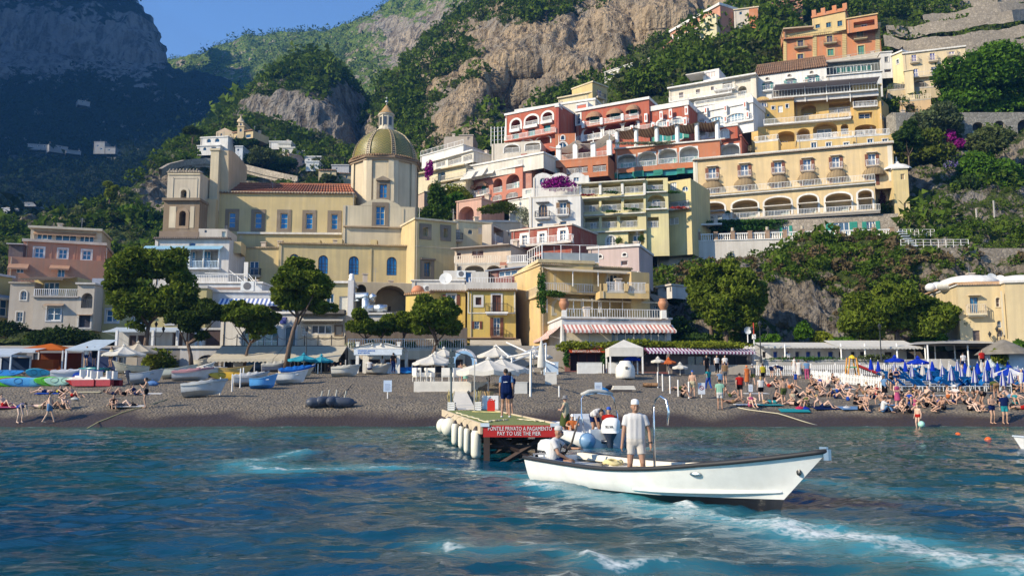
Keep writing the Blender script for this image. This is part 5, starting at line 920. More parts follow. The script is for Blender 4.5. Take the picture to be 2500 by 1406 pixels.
o=building('terrace_house','white stepped terraces with a closed parasol beside the white house','house',540,1030,133);b=Blk(o,(470,960),(640,930),132,1150,5,(.72,.69,.62));b.topband(.15,.15,WHITE);b.done();b=Blk(o,(575,860),(662,850),134,1000,5,(.70,.68,.63));b.win(602,860+8,650,900,nv=0,nh=3,pane=plain((.1,.2,.18)));b.done()
b=Blk(o,(100,1125),(620,1128),128,1250,7,(.66,.56,.44));b.topband(.3,.2,(.70,.68,.64));b.done()
bush('shrub','green shrub on the pergola beside the pink arch',W(*px(395,1035),130),(3.4,1.2,1.5),YELG,1500,.16);bush('shrub','white flowered bush left of the white house',W(*px(580,1110),124),(1.2,.9,2.0),leaf((.12,.16,.06),(.5,.5,.42)),800,.13)
o=building('terrace_house','cream terraced house with small arches and pink bougainvillea right of the dome','house',1250,650,146);fr(*B_)
b=Blk(o,(2030,540),(2420,470),150,780,8,(.70,.62,.42),YR=143);
for q in((2200,515,2256,575),(2270,562,2325,625)):b.win(*q,nv=1,nh=0,fr=(.2,.2,.15),pane=glass((.04,.06,.05)))
b.log(2120,605,2170,680,1.5,.9,None,rail=None);b.log(2186,612,2240,665,1.5,.9,None,rail=None);b.rail(2150,590,2400,555,.8,(.6,.55,.45),CREAM,.25);b.rail(2180,665,2400,620,.8,(.6,.55,.45),CREAM,.25);b.topband(.2,.8,(.7,.6,.4));b.done()
b=Blk(o,(2095,670),(2240,690),141,830,6,(.5,.36,.27));b.topband(.2,.2,CREAM);b.done()
bush('bougainvillea','pink bougainvillea climbing the cream terraced house',W(*px(2135,540),145),(.8,.6,3.0),PURP,700,.16,'bougainvillea');bush('shrub','tall bright green ivy mass below the cream terraced house',W(*px(2310,765),139),(3.6,1.5,3.4),YELG,3000,.2);bush('shrub','ivy column below the cream terraced house, nearest the church',W(*px(2190,790),138),(2.0,1.2,4.5),GREEN,1800,.2);bush('shrub','low green hedge behind the church sacristy',W(*px(2150,870),134),(3.6,1.2,2.2),GREEN,1500,.2)
o=building('terrace_house','long white terraces with slim posts above the cream house','house',1200,420,155)
b=Blk(o,(2150,440),(2480,350),156,520,7,(.72,.69,.62),YR=148);b.log(2190,425,2260,470,1.2,0,None,rail=WT);b.log(2280,400,2385,450,1.2,0,None,rail=WT);b.log(2400,380,2470,425,1.2,0,None,rail=WT);b.topband(.25,.5,WT);b.done()
b=Blk(o,(2066,392),(2400,300),160,490,7,(.74,.73,.70),YR=152);b.rail(2066,385,2400,296,.1,(.7,.7,.68),WT,.4);b.topband(.1,.2,WT);b.done()
o=building('house','grey beige block house at the foot of the cliff','house',1200,320,160);b=Blk(o,(2370,230),(2475,228),161,360,6,(.48,.40,.32));b.win(2432,240,2455,262,nv=0,nh=0);b.topband(.2,.15,(.4,.35,.3));b.done();b=Blk(o,(2476,229),(2512,245),160.9,360,6,(.40,.34,.28),YR=166);b.done()
fr(*D_);o=building('house','long yellow house with a sloping roofline at the cliff foot','house',1150,180,172);b=Blk(o,(865,140),(1136,6),176,260,7,(.68,.58,.34),YR=172);b.topband(.3,.4,CREAM);b.F and None;b.done();c=Blk(o,(1137,6),(1256,36),171.6,240,6,(.60,.47,.20),YR=175);c.win(1176,66,1212,130,nv=1,nh=0,pane=glass((.06,.10,.16)),bal=(1.8,.8,(.1,.1,.1)));c.topband(.3,.3,CREAM);c.done()
b=Blk(o,(520,240),(1160,150),165,420,6,(.70,.64,.52),name='lower_terrace',YR=158);b.topband(.4,.2,WT);b.done()
fr(*E_);o=building('hotel_building','white upper hotel with long open balconies left of the green shuttered house','hotel',300,720,160)
b=Blk(o,(-20,640),(596,512),163,860,8,(.72,.66,.54),YR=155)
for q in((52,658,82,695),(172,636,200,668),(278,616,304,642)):b.win(*q,nv=0,nh=0,fr=(.3,.22,.18),pane=plain((.10,.08,.09)))
b.log(360,588,430,632,1.3,0,(.6,.7),sh=(.1,.25,.22),rail=WT);b.log(470,612,532,680,1.5,1,(.6,.7),rail=WT,pane=glass((.12,.2,.2)));b.log(450,550,560,590,1.2,0,(.4,.7),rail=WT)
b.rail(-20,735,420,640,1.2,WT,WT,.25);b.rail(160,760,560,690,2.2,WT,WT,.25);b.topband(.3,.8,WT);b.rail(300,650,440,615,1.0,WT,WT,.25);b.done()
b=Blk(o,(222,508),(335,486),164,580,5,WT,name='roof_room');b.win(238,512,312,552,nv=3,nh=0,pane=plain((.5,.42,.38)));b.done();b=Blk(o,(98,530),(225,508),164,600,4,(.62,.60,.56),name='roof_terrace');b.z0=b.z1-.2;b.done()
o=building('house','white house with green shutters, oval windows and brown tiled roof below the orange villa','house',850,670,160)
b=Blk(o,(594,545),(1098,486),157,780,7,(.80,.79,.75),YR=152)
for q in((662,592,700,645),(818,570,862,618),(972,545,1022,598)):b.win(*q,nv=1,nh=1,sh=(.03,.20,.18),bal=(2.0,.7,(.6,.6,.58),WHITE,.95,.25),name='door',lint=(.7,.68,.62))
for q in((666,553,690,567),(822,530,846,544),(980,507,1004,521)):b.win(*q,arch=1,nv=0,nh=0,pane=plain((.14,.12,.11)),sur=(.08,(.5,.45,.4)))
b.roof(605,1088,470,4,(.22,.13,.08));b.done()
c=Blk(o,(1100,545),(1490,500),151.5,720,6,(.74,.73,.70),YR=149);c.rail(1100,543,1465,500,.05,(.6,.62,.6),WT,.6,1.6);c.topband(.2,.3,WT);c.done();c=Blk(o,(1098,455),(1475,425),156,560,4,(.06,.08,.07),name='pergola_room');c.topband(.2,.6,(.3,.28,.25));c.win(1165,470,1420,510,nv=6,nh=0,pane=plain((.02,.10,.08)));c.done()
o=building('hotel_building','golden yellow hotel with many arched loggias and a long dark awning','hotel',1050,1080,150);GO_=(.66,.43,.13)
b=Blk(o,(868,712),(1285,665),148,860,7,GO_,YR=145);b.log(918,742,1025,815,1.8,.9,(.6,.35),rail=None,fr=WHITE);b.log(1115,728,1268,800,1.8,0,(.45,.6),rail=WT);b.done()
b=Blk(o,(1282,625),(1482,610),144.5,1120,7,GO_,YR=143.5);b.log(1290,660,1456,768,2,.8,(.45,.55),rail=WT);b.log(1325,798,1425,842,1.0,0,(.8,.95),rail=None);b.log(1300,885,1455,958,2,.7,(.7,.6),rail=WT);b.rail(1290,760,1460,745,.6,WT,WT,.22);b.topband(.3,.3,(.7,.5,.2));b.done()
c=Blk(o,(1483,700),(1535,705),143.2,1120,.6,(.58,.38,.13),YR=147);c.win(1490,720,1505,752,nv=0,nh=0);c.win(1490,815,1508,855,nv=0,nh=0);c.done()
b=Blk(o,(705,695),(1465,612),147,740,6,(.62,.60,.58),YR=142.5,name='top_terrace');b.rail(720,705,1462,620,.6,(.66,.68,.66),WT,.5,1.3);b.done()
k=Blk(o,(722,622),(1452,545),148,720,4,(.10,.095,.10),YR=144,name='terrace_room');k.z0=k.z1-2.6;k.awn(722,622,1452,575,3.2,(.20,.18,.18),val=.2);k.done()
for x in(945,1100,1265):m=MB();a,z0=b.F.sz(x,690);m.bar((a,-.3,z0-1),(a,-.3,z0+3.2),.06);b.ob(m,'post',plain(WT))
b=Blk(o,(596,725),(865,700),147,900,6,GO_,YR=145.5);b.win(618,716+12,675,760,arch=1,nv=2,nh=0,sur=(.15,(.3,.25,.2)),pane=glass((.05,.08,.16)));b.win(708,755,732,778,nv=0,nh=0,sur=(.08,WHITE));b.win(755,752,788,800,nv=1,nh=1,pane=plain((.66,.66,.66)));b.win(808,740,830,768,nv=0,nh=0,sur=(.08,WHITE));b.win(675,808,692,828,nv=0,nh=0);b.eave((.34,.22,.13),.15,.4);b.shape([(600,722),(606,700),(625,690),(660,686),(690,700),(700,718)],.5);b.done()
b=Blk(o,(588,905),(1290,822),143,1120,7,GO_,YR=138.5)
b.rail(655,905,1272,812,.9,WT,WT,.22);b.log(740,932,875,1010,2.4,.8,(.3,.4),rail=None);b.log(888,912,985,1005,2.4,.95,(.4,.5),rail=None);b.log(1002,866,1178,980,2.2,.9,(.6,.75),rail=WT,pane=glass((.16,.2,.18)));b.log(1200,880,1256,955,1.6,.95,(.6,.8),rail=WT)
b.done();b=Blk(o,(565,940),(612,930),141,1100,5,GO_);b.done()
for x0,y0,x1,y1 in((590,1010,755,990),(890,1000,1285,968),(1290,968,1545,950)):k=Blk(o,(x0,y0),(x1,y1),137.5,1120,4,(.66,.46,.17),name='lower_terrace');k.rail(x0,y0,x1,y1,.05,WT,WT,.22);k.topband(.1,.1,WT);x0>800 and[k.win(q,1012-(x0>1200)*25,q+38,1050-(x0>1200)*25,nv=1,nh=0,sur=(.1,WHITE))for q in(x0+205,x0+330,x0+100)];k.done()
o=building('villa','orange red villa with cream pilasters and crenellated penthouse','villa',1130,460,178);OR=(.56,.20,.075);BUF=(.62,.46,.20)
b=Blk(o,(790,272),(1477,182),178,540,10,OR,YR=172)
for q in((893,288,935,342),(1100,256,1142,312),(1314,226,1358,282)):b.win(*q,nv=1,nh=0,fr=(.2,.16,.12),pane=plain((.05,.22,.16))if q[0]>1200 else glass((.05,.06,.09)),sur=(.2,BUF),bal=(2.2,1.0,(.25,.16,.1),(.42,.34,.2)),name='door')
for q in((893,386,935,440),(1106,350,1150,396),(1322,326,1366,388)):b.win(*q,nv=1,nh=0,fr=(.2,.16,.12),pane=plain((.05,.22,.16))if q[0]>1000 else glass((.05,.06,.09)),sur=(.2,BUF),name='door')
b.topband(.8,.5,BUF,'cornice')
for x0,x1,y in((792,815,268),(1000,1028,240),(1210,1240,214),(1445,1476,186)):
 n=16
 for k in range(n):yy=y+4+(200*k/n);b.band(x0,yy,x1,yy+200/n*.86,.12,BUF,'quoin')
for k in range(46):m=MB();x=b.s0+(b.s1-b.s0)*(k+.5)/46;m.box(x-.18,x+.18,-.42,-.01,b.z1-.45,b.z1);b.ob(m,'bracket',plaster(BUF))
b.done()
b=Blk(o,(792,222),(1000,205),177,280,5,OR,name='roof_terrace');b.topband(.3,1.0,(.55,.4,.25));b.log(800,228,990,262,1.5,0,None,rail=None);b.done()
b=Blk(o,(996,132),(1232,108),176.5,260,6,BUF,YR=173,name='penthouse');
for q in((1020,175,1052,202),(1096,162,1130,196),(1176,150,1210,188)):b.win(*q,nv=1,nh=0,fr=(.1,.2,.2),sur=(.15,BUF))
b.topband(.4,.3,OR);[b.ob(MB().box(a,a+.9,-.2,.6,b.z1+.4,b.z1+1.8),'battlement',plaster(OR))for a in[b.s1*t for t in(0,.28,.62,.93)]];b.ob(MB().box(0,b.s1,0,.4,b.z1+.4,b.z1+.9),'parapet',plaster(OR));b.done()
b=Blk(o,(1240,142),(1458,118),172.5,240,6,OR,YR=170,name='penthouse');b.log(1290,150,1440,190,1.6,0,(.3,.8),rail=None);b.topband(.25,.3,BUF);b.done()
b=Blk(o,(970,450),(1480,400),168,560,4,(.5,.46,.38),name='terrace_wall',YR=162);b.rail(970,450,1480,400,.05,(.35,.33,.3),gap=.3);b.done()
o=building('villa','pale cream villa with lilac blue windows at the upper right','villa',1800,690,158)
b=Blk(o,(1640,388),(2082,340),157,760,8,(.72,.58,.36),YR=153.5)
for q in((1702,390,1738,446),(1832,378,1870,436),(1966,366,2008,396)):b.win(*q,nv=1,nh=1,pane=glass((.10,.09,.25)),bal=(1.8,.7,(.5,.42,.3),(.6,.5,.35)),name='door')
for q in((1716,490,1748,546),(1842,476,1884,532)):b.win(*q,nv=1,nh=1,pane=glass((.10,.12,.25)),name='door')
b.rail(1690,548,2000,520,.8,(.6,.55,.5),CREAM,.3);b.log(1715,575,1790,640,1.6,.7,None,rail=None);b.log(1860,558,1925,620,1.6,.7,None,rail=None);b.topband(.3,.3,(.72,.70,.66));b.done()
c=Blk(o,(1562,400),(1640,388),159.5,760,5,(.74,.64,.34),YR=157.2);c.win(1596,425,1612,455,nv=0,nh=0,sur=(.15,WHITE));c.topband(.3,.3,WHITE);c.done();c=Blk(o,(1650,510),(1712,500),154.5,720,2,(.72,.60,.36),name='chimney_stack');c.topband(.2,.2,CREAM);c.done()
c=Blk(o,(1480,378),(1562,372),160,560,6,(.74,.72,.68));c.win(1510,405,1538,442,nv=0,nh=0,sur=(.1,(.6,.58,.55)),pane=plain((.14,.14,.14)));c.topband(.2,.2,WHITE);c.win(1508,492,1560,515,nv=0,nh=0,pane=plain((.03,.02,.02)));c.done()
o=building('terrace_wall','orange terrace with balustrade and pale arch below the cream villa','wall',1730,790,150)
b=Blk(o,(1618,722),(1838,700),150,850,5,(.62,.42,.22));b.log(1660,742,1730,800,.8,.9,None,rail=None);b.rail(1618,720,1838,698,.05,(.6,.5,.36),gap=.28,r=.05);b.topband(.12,.1,(.7,.55,.35));b.done();b=Blk(o,(1532,640),(2040,600),156,720,4,(.60,.48,.30),name='upper_terrace');b.rail(1532,640,2040,600,.05,(.5,.42,.34),gap=.3);b.done()
b=Blk(o,(1838,745),(2210,715),148,850,4,(.58,.45,.28));b.log(1895,742,1978,800,1.0,.9,None,rail=None);b.log(2005,742,2052,800,1.0,.9,None,rail=None);b.done()
o=building('stone_wall','rough grey stone wall with dark arches right of the stacked hotels','wall',2100,950,144);ST=stone((.30,.28,.24),2)
b=Blk(o,(1560,800),(2620,798),141.5,1100,3,STONE,mat=ST)
for q in((2135,868,2216,930),(2288,858,2372,1000),(2456,850,2560,1010)):b.win(*q,arch=1,nv=0,nh=0,deep=1.2,fr=(.16,.14,.12),pane=plain((.03,.03,.035)))
b.done();k=Blk(o,(1588,800),(1665,800),139,1180,3,STONE,mat=ST,name='buttress');k.done();b=Blk(o,(2135,930),(2225,930),141.2,1010,1,WHITE,name='infill_wall');b.done()
o=building('villa','long pink villa with white trim under the cliff','villa',150,330,215);b=Blk(o,(-10,236),(345,112),222,480,8,(.56,.24,.15),YR=205)
for q in((90,240,110,270),(168,206,194,242),(262,168,280,196),(30,262,46,290)):b.win(*q,nv=1,nh=0,sur=(.3,WT))
for x in(8,62,140,222,310):b.band(x-5,250-x*.32,x+5,330-x*.32,.15,WT,'pilaster')
b.topband(.7,.4,WT);b.done();b=Blk(o,(0,285),(36,290),212,460,5,(.28,.08,.06));b.done();b=Blk(o,(315,100),(400,150),204,330,5,(.62,.58,.36));b.done()
o=building('house','white and orange house among trees at the cliff top','house',520,110,205);b=Blk(o,(440,78),(615,56),206,260,5,(.62,.56,.48));b.win(480,85,500,105,nv=0,nh=0);b.topband(.3,.3,CREAM);b.done();b=Blk(o,(548,68),(610,60),204,260,3,(.6,.2,.07));b.done();b=Blk(o,(700,20),(925,-10),215,260,6,(.55,.24,.15));b.log(820,5,885,45,1,.9,None);b.done()
fr(*N_);o=building('house','small white house on the slope below the cliff','house',1880,600,190);b=Blk(o,(1800,558),(2012,470),229,690,6,(.72,.70,.64),YR=222);b.win(1840,565,1862,588,nv=0,nh=0);b.win(1905,535,1925,560,nv=0,nh=0);b.topband(.2,.2,WT);b.done();b=Blk(o,(2000,490),(2195,425),224,560,1,(.6,.54,.46),name='garden_wall');b.done()
fr(*F_);o=building('house','cream house with white domes on its roof at the right edge','house',2150,1400,82);CR=(.68,.54,.30)
b=Blk(o,(1982,1048),(2322,1040),83,1500,9,CR);b.win(2075,1130,2134,1246,nv=1,nh=0,pane=glass((.02,.12,.24)),fr=(.2,.2,.2),bal=(2.3,.8,(.6,.5,.36),CREAM),lint=(.6,.48,.3));b.win(2258,1132,2288,1196,arch=1,nv=0,nh=1,sur=(.1,CREAM),pane=glass((.16,.12,.10)));b.win(2268,1296,2300,1346,arch=1,nv=0,nh=1,pane=glass((.06,.1,.16)));b.win(2095,1366,2146,1440,nv=0,nh=2,pane=plain((.12,.09,.08)),fr=(.2,.15,.12));b.win(2272,1365,2305,1410,nv=0,nh=2,pane=plain((.12,.09,.08)));b.topband(.15,.15,WHITE);b.eave((.55,.35,.2),.1,.2);b.done()
c=Blk(o,(2322,1028),(2620,1020),81,1500,9,CR);c.band(2300,1085,2312,1400,.1,CREAM,'pipe');c.topband(.25,.2,WHITE);c.done()
l=Blk(o,(1772,1110),(1981,1050),93,1500,5,CR,YR=83.2);l.win(1925,1150,1940,1180,nv=0,nh=0);l.topband(.15,.3,(.5,.3,.16));l.done()
for x,r in((2060,3.0),(2420,3.4)):m=MB();m.ell((0,0,0),(r,3,1.0),20,10);c_=W(*px(x,1042),86);m.obj('roof_dome',plaster(WHITE),o,True,o.matrix_basis.inverted()@T(c_))
for k,(x,y,r)in enumerate(((1795,1048,.62),(1838,1045,.72),(1880,1045,.6),(1925,1038,.5))):m=MB();m.ell((0,0,0),(r,r,r*.8),14,8);tag(m.obj('water_tank',plain((.62,.62,.62)),None,True,T(W(*px(x,y+12),90))),('leftmost white water tank beside the domed cream house','second white water tank from the left beside the domed cream house','third white water tank from the left beside the domed cream house','smallest white tank against the domed cream house')[k],'water tank')
for x,lab in((2186,'small satellite dish between the white roof domes'),(2232,'large satellite dish between the white roof domes'),(2290,'satellite dish beside the right roof dome')):dish(x,1005,86,.5 if x!=2232 else .7,lab)
fr(*O_)
def small(label,blocks,name='house',cat='house'):
 x0,y0,x1,y1,Y,*_=blocks[0];o=building(name,label,cat,(x0+x1)/2,y1,Y)
 for(x0,y0,x1,y1,Y,col,wins,*rf)in blocks:
  b=Blk(o,(x0,y0),(x1,y0+(rf[1]if len(rf)>1 else 0)),Y,y1,7,col)
  for wx,wy,ww,wh,ar in wins:b.win(wx,wy,wx+ww,wy+wh,arch=ar,nv=0,nh=0)
  if rf and rf[0]=='g':b.shape([(x0-3,y0),(x1+3,y0),((x0+x1)/2,y0-(x1-x0)*.25)],6,(.66,.50,.34))
  elif rf and rf[0]=='t':b.eave((.36,.22,.14),.2,.4)
  else:b.topband(.3,.2,mul(col,1.05))
  b.done()
 return o
VW=(.74,.73,.70)
small('white villa with blue arched windows on the village hilltop',[(1225,845,1392,945,218,VW,[(1262,848,26,24,1),(1312,845,28,24,1)],'f',-8),(1205,895,1345,950,216,VW,[(1240,900,20,20,1),(1290,898,30,14,0)],'f',-4),(1365,838,1396,945,217.5,(.66,.64,.60),[(1372,850,16,30,1)],'f',4)])
small('cream gabled house above the white hilltop villa',[(1320,808,1425,850,232,(.66,.52,.34),[(1345,815,10,14,0)],'g')])
small('ochre house with a tower roof beside the little campanile',[(1420,815,1545,860,230,(.60,.46,.24),[(1440,828,12,18,0),(1500,822,30,20,0)],'t',-18)])
o=small('little campanile on the village hilltop',[(1450,775,1490,845,228,(.66,.50,.28),[(1462,785,14,20,1)]),(1455,748,1484,778,228.3,(.66,.52,.32),[(1464,753,11,18,1)])],'bell_tower','bell tower');m=MB();m.lathe([(1.1,0),(1.0,.4),(.7,.9),(.3,1.3),(.1,2.0)],12);m.obj('cupola',plaster((.62,.48,.30)),o,True,o.matrix_basis.inverted()@T(W(1469.5/2.5,748/2.5,229.5)))
small('white house with a flat roof right of the campanile',[(1645,868,1778,912,228,VW,[(1740,870,16,14,0)]),(1700,880,1775,902,226,(.72,.70,.62),[])])
small('small white cube house among the village trees',[(1437,898,1482,985,214,(.66,.70,.74),[(1448,910,12,12,0)])])
small('white arcaded house stepping down right of the village',[(1722,905,1800,975,226,(.70,.68,.60),[(1738,925,9,24,1),(1755,930,9,24,1)]),(1790,925,1860,960,228,VW,[])])
small('pink village house beside the white cube house',[(1765,945,1880,1040,222,(.60,.36,.28),[(1800,965,12,14,0),(1845,980,12,16,0),(1850,1010,12,16,0)],'f',18)])
small('blue white cube house at the lower right of the village',[(1868,990,1947,1045,218,(.64,.68,.72),[(1890,1005,9,9,0)])])
small('white flat roofed house behind the pink village house',[(1860,960,1960,1000,224,(.70,.70,.68),[(1880,972,10,8,0)])])
small('cream village house with two small balconies left of the dome',[(1945,1042,2052,1125,212,(.62,.50,.30),[(1975,1055,10,14,0),(2015,1052,10,14,0),(1980,1085,10,14,0)],'t')])
small('shaded ochre house right beside the dome',[(2050,1060,2150,1125,214,(.48,.38,.22),[(2065,1072,12,16,0),(2110,1072,12,16,0)],'t',3)])
small('grey roofed house above the dome side houses',[(2025,1012,2130,1060,218,(.42,.44,.48),[(2050,1025,10,8,0)])])
o=building('road_wall','curved pale road wall sweeping round the village hill','wall',1200,1000,210);m=MB()
pts=[W(*px(*p[:2]),p[2])for p in((978,1030,186),(1030,1000,194),(1120,978,203),(1250,965,209),(1450,992,212),(1600,1030,210),(1740,1062,207),(1820,1078,206))]
for a,c in zip(pts,pts[1:]):
 d=(c-a);d.z=0;nrm=Vector((d.y,-d.x,0)).normalized()*.35;m.add([a+nrm,c+nrm,c-nrm,a-nrm,a+nrm-Vector((0,0,1.6)),c+nrm-Vector((0,0,1.6)),c-nrm-Vector((0,0,1.6)),a-nrm-Vector((0,0,1.6))],[(0,1,2,3),(0,4,5,1),(3,2,6,7)])
 m.add([a,c,c-Vector((0,0,2.4)),a-Vector((0,0,2.4))],[(0,1,2,3)])
m.obj('parapet',stone((.44,.38,.30),2),o,False,o.matrix_basis.inverted())
SHADED_WHITE=(.24,.26,.29)  # white walls in blue grey, the valley shade put into their colour
small('long white hotel low on the shaded valley slope',[(170,880,300,912,470,SHADED_WHITE,[(190,888,12,9,0),(230,888,12,9,0),(265,888,12,9,0)],'f',8),(300,882,415,925,468,SHADED_WHITE,[(320,890,14,10,0),(360,893,14,10,0)],'f',20),(400,915,495,935,466,SHADED_WHITE,[],'f',12)])
small('white stepped villa beside the long hotel in the valley',[(575,868,640,940,470,SHADED_WHITE,[(590,885,12,10,0),(612,905,12,10,0)]),(640,902,705,940,468,SHADED_WHITE,[(660,912,12,9,0)])])
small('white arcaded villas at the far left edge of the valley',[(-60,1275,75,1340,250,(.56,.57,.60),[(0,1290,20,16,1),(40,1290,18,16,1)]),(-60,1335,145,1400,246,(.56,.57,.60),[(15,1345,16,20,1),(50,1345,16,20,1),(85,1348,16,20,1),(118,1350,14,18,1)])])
small('grey villa high on the dark valley slope',[(478,612,550,640,560,SHADED_WHITE,[(500,618,12,8,0)],'f',14)])
small('tiny white house on the ridge right of the dome',[(2315,560,2390,585,400,(.60,.60,.58),[(2330,565,14,8,0),(2360,565,14,8,0)])])
small('low pale house on the shaded slope above the pink hotel',[(150,1240,220,1260,330,SHADED_WHITE,[(170,1246,14,8,0)])])
fr(*E_)
for k,(p,hgt,lab)in enumerate((([(1520,185,192),(1750,180,191),(2060,130,190),(2420,62,188),(2620,90,196)],3.1,'high dry stone terrace wall at the upper right'),([(1500,250,186),(1700,285,184),(2050,250,182),(2400,190,181),(2620,170,181)],3.0,'long dry stone terrace wall above the cream villa'),([(1700,40,215),(2000,20,214),(2300,-20,212),(2600,-40,212)],3.4,'dry stone terrace wall near the top right corner'),([(1640,330,178),(1850,318,176),(2150,290,175),(2560,260,174)],2.6,'lowest dry stone terrace wall behind the cream villa'),([(1780,110,204),(2050,75,203),(2320,30,202),(2600,20,203)],3.0,'middle dry stone terrace wall at the upper right'))):
 m=MB();P=[W(*px(a,c),y)for a,c,y in p];pts=[]
 for i in range(len(P)-1):pts+=[P[i].lerp(P[i+1],t/14)for t in range(14)]
 pts.append(P[-1]);pts=[q+Vector((0,.4*sin(i*.19),.08*sin(i*1.9)+.25*sin(i*.43)))for i,q in enumerate(pts)]
 for a,c in zip(pts,pts[1:]):dn=Vector((0,-.5,-hgt));bk=Vector((0,3.5,.1));m.add([a,c,c+dn,a+dn,a+bk,c+bk],[(0,3,2,1),(0,1,5,4)])
 o=tag(m.obj('stone_wall',stone((.34,.29,.225),1.9)),lab,'wall')
o=building('stone_wall','dry stone retaining wall on the lower right above the domed cream house','wall',2200,660,104);fr(0,0,1);b=Blk(o,(2205,606),(2640,606),104,740,2,STONE,mat=stone((.33,.28,.22),2.2));b.done()
o=building('railing_fence','white pipe railing along the path right of the hotel','railing',2280,600,105)
for x0,x1,y,Y in((2200,2365,588,105),(2195,2282,562,112)):
 m=MB();n=9
 for k in range(n+1):p=W(x0+(x1-x0)*k/n,y+16,Y);m.bar(p,p+Vector((0,0,1.05)),.035,5)
 for h in(.3,.65,1.03):m.bar(W(x0,y+16,Y)+Vector((0,0,h)),W(x1,y+16,Y)+Vector((0,0,h)),.03,5)
 m.obj('railing',plain(WHITE),o,False,o.matrix_basis.inverted())
m=MB();a,c=W(2200,565,110),W(2230,600,105)
for k in range(7):m.box(*(lambda q:(q.x-.5,q.x+.5,q.y-.2,q.y+.2,q.z-.1,q.z))(a.lerp(c,k/6)))
tag(m.obj('stairs',plain((.5,.55,.6)),o,False,o.matrix_basis.inverted()),kind='stuff')
# ------------------------------------------------------------------ promenade, beach restaurants, trees and beach furniture
fr(0,0,1)
gz=lambda x,y:float(beach_z(x,y))
AT=lambda u,Y:(u-1250)/FPX*Y
m=MB();m.slab([(AT(-500,79),79.6),(AT(1640,79),79.6),(AT(1640,79),96),(AT(-500,79),96)],1.5,6.2);tag(m.obj('promenade',plaster((.40,.36,.30))),'raised promenade behind the beach restaurants',None,None,'structure')
m=MB();m.slab([(AT(1640,79)+.02,77.5),(AT(3000,77),77.5),(AT(3000,77),97),(AT(1640,79)+.02,97)],1.0,4.3);tag(m.obj('promenade',plaster((.42,.38,.32))),'lower terrace floor of the restaurants on the right',None,None,'structure')
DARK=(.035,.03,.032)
o=building('beach_restaurant','beach restaurant with shade painted dark under the long cream scalloped awning','restaurant',690,910,78.5)
b=Blk(o,(541,843),(848,843),78.6,912,.9,(.10,.09,.085));  # wall colour darkened to carry the shade below the awning
for k in range(6):x=546+k*50;b.win(x,862,x+46,910,nv=2,nh=0,fr=(.10,.08,.07),deep=.6,pane=plain((.02,.016,.016)))  # near black panes stand in for the unlit interior
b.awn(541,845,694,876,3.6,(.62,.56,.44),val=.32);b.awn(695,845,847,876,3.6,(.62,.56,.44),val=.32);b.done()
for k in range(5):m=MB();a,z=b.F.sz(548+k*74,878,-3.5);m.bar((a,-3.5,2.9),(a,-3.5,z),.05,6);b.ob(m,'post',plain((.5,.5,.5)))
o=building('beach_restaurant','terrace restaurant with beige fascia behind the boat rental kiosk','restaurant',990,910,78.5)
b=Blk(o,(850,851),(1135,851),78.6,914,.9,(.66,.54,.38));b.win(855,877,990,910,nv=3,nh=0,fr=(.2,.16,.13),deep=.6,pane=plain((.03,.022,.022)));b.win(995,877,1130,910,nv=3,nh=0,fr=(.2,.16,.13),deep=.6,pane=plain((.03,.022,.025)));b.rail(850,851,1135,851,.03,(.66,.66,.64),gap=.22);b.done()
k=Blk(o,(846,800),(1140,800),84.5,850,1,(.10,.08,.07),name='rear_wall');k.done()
for k,u in enumerate((860,905,950,1000,1085,1115)):bush('flower_box',('white flowering plant at the left end of the terrace restaurant','dark plant tub on the terrace restaurant, second from the left','plant tub under the round pine on the terrace restaurant','plant tub in the middle of the terrace restaurant','plant tub near the right end of the terrace restaurant','small plant at the right end of the terrace restaurant')[k],W(u,845,79.3),(.7,.4,.55),leaf((.2,.22,.1),(.6,.6,.4))if k==0 else VINE,260,.10,'plant')
o=building('veranda_restaurant','white veranda restaurant with a glass roof behind the left tall pine','restaurant',380,860,84)
b=Blk(o,(284,800),(545,800),88,864,2,(.50,.52,.55));
for q in((314,818,332,856),(335,818,352,856),(420,812,446,856),(460,812,480,835),(500,805,540,850)):b.win(*q,nv=0,nh=0,fr=(.3,.25,.22),pane=plain((.05,.03,.03)),name='door')
b.awn(284,799,490,809,3.0,(.50,.58,.66),val=.08,name='glass_roof');b.done()
for u in(284,372,432,478,490):m=MB();m.box(AT(u,84)-.12,AT(u,84)+.12,84,84.24,6.0,W(u,806,84).z);m.obj('post',plain((.62,.64,.68)),o,False,o.matrix_basis.inverted())
b=Blk(o,(440,850),(548,850),79.2,915,1,(.50,.50,.52),name='lower_wall');b.win(480,866,534,905,arch=1,nv=1,nh=1,fr=(.12,.08,.06),pane=plain((.03,.03,.035)),name='door');b.topband(.2,.2,WHITE);b.done()
b=Blk(o,(-200,850),(440,850),79.3,915,1,(.17,.17,.19),name='lower_wall');b.topband(.15,.2,(.4,.4,.42));[b.win(q,862,q+44,905,nv=1,nh=0,deep=.5,fr=(.12,.12,.14),pane=plain((.03,.03,.035)),name='door')for q in(20,80,170,230,290,350)];b.done()  # long left wall darkened, the shade of the fronts put into its colour
bush('hedge','dark clipped hedge below the grey house at the far left',W(150,838,84),(4.0,1.5,1.7),GD,2600,.16,'hedge',squash=.6);bush('hedge','dark leafy hedge at the far left edge',W(25,812,85),(2.6,1.4,1.2),GD,1400,.16,'hedge');bush('shrub','bright yellow green bush beside the cream parasols',OB(385,900),(1.9,1.2,1.9),YELG,1500,.15)
o=building('beach_restaurant','ivy roofed pergola restaurant with a red lettered awning','restaurant',1430,905,77)
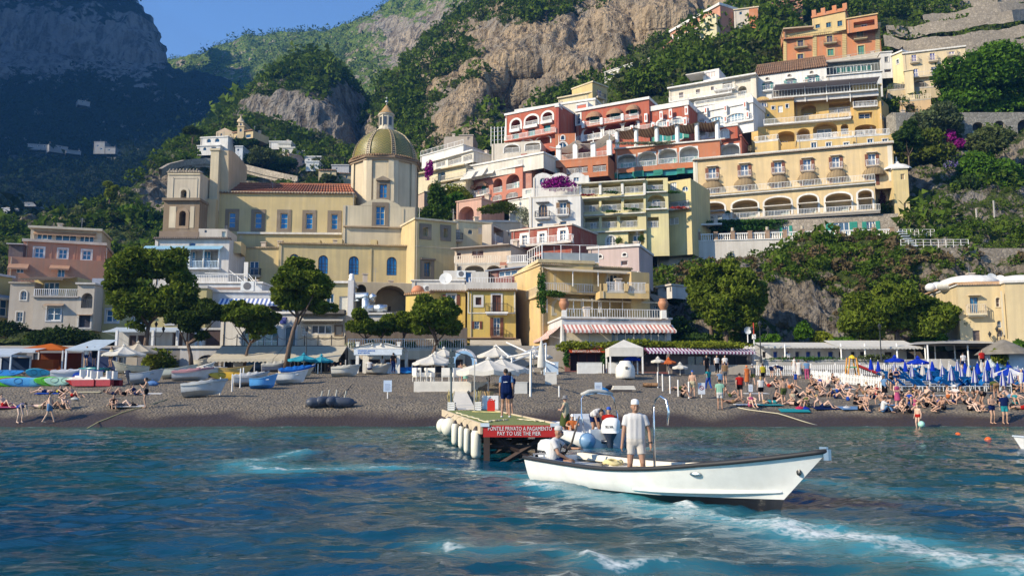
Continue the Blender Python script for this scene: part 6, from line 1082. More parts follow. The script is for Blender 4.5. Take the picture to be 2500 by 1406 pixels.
b=Blk(o,(1380,845),(1640,845),77.6,914,1.2,(.20,.05,.05));b.win(1392,862,1478,905,nv=3,nh=0,fr=(.12,.03,.03),deep=.9,pane=plain((.035,.012,.02)));b.win(1484,858,1636,908,nv=4,nh=0,fr=(.06,.05,.05),deep=.9,pane=plain((.025,.02,.022)))
b.awn(1388,850,1474,857,1.2,(.62,.10,.03),val=.15);a,z=b.F.sz(1431,855,-1.25);text('RISTORANTE LA PERGOLA',2.6,o,plain((.75,.66,.55)),b.ML@T(a,-1.28,z-.1),.03,.2);b.band(1410,898,1468,908,.5,(.36,.06,.03),'counter');b.done()
for x,lab in((1384,'left'),(1476,'right')):bush('ivy','ivy covered post at the '+lab+' of the red lettered awning',W(x,885,76.6),(.35,.3,1.4),VINE,420,.10,'ivy')
bush('ivy','thick green ivy roof above the red lettered awning',W(1420,850,77.5),(2.4,1.2,.75),YELG,1500,.11,'ivy');bush('ivy','green ivy roof strip right of the white gazebo',W(1690,846,78),(6.3,1.2,.55),YELG,3600,.11,'ivy');bush('ivy','ivy roof strip behind the white gazebo',W(1545,843,78),(3.4,1.2,.6),YELG,1800,.11,'ivy')
b=Blk(o,(1640,848),(1832,852),77,912,1.0,(.10,.09,.10),name='shade_front');b.win(1680,868,1740,905,nv=2,nh=0,fr=(.1,.1,.11),pane=glass((.02,.05,.10)));b.win(1745,868,1825,908,nv=2,nh=0,fr=(.06,.05,.05),pane=plain((.02,.02,.02)));b.done()  # near black wall stands in for the unlit restaurant interior
q=Blk(o,(1572,850),(1834,852),76.5,860,.1,(.2,.1,.15),name='awning_rail');q.z0=q.z1-.15;q.awn(1572,850,1834,858,1.0,mat=striped((.20,.05,.12),(.66,.62,.66),.34,0),val=.25);q.done()
o=building('beach_restaurant','long white restaurant with blue doors under a wide white canopy','restaurant',2020,880,80);BL=(.01,.06,.36)
b=Blk(o,(1835,842),(2212,842),81,892,3,(.66,.67,.68))
for k,(x,w_,c_)in enumerate(((1862,9,DARK),(1888,10,BL),(1914,13,BL),(1942,10,(.03,.04,.12)),(1968,11,BL),(1996,8,BL),(2022,12,BL),(2048,10,DARK),(2078,10,DARK),(2100,11,DARK),(2160,20,DARK))):b.win(x,858,x+w_,873,nv=0,nh=0,fr=(.5,.52,.55),pane=plain(c_),name='door')
b.awn(1838,836,2028,845,3.6,(.74,.71,.64),val=.2,name='canopy');b.awn(2010,831,2206,846,3.8,(.74,.71,.64),val=.25,name='canopy');b.done()
for u in(1915,2052,2110,2188):m=MB();m.bar((AT(u,77.4),77.4,4.2),(AT(u,77.4),77.4,6.3),.07,6);m.obj('post',plain(WHITE),o,False,o.matrix_basis.inverted())
b=Blk(o,(1850,880),(2240,880),76.8,900,.5,(.50,.48,.44),name='planter_wall');b.topband(.1,.05,(.6,.58,.54));b.done()
bush('planter_greenery','low green planting along the white restaurant wall',W(1960,880,76.9),(4.2,.3,.35),VINE,900,.09,'plants');bush('planter_greenery','tall grassy planting beside the playground slide',W(2130,878,76.9),(2.0,.3,.5),OLIVE,500,.10,'plants')
o=building('canopy','grey metal roofed open terrace on thin white posts at the right','canopy',2330,880,79);m=MB()
m.add([W(2195,842,80),W(2300,838,74),W(2440,838,74),W(2490,846,80),W(2380,826,84),W(2255,832,84)],[(0,1,2,3),(0,3,4,5)]);m.add([W(2195,844,80),W(2300,841,74),W(2440,841,74),W(2490,848,80)],[(0,1,2,3)]);m.obj('roof_sheet',plain((.36,.36,.36),.5),o,False,o.matrix_basis.inverted())
for u,Y,v in((2232,79,843),(2258,77,843),(2264,74.5,842),(2282,78,843),(2330,77,842),(2362,74.5,842),(2410,76,843),(2436,78,843)):m=MB();p=W(u,v,Y);m.bar((p.x,p.y,3.2),p,.07,6);m.obj('post',plain(WHITE),o,False,o.matrix_basis.inverted())
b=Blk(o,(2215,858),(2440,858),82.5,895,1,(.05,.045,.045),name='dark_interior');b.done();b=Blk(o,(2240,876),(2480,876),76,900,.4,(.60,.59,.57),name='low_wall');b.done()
o=building('beach_hut','thatched beach hut at the right edge','hut',2450,890,72);p=W(2450,868,72);m=MB();m.lathe([(2.3,0),(1.6,.55),(.9,.95),(.25,1.3),(0,1.35)],18,(p.x,p.y,W(2450,866,72).z));m.obj('thatch_roof',tiles((.20,.18,.15)),o,False,o.matrix_basis.inverted());m=MB();m.slab([(p.x-1.5,p.y-1),(p.x+1.5,p.y-1),(p.x+1.5,p.y+1),(p.x-1.5,p.y+1)],2.3,W(2450,865,72).z+.1);m.obj('wall',plain((.46,.54,.60)),o,False,o.matrix_basis.inverted())
bush('palm_shrub','young palm beside the thatched hut',W(2440,882,71),(.8,.5,.9),YELG,300,.22,'palm')
# ------------------------------------------------------------------ trees
def ptree(label,foot,Y,lobes,mat=PINE,n=9000,lf=.15,tr=.24,lean=0,seed=0,name='pine_tree',z=None,**k):
 p=W(*foot,Y);z0=p.z if z is None else z;s=Y/FPX
 return tree(name,label,(p.x,p.y,z0),[((u-foot[0])*s,rng.uniform(-.4,.4),W(u,v,Y).z-z0,ru*s*1.14,ru*s*.95,rv*s*1.16)for u,v,ru,rv in lobes],mat,int(n*1.45),lf,tr,lean*s,None,seed,**k)
ptree('tallest broad pine at the left before the olive yellow house',(355,852),80,[(325,665,62,48),(290,700,40,40),(385,645,55,32),(425,690,45,58),(288,640,32,24),(335,735,62,34),(272,735,26,22),(425,640,32,30),(395,745,55,40),(345,790,24,20),(300,765,26,18),(265,690,20,20)],n=19000,tr=.27,seed=1,fork=.4,lean=5)
ptree('dark leaning pine right of the tallest left pine',(468,885),76,[(440,765,36,36),(478,785,45,28),(515,758,40,30),(455,720,26,26),(490,815,22,14)],PINED,8500,.14,.22,-14,2)
ptree('low spreading pine between the leaning pine and the tall slender pine',(597,885),76,[(612,772,62,26),(565,768,28,22),(645,792,36,22),(620,812,20,14),(585,745,30,14)],n=8500,lf=.13,tr=.16,lean=12,seed=3)
ptree('tall slender leaning pine in front of the church',(698,890),74,[(728,705,64,48),(690,680,34,30),(770,702,40,40),(722,655,46,24),(785,745,26,18),(698,735,40,22),(660,700,14,20)],n=15000,lf=.13,tr=.26,lean=26,seed=4,fork=.62)
ptree('round pine at the left of the low pine row',(893,850),81,[(878,788,32,26),(910,795,30,24)],n=5000,lf=.13,tr=.15,seed=5);ptree('middle pine of the low row before the arcade',(930,850),81,[(935,795,32,26),(960,785,24,26)],n=4500,lf=.13,tr=.15,seed=6);ptree('pine of the low row nearest the big round pine',(985,850),81,[(985,785,30,32),(1005,800,24,22)],n=4500,lf=.13,tr=.15,seed=7)
ptree('big round pine before the yellow house with brown shutters',(1053,885),77,[(1058,778,56,38),(1088,762,36,32),(1042,745,36,22),(1028,798,28,20),(1100,795,26,22),(1036,728,16,12)],n=11000,lf=.13,tr=.22,lean=14,seed=8)
ptree('large layered pine below the terrace wall, left trunk',(1738,850),89,[(1720,690,40,34),(1765,665,62,26),(1735,730,50,32),(1700,720,26,28)],n=10500,lf=.16,tr=.28,seed=9);ptree('large layered pine below the terrace wall, right trunk',(1775,855),87,[(1820,690,50,26),(1800,735,66,30),(1845,725,36,30),(1790,775,60,34),(1830,780,40,28)],n=12000,lf=.16,tr=.3,seed=10)
ptree('wide spreading pine before the dark rock outcrop at the right',(2192,850),84,[(2165,760,95,44),(2085,790,44,34),(2265,785,70,36),(2178,712,50,26),(2325,778,36,28),(2125,800,52,28),(2215,740,50,34),(2290,755,40,26),(2350,795,20,18)],n=21000,lf=.16,tr=.36,seed=11,fork=.5)
BR=leaf((.030,.085,.008),(.10,.19,.02));BD=leaf((.02,.05,.012),(.06,.10,.025))
ptree('big bright green broadleaf tree at the upper right edge',(2385,330),146,[(2395,185,80,50),(2450,145,62,40),(2335,190,44,34),(2478,230,52,56),(2370,250,62,36),(2420,270,50,30),(2330,235,26,24)],BR,15000,.30,.5,0,12,'broadleaf_tree',flat=.4,elong=1.1)
ptree('grey green olive tree above the yellow green tree on the right slope',(2300,400),140,[(2290,300,58,38),(2330,310,30,30)],leaf((.05,.075,.03),(.12,.15,.07)),5000,.22,.25,0,13,'olive_tree');ptree('rounded yellow green tree right of the hotel tower',(2270,450),136,[(2245,360,56,46),(2280,390,46,44),(2230,400,36,30)],leaf((.05,.08,.010),(.15,.17,.03)),7500,.24,.25,0,14,'broadleaf_tree')
ptree('lilac flowering jacaranda on the right slope',(2335,470),134,[(2335,400,24,24),(2320,435,24,22),(2350,415,18,28)],LILAC,2600,.2,.15,0,15,'jacaranda_tree');ptree('magenta bougainvillea tree above the lilac jacaranda',(2340,410),138,[(2338,345,18,22),(2330,325,12,12)],PURP,1300,.18,.1,0,16,'bougainvillea',cat='bougainvillea')
for k,(u,v,ru,rv,mt,lab)in enumerate(((2420,345,42,34,OLIVE,'pale olive tree with bare branches at the stone arches'),(2390,410,48,34,BR,'fresh green tree below the stone arches'),(2345,470,52,34,BD,'dark dense tree in the middle of the right slope'),(2445,440,52,44,BR,'green tree at the right edge below the arches'),(2300,500,30,24,BD,'small dark tree beside the hotel tower'),(2470,520,44,40,BD,'dark tree at the right edge of the slope'),(2405,535,22,22,BR,'little round tree between the two poles'),(2220,340,28,50,BD,'dark tree close to the golden hotel corner'))):ptree(lab,(u,v+rv+22),131-k*.8,[(u,v,ru,rv),(u+ru*.4,v+rv*.3,ru*.6,rv*.6)],mt,3600,.22,.16,0,20+k,'broadleaf_tree')
bush('hedge','clipped bright green hedge by the pipe railing',W(2322,575,112),(2.6,1.3,1.0),BR,1600,.14,'hedge')
ptree('lone umbrella pine standing high beside the white hilltop villa',(468,384),222,[(462,318,22,8),(478,320,16,7),(450,320,10,6)],PINED,2600,.25,.22,0,30,fork=.8,name='umbrella_pine');ptree('bright yellow green tree on the left village hill',(267,500),176,[(266,460,18,16),(270,472,14,12)],YELG,1500,.22,.2,0,31,'broadleaf_tree')
for k,(u,v,ru,rv,Y,lab)in enumerate(((600,350,30,10,220,'flat topped tree on the village terrace'),(640,385,36,20,216,'leafy tree below the village terrace'),(590,395,24,18,217,'dark tree under the white cube house'),(690,400,30,18,217,'tree left of the pink village house'),(800,437,18,10,210,'tree beside the cream village houses'),(120,545,26,14,168,'round tree behind the pink hotel'),(180,540,24,14,170,'tree on the left hill behind the pink hotel, second from the left'),(250,530,28,20,172,'olive tree on the left hill above the pink hotel'),(310,520,26,22,175,'broad tree on the left hill near the bell tower'),(360,540,26,24,172,'grey green tree just left of the bell tower'),(230,575,30,14,165,'low tree above the pink hotel roof'),(1110,500,24,26,138,'leafy tree beside the pink arched house'))):ptree(lab,(u,v+rv+12),Y,[(u,v,ru,rv),(u-ru*.4,v+rv*.3,ru*.6,rv*.7)],(BD,OLIVE,BR)[k%3],2000,.26,.15,0,40+k,'broadleaf_tree')
for k,(u,v,ru,rv,Y,lab)in enumerate(((1660,800,40,30,90,'dark bush left of the layered pines'),(1700,830,50,20,86,'dark undergrowth at the foot of the layered pines'),(1880,830,40,14,84,'green bush behind the white restaurant'),(1965,810,26,26,86,'bright leafy bush before the rock outcrop'),(2010,822,30,18,86,'bright bush right of the rock foot'),(2060,835,40,12,84,'low bush behind the white canopy'),(2270,825,44,18,84,'bush under the wide spreading pine'),(2480,850,30,20,76,'green bush at the right edge above the thatched hut'),(1650,720,26,24,98,'bush beside the little white hut'))):bush('shrub',lab,W(u,v+rv*.5,Y),(ru*Y/FPX,ru*Y/FPX*.8,rv*1.4*Y/FPX),(BD,BD,BR,BR,YELG,BR,BR,BR,BD)[k],1500,.14)
bush('ivy','thick ivy curtain hanging over the retaining wall',W(2060,660,117.5),(8.2,1.0,3.4),VINE,7500,.17,'ivy',squash=1);bush('ivy','ivy curtain below the right end of the balustrade',W(2150,630,116),(4.0,1.0,3.0),GREEN,3200,.17,'ivy');bush('vine','creeper growing up the left wall end of the hotel terrace',W(1795,640,121.5),(1.6,.5,2.2),GD,800,.15,'vine');bush('vine','green creeper on the corner of the restaurant building',W(1322,745,85.5),(.55,.4,3.6),VINE,900,.12,'vine');bush('vine','creeper along the restaurant terrace canopy',W(1345,722,85),(1.5,.5,.55),GREEN,600,.12,'vine')
# ------------------------------------------------------------------ street furniture
def lamp(u,vb,vt,Y,label,heads=3):
 p=W(u,vb,Y);h=W(u,vt,Y).z-p.z;o=thing('street_lamp',label,'street lamp',T(p));BK=plain((.025,.028,.03),.5);m=MB();m.lathe([(.14,0),(.12,.5),(.06,.7),(.045,h*.85),(.03,h)],8);m.obj('post',BK,o)
 for k in range(heads):
  x=(k-(heads-1)/2)*.75 if heads>1 else 0;z=h-(.35 if heads>1 and k!=heads//2 else-.15);m=MB();heads>1 and k!=heads//2 and m.tube([(0,0,z-.5),(x*.6,0,z-.55),(x,0,z-.12)],.025,5)
  m.lathe([(.06,0),(.16,.32),(.2,.34),(.1,.46),(.03,.6)],6,(x,0,z-.1));m.obj('lantern',BK,o)
 return o
lamp(1858,886,800,76.5,'black three armed street lamp by the white restaurant');lamp(2437,850,812,82,'black three armed street lamp above the grey canopy');lamp(378,858,800,82,'black three armed street lamp before the veranda restaurant');lamp(746,905,812,74,'black lantern post beside the tall slender pine',1);lamp(2152,884,806,76.5,'thin lamp post behind the playground slide',1)
p=OB(1843,893);o=thing('weather_mast','white mast with a red top and a small box','mast',T(p));m=MB();m.bar((0,0,0),(0,0,3),.05,6);m.obj('mast',plain(WHITE),o);m=MB();m.bar((0,0,3),(0,0,4.1),.05,6);m.obj('mast_top',plain((.5,.06,.03)),o);m=MB();m.box(-.15,.15,-.12,.12,2.55,3.0);m.obj('box',plain(WHITE),o)
o=thing('satellite_dish','grey satellite dish on a pole beside the red topped mast','satellite dish',T(W(1826,836,78)));m=MB();m.bar((0,0,0),(0,0,1.0),.05,6);m.obj('pole',plain(WHITE),o);m=MB();m.lathe([(0,0),(.3,.05),(.36,.12)],16,(0,0,0),M=T(0,0,1.15)@Matrix.Rotation(pi/2,4,'X'));m.obj('bowl',plain((.5,.52,.52)),o,True)
o=thing('utility_pole','tall wooden pole left of the little round tree','pole',T(W(2388,585,118)));o2=MB();o2.bar((0,0,-1),(0,0,4.6),.12,7);o2.obj('pole',plain((.4,.37,.33)),o);o=thing('utility_pole','tall grey pole right of the little round tree','pole',T(W(2432,585,118)));o2=MB();o2.bar((0,0,-1),(0,0,5.8),.12,7);o2.obj('pole',plain((.35,.33,.3)),o)
def parasol(label,u,vt,ve,wpx,Y,mat,val=.15,foot=None,n=8,tilt=0,square=False):
 top=W(u,vt,Y);edge=W(u,ve,Y);R_=wpx/2*Y/FPX;g=gz(top.x,Y)if foot is None else foot;o=thing('parasol',label,'parasol',T(top.x,Y,g));zt=top.z-g;ze=edge.z-g;m=MB();n=4 if square else n;k=6;s=2 if square else 1
 prof=[(R_*t,ze+(zt-ze)*(1-t)*(1-.12*sin(pi*t)))for t in[i/k for i in range(k+1)]];ns=n*4;vs=[];fs=[]
 for j,(r,z)in enumerate(prof+[(R_*1.0,ze-val)]):
  for i in range(ns):
   a=2*pi*i/ns+(pi/4 if square else .2);seg=(i%4)/4;kk=cos(pi/n)/cos(((seg)-.5)*2*pi/n);vs.append((r*kk*(1.25 if square else 1)*cos(a+0),r*kk*(1.25 if square else 1)*sin(a),z-.05*R_*sin(pi*seg)*(r/R_)))
 for j in range(k+1):
  for i in range(ns):fs.append((j*ns+i,j*ns+(i+1)%ns,(j+1)*ns+(i+1)%ns,(j+1)*ns+i))
 m.add(vs,fs);c=m.obj('canopy',mat,o,False,Matrix.Translation((0,0,zt))@Matrix.Rotation(tilt,4,'Y')@Matrix.Translation((0,0,-zt))if tilt else None)
 if isinstance(mat,list):c.data.polygons.foreach_set('material_index',[(i//4)%2 for j in range(k+1)for i in range(ns)])
 m=MB();m.bar((0,0,0),(0,0,zt+.12),.035,7);m.obj('pole',plain((.62,.60,.56)),o);m=MB();m.lathe([(.22,zt-.02),(.10,zt+.08),(.04,zt+.16),(0,zt+.2)],8);m.obj('vent',mat if not isinstance(mat,list)else mat[0],o)
 m=MB()
 for i in range(n):a=2*pi*i/n+(pi/4 if square else .2);m.bar((0,0,zt-.08),(R_*.96*cos(a),R_*.96*sin(a),ze-.02),.014,4)
 tag(m.obj('ribs',plain((.5,.48,.45)),o),kind='stuff');return o
CRM=cloth((.76,.73,.66));TQ=cloth((.05,.34,.46));BLU=cloth((.012,.045,.46));BWS=[cloth((.015,.05,.42)),cloth((.72,.72,.74))]
parasol('front cream parasol of the pair beside the blue topped gazebo',303,844,864,104,72,CRM);parasol('rear cream parasol of the pair beside the blue topped gazebo',338,836,858,92,75,cloth((.66,.58,.46)))
parasol('turquoise parasol under the long cream awning',742,865,877,76,73,TQ);parasol('second turquoise parasol under the awning edge',785,868,880,58,73.5,TQ)
parasol('white parasol left of the welcome arch, nearest the sea',1055,868,886,96,69,CRM);parasol('white parasol left of the welcome arch, behind the nearest',1062,862,881,92,71,CRM);parasol('white parasol highest left of the welcome arch',1084,850,868,74,75,CRM);parasol('white parasol right of the welcome arch',1209,846,868,90,75,CRM);parasol('white parasol at the white pergola frame',1303,848,870,96,74,CRM)
parasol('big cream parasol in front over the pier entrance, left of two',1192,876,904,156,57,CRM,.3);parasol('big cream parasol behind the front one over the pier entrance',1225,874,900,138,61,CRM,.3)
parasol('blue parasol inside the white gazebo area',1543,867,876,44,73,BLU);parasol('small white parasol right of the white gazebo',1606,874,881,36,75,CRM);parasol('orange parasol right of the small white parasol',1632,876,884,40,75,cloth((.62,.16,.05)));parasol('white parasol at the dark terrace front',1660,888,896,40,73,CRM)
parasol('left open plain blue parasol by the picket fence',2184,871,879,46,70,BLU);parasol('right open plain blue parasol by the picket fence',2240,873,884,50,69,BLU);parasol('open blue and white parasol at the right edge',2464,896,911,70,60,BWS)
o=thing('parasol','closed white parasol hanging in folds beside the welcome arch','parasol',T(W(1322,912,66)));m=MB();m.lathe([(.05,.0),(.05,.25),(.34,.5),(.30,1.2),(.22,1.9),(.08,2.6),(.02,2.7)],14);m.obj('canopy',CRM,o);m=MB();m.bar((0,0,0),(0,0,2.9),.03);m.obj('pole',plain((.6,.6,.58)),o)
def closed(mats):
 o=thing('parasol','x','parasol',None);m=MB();n=16;prof=[(.05,2.22),(.10,2.0),(.16,1.7),(.215,1.35),(.24,1.08),(.20,1.05)];vs=[];fs=[]
 for r,z in prof:
  for i in range(n):a=2*pi*i/n;rr=r*(1+.18*(i%2));vs.append((rr*cos(a),rr*sin(a),z-.08*(i%2)*(r>.2)))
 for j in range(len(prof)-1):
  for i in range(n):fs.append((j*n+i,j*n+(i+1)%n,(j+1)*n+(i+1)%n,(j+1)*n+i))
 m.add(vs,fs);m.m=[(i//2)%2 if len(mats)>1 else 0 for j in range(len(prof)-1)for i in range(n)];m.obj('canopy',mats,o);m=MB();m.bar((0,0,0),(0,0,2.35),.025,6);m.obj('pole',plain((.66,.66,.66)),o);m=MB();m.ell((0,0,2.36),(.05,.05,.05),6,4);m.obj('finial',plain(WHITE),o);return o
fr(*L_);PB_={'b':closed([BLU]),'s':closed([cloth((.03,.05,.30)),cloth((.62,.62,.68))]),'w':closed([cloth((.60,.58,.54))])};used=set()
CL=[(1411,275,355,'b','leftmost closed blue parasol, beside the playground slide'),(1463,288,368,'b','second closed blue parasol right of the playground slide'),(1578,305,390,'s','leftmost closed striped parasol, under an open blue parasol'),(1655,290,368,'b','closed blue parasol between the two open blue parasols'),(1703,315,408,'s','closed striped parasol under the right open blue parasol'),(1778,308,400,'w','closed white parasol right of the open blue parasols'),(1823,335,428,'s','closed striped parasol low in front of a closed blue one'),(1847,288,372,'b','closed blue parasol in the middle of the rear row'),(1918,318,405,'s','closed striped parasol beside a white closed one'),(1908,282,360,'w','closed white parasol in the rear row near the man in white'),(1980,325,440,'s','tall closed striped parasol in the centre of the sunbeds'),(1968,296,376,'w','white closed parasol just behind the tall central striped one'),(2025,288,375,'s','closed striped parasol in the rear row right of centre'),(2055,330,420,'s','closed striped parasol right of the tall central one'),(2105,320,410,'w','closed white parasol in the right half of the sunbeds'),(2145,340,452,'s','front closed striped parasol left of the bending man'),(2168,300,392,'b','closed blue parasol behind the front striped one at the right'),(2222,340,440,'s','closed striped parasol near the man bending over'),(2240,278,365,'b','closed blue parasol beside the person in red'),(2277,322,418,'s','closed striped parasol left of the open striped parasol'),(2345,365,475,'s','nearest closed striped parasol below the open striped one'),(2420,280,345,'b','closed blue parasol beside the thatched hut'),(2382,294,350,'b','small closed blue parasol left of the thatched hut'),(2455,330,425,'s','closed striped parasol below the thatched hut'),(2490,345,445,'b','closed blue parasol at the right edge of the beach'),(2310,300,380,'b','closed blue parasol behind the open striped one'),(2195,288,372,'w','closed white parasol left of the person in red'),(2400,350,455,'s','closed striped parasol right of the open striped one'),(2080,300,385,'b','closed blue parasol behind the man in white')]
for x,yt,yb,c,lab in CL:
 Y=np.interp(yb,[340,480],[72,54]);top=W(*px(x,yt),Y);bot=W(*px(x,yb),Y);g=gz(top.x,Y);k=(top.z-bot.z)/1.30;M=T(top.x,Y,max(g,top.z-2.36*k))@Matrix.Diagonal((k,k,(top.z-max(g,top.z-2.36*k))/2.36,1))
 r_=PB_[c]
 if c in used:r_=copy_tree(r_,M,lab)
 else:r_.matrix_basis=M;r_['label']=lab;used.add(c)
 r_['group']='closed parasols over the sunbeds'
bedo=thing('sunbed','blue fabric sunbed standing in the rows under the closed parasols','sunbed',None,'blue sunbeds in rows');FB=cloth((.015,.16,.46));m=MB();m.box(-.3,.3,-.6,.95,.34,.40);m.obj('bed_fabric',FB,bedo);m=MB();m.box(-.3,.3,0,.75,0,.03,T(0,.93,.37)@Matrix.Rotation(.75,4,'X'));m.obj('backrest',FB,bedo);m=MB();m.bar((-.33,-.62,.36),(-.33,.98,.36),.025,5);m.bar((.33,-.62,.36),(.33,.98,.36),.025,5);m.bar((-.33,-.62,.36),(.33,-.62,.36),.025,5);m.obj('frame',plain((.66,.68,.70)),bedo)
for x in(-.33,.33):
 for y in(-.45,.75):m=MB();m.bar((x,y,0),(x,y,.36),.022,5);m.obj('leg',plain((.66,.68,.70)),bedo)
first=True
for r_,y in enumerate((394,408,422,436,450,466,482,500)):
 for x in range(1640-r_*8+(60 if r_>4 else 0),2500,58):
  p=OB(*px(x+random.uniform(-12,12),y+8));M=T(p.x,p.y,p.z,pi/2+random.uniform(-.25,.25)+(pi if random.random()<.15 else 0))
  if first:bedo.matrix_basis=M;first=False
  else:copy_tree(bedo,M)
def picket(label,a,b,step=.16,h=.85,col=WHITE):
 o=thing('picket_fence',label,'fence',T(a));n=int((b-a).length/step);d=b-a;m=MB();q=Matrix.Rotation(math.atan2(d.y,d.x),4,'Z')
 for k in range(n+1):
  p=a+d*(k/n);p=Vector((p.x,p.y,gz(p.x,p.y)))-a;M=Matrix.Translation(p)@q;m.box(-.045,.045,-.012,.012,.06,h-.06,M);m.add([M@Vector(v)for v in((-.045,-.012,h-.06),(.045,-.012,h-.06),(0,-.012,h),(-.045,.012,h-.06),(.045,.012,h-.06),(0,.012,h))],[(0,1,2),(3,5,4),(0,2,5,3),(1,4,5,2)])
 tag(m.obj('pickets',plain(col),o),kind='stuff');e=Vector((b.x,b.y,gz(b.x,b.y)))-a;s0=Vector((0,0,gz(a.x,a.y)-a.z))
 for z in(.25,.62):m=MB();m.bar(s0+Vector((0,.03,z)),e+Vector((0,.03,z)),.025,4);m.obj('rail',plain(col),o)
 for k in range(0,n+1,12):p=a+d*(k/n);p=Vector((p.x,p.y,gz(p.x,p.y)))-a;m=MB();m.box(p.x-.05,p.x+.05,p.y-.02,p.y+.1,p.z,p.z+h+.12);m.obj('post',plain(col),o)
picket('white picket fence running down the beach beside the sunbathers',OB(*px(992,430)),OB(*px(1492,490)));a=W(*px(990,378),73);c=W(*px(1790,385),73);a.z=gz(a.x,73);c.z=gz(c.x,73);picket('rear white picket fence behind the slide and sunbeds',a,c,.18,1.0);a=W(*px(572,385),73);c=W(*px(900,388),73);a.z=gz(a.x,73);c.z=gz(c.x,73);picket('short white picket fence before the white restaurant steps',a,c,.18,.95)
a=W(*px(2290,410),66);c=W(*px(2640,410),64);a.z=gz(a.x,66);c.z=gz(c.x,64);picket('white picket fence behind the sunbeds at the right edge',a,c,.18,.9)
p=W(*px(1285,392),71);p.z=gz(p.x,71);o=thing('playground_slide','yellow and orange play tower with a red slide','slide',T(p));h=W(*px(1285,255),71).z-p.z
for x,y in((-.55,-.3),(.45,-.3),(-.5,.4),(.45,.4)):m=MB();m.bar((x,y,0),(x*.55,y,h*.9),.07,6);m.obj('post',plain((.55,.25,.04)),o)
m=MB();m.lathe([(.32,h*.86),(.25,h*.95),(.08,h*1.02)],10);m.obj('tower_top',plain((.70,.46,.02)),o);m=MB();m.box(-.4,.4,-.3,.4,h*.45,h*.5);m.obj('platform',plain((.1,.35,.15)),o);m=MB();m.add([(.4,-.3,h*.5),(.4,.2,h*.5),(2.3,.2,.2),(2.3,-.3,.2),(.4,-.3,h*.5+.2),(.4,.2,h*.5+.2),(2.3,.2,.4),(2.3,-.3,.4)],[(0,1,2,3),(0,3,7,4),(1,5,6,2)]);m.obj('slide',plain((.42,.03,.03)),o)
fr(0,0,1)
def gazebo(label,u0,u1,vt,ve,vb,Y,roof,post,valance=.3,peak=True,depth=3.0,side=None):
 a=W(u0,ve,Y);b=W(u1,ve,Y);g=W((u0+u1)/2,vb,Y).z;w_=b.x-a.x;o=thing('gazebo',label,'gazebo',T(a.x,Y,g));ze=a.z-g;zt=W(u0,vt,Y+(depth/2 if peak else depth)).z-g;m=MB();d=depth
 if peak:m.add([(0,0,ze),(w_,0,ze),(w_,d,ze),(0,d,ze),(w_/2,d/2,zt)],[(0,1,4),(1,2,4),(2,3,4),(3,0,4)])
 else:m.add([(0,0,ze),(w_,0,ze),(w_*.97,d,zt),(w_*.22,d,zt)],[(0,1,2,3)])
 m.add([(0,-.02,ze),(w_,-.02,ze),(w_,-.02,ze-valance),(0,-.02,ze-valance),(w_+.02,0,ze),(w_+.02,d,ze),(w_+.02,d,ze-valance),(w_+.02,0,ze-valance),(-.02,0,ze),(-.02,d,ze),(-.02,d,ze-valance),(-.02,0,ze-valance)],[(0,3,2,1),(4,7,6,5),(8,9,10,11)]);m.obj('roof_cloth',roof,o)
 for x in(0.06,w_-.06):
  for y in(0.06,d-.06):m=MB();m.box(x-.06,x+.06,y-.06,y+.06,0,ze);m.obj('post',plain(post),o)
 if side:m=MB();m.box(.1,w_-.1,d-.05,d,0,ze*.9);m.obj('back_sheet',cloth(side),o)
 return o
gazebo('blue topped white gazebo beside the orange tent',160,243,829,852,902,71,cloth((.50,.60,.70)),(.62,.66,.72),.12,False,3.4,(.05,.07,.16));gazebo('white pyramid gazebo on the right of the pergola restaurant',1488,1570,829,848,912,70,CRM,WHITE,.75)
o=gazebo('orange topped tent at the far left with a white front awning',40,155,838,852,905,73,cloth((.55,.14,.03)),(.5,.5,.52),.1,True,3.5,(.20,.06,.02));m=MB();m.box(-1.5,2.6,-1.6,-1.5,1.55,1.75);m.add([(-1.5,-1.5,1.75),(2.6,-1.5,1.75),(2.6,.1,2.0),(-1.5,.1,2.0)],[(0,1,2,3)]);m.obj('front_awning',cloth((.56,.62,.70)),o);m=MB();m.box(.6,3.2,.3,1.2,.2,1.0);m.obj('counter',cloth((.42,.10,.02)),o)
gazebo('pale sunshade at the left edge beside the orange tent',-50,28,850,866,905,70,cloth((.50,.58,.68)),(.5,.55,.6),.15,False,3,(.03,.05,.10))
p=W(872,911,72);g=p.z;o=thing('boat_rental_kiosk','white wooden boat rental kiosk with a lettered blue sign board','kiosk',T(p.x,72,g));k=72/FPX;w_=100*k;h=W(872,866,72).z-g;KW=plain((.70,.67,.61))
for x,y in((0,0),(w_,0),(.45,2.6),(w_+.35,2.6)):m=MB();m.box(x-.13,x+.13,y-.13,y+.13,0,h+(1.0 if y==0 else .4));m.box(x-.17,x+.17,y-.17,y+.17,h+(1.0 if y==0 else .4),h+(1.12 if y==0 else .5));m.obj('post',KW,o)
m=MB();m.box(-.3,w_+.3,-.18,-.1,h-.02,h+.5);sg=m.obj('sign_board',plain((.56,.62,.68)),o);m=MB();m.box(-.35,w_+.35,-.2,.1,h+.5,h+.62);m.obj('beam',KW,o);m=MB();m.prism([(-.4,h+.62),(w_+.4,h+.62),(w_*.75,h+1.0),(w_*.5,h+1.1),(w_*.25,h+1.0)],-.1,.05);m.prism([(-.4,h+.62),(w_+.4,h+.62),(w_*.5,h+1.1)],2.6,2.7);m.add([(-.5,-.3,h+.6),(w_*.5,-.3,h+1.15),(w_*.5,2.9,h+1.15),(-.5,2.9,h+.6),(w_+.5,-.3,h+.6),(w_+.5,2.9,h+.6)],[(0,1,2,3),(1,4,5,2)]);m.obj('gable_roof',KW,o)
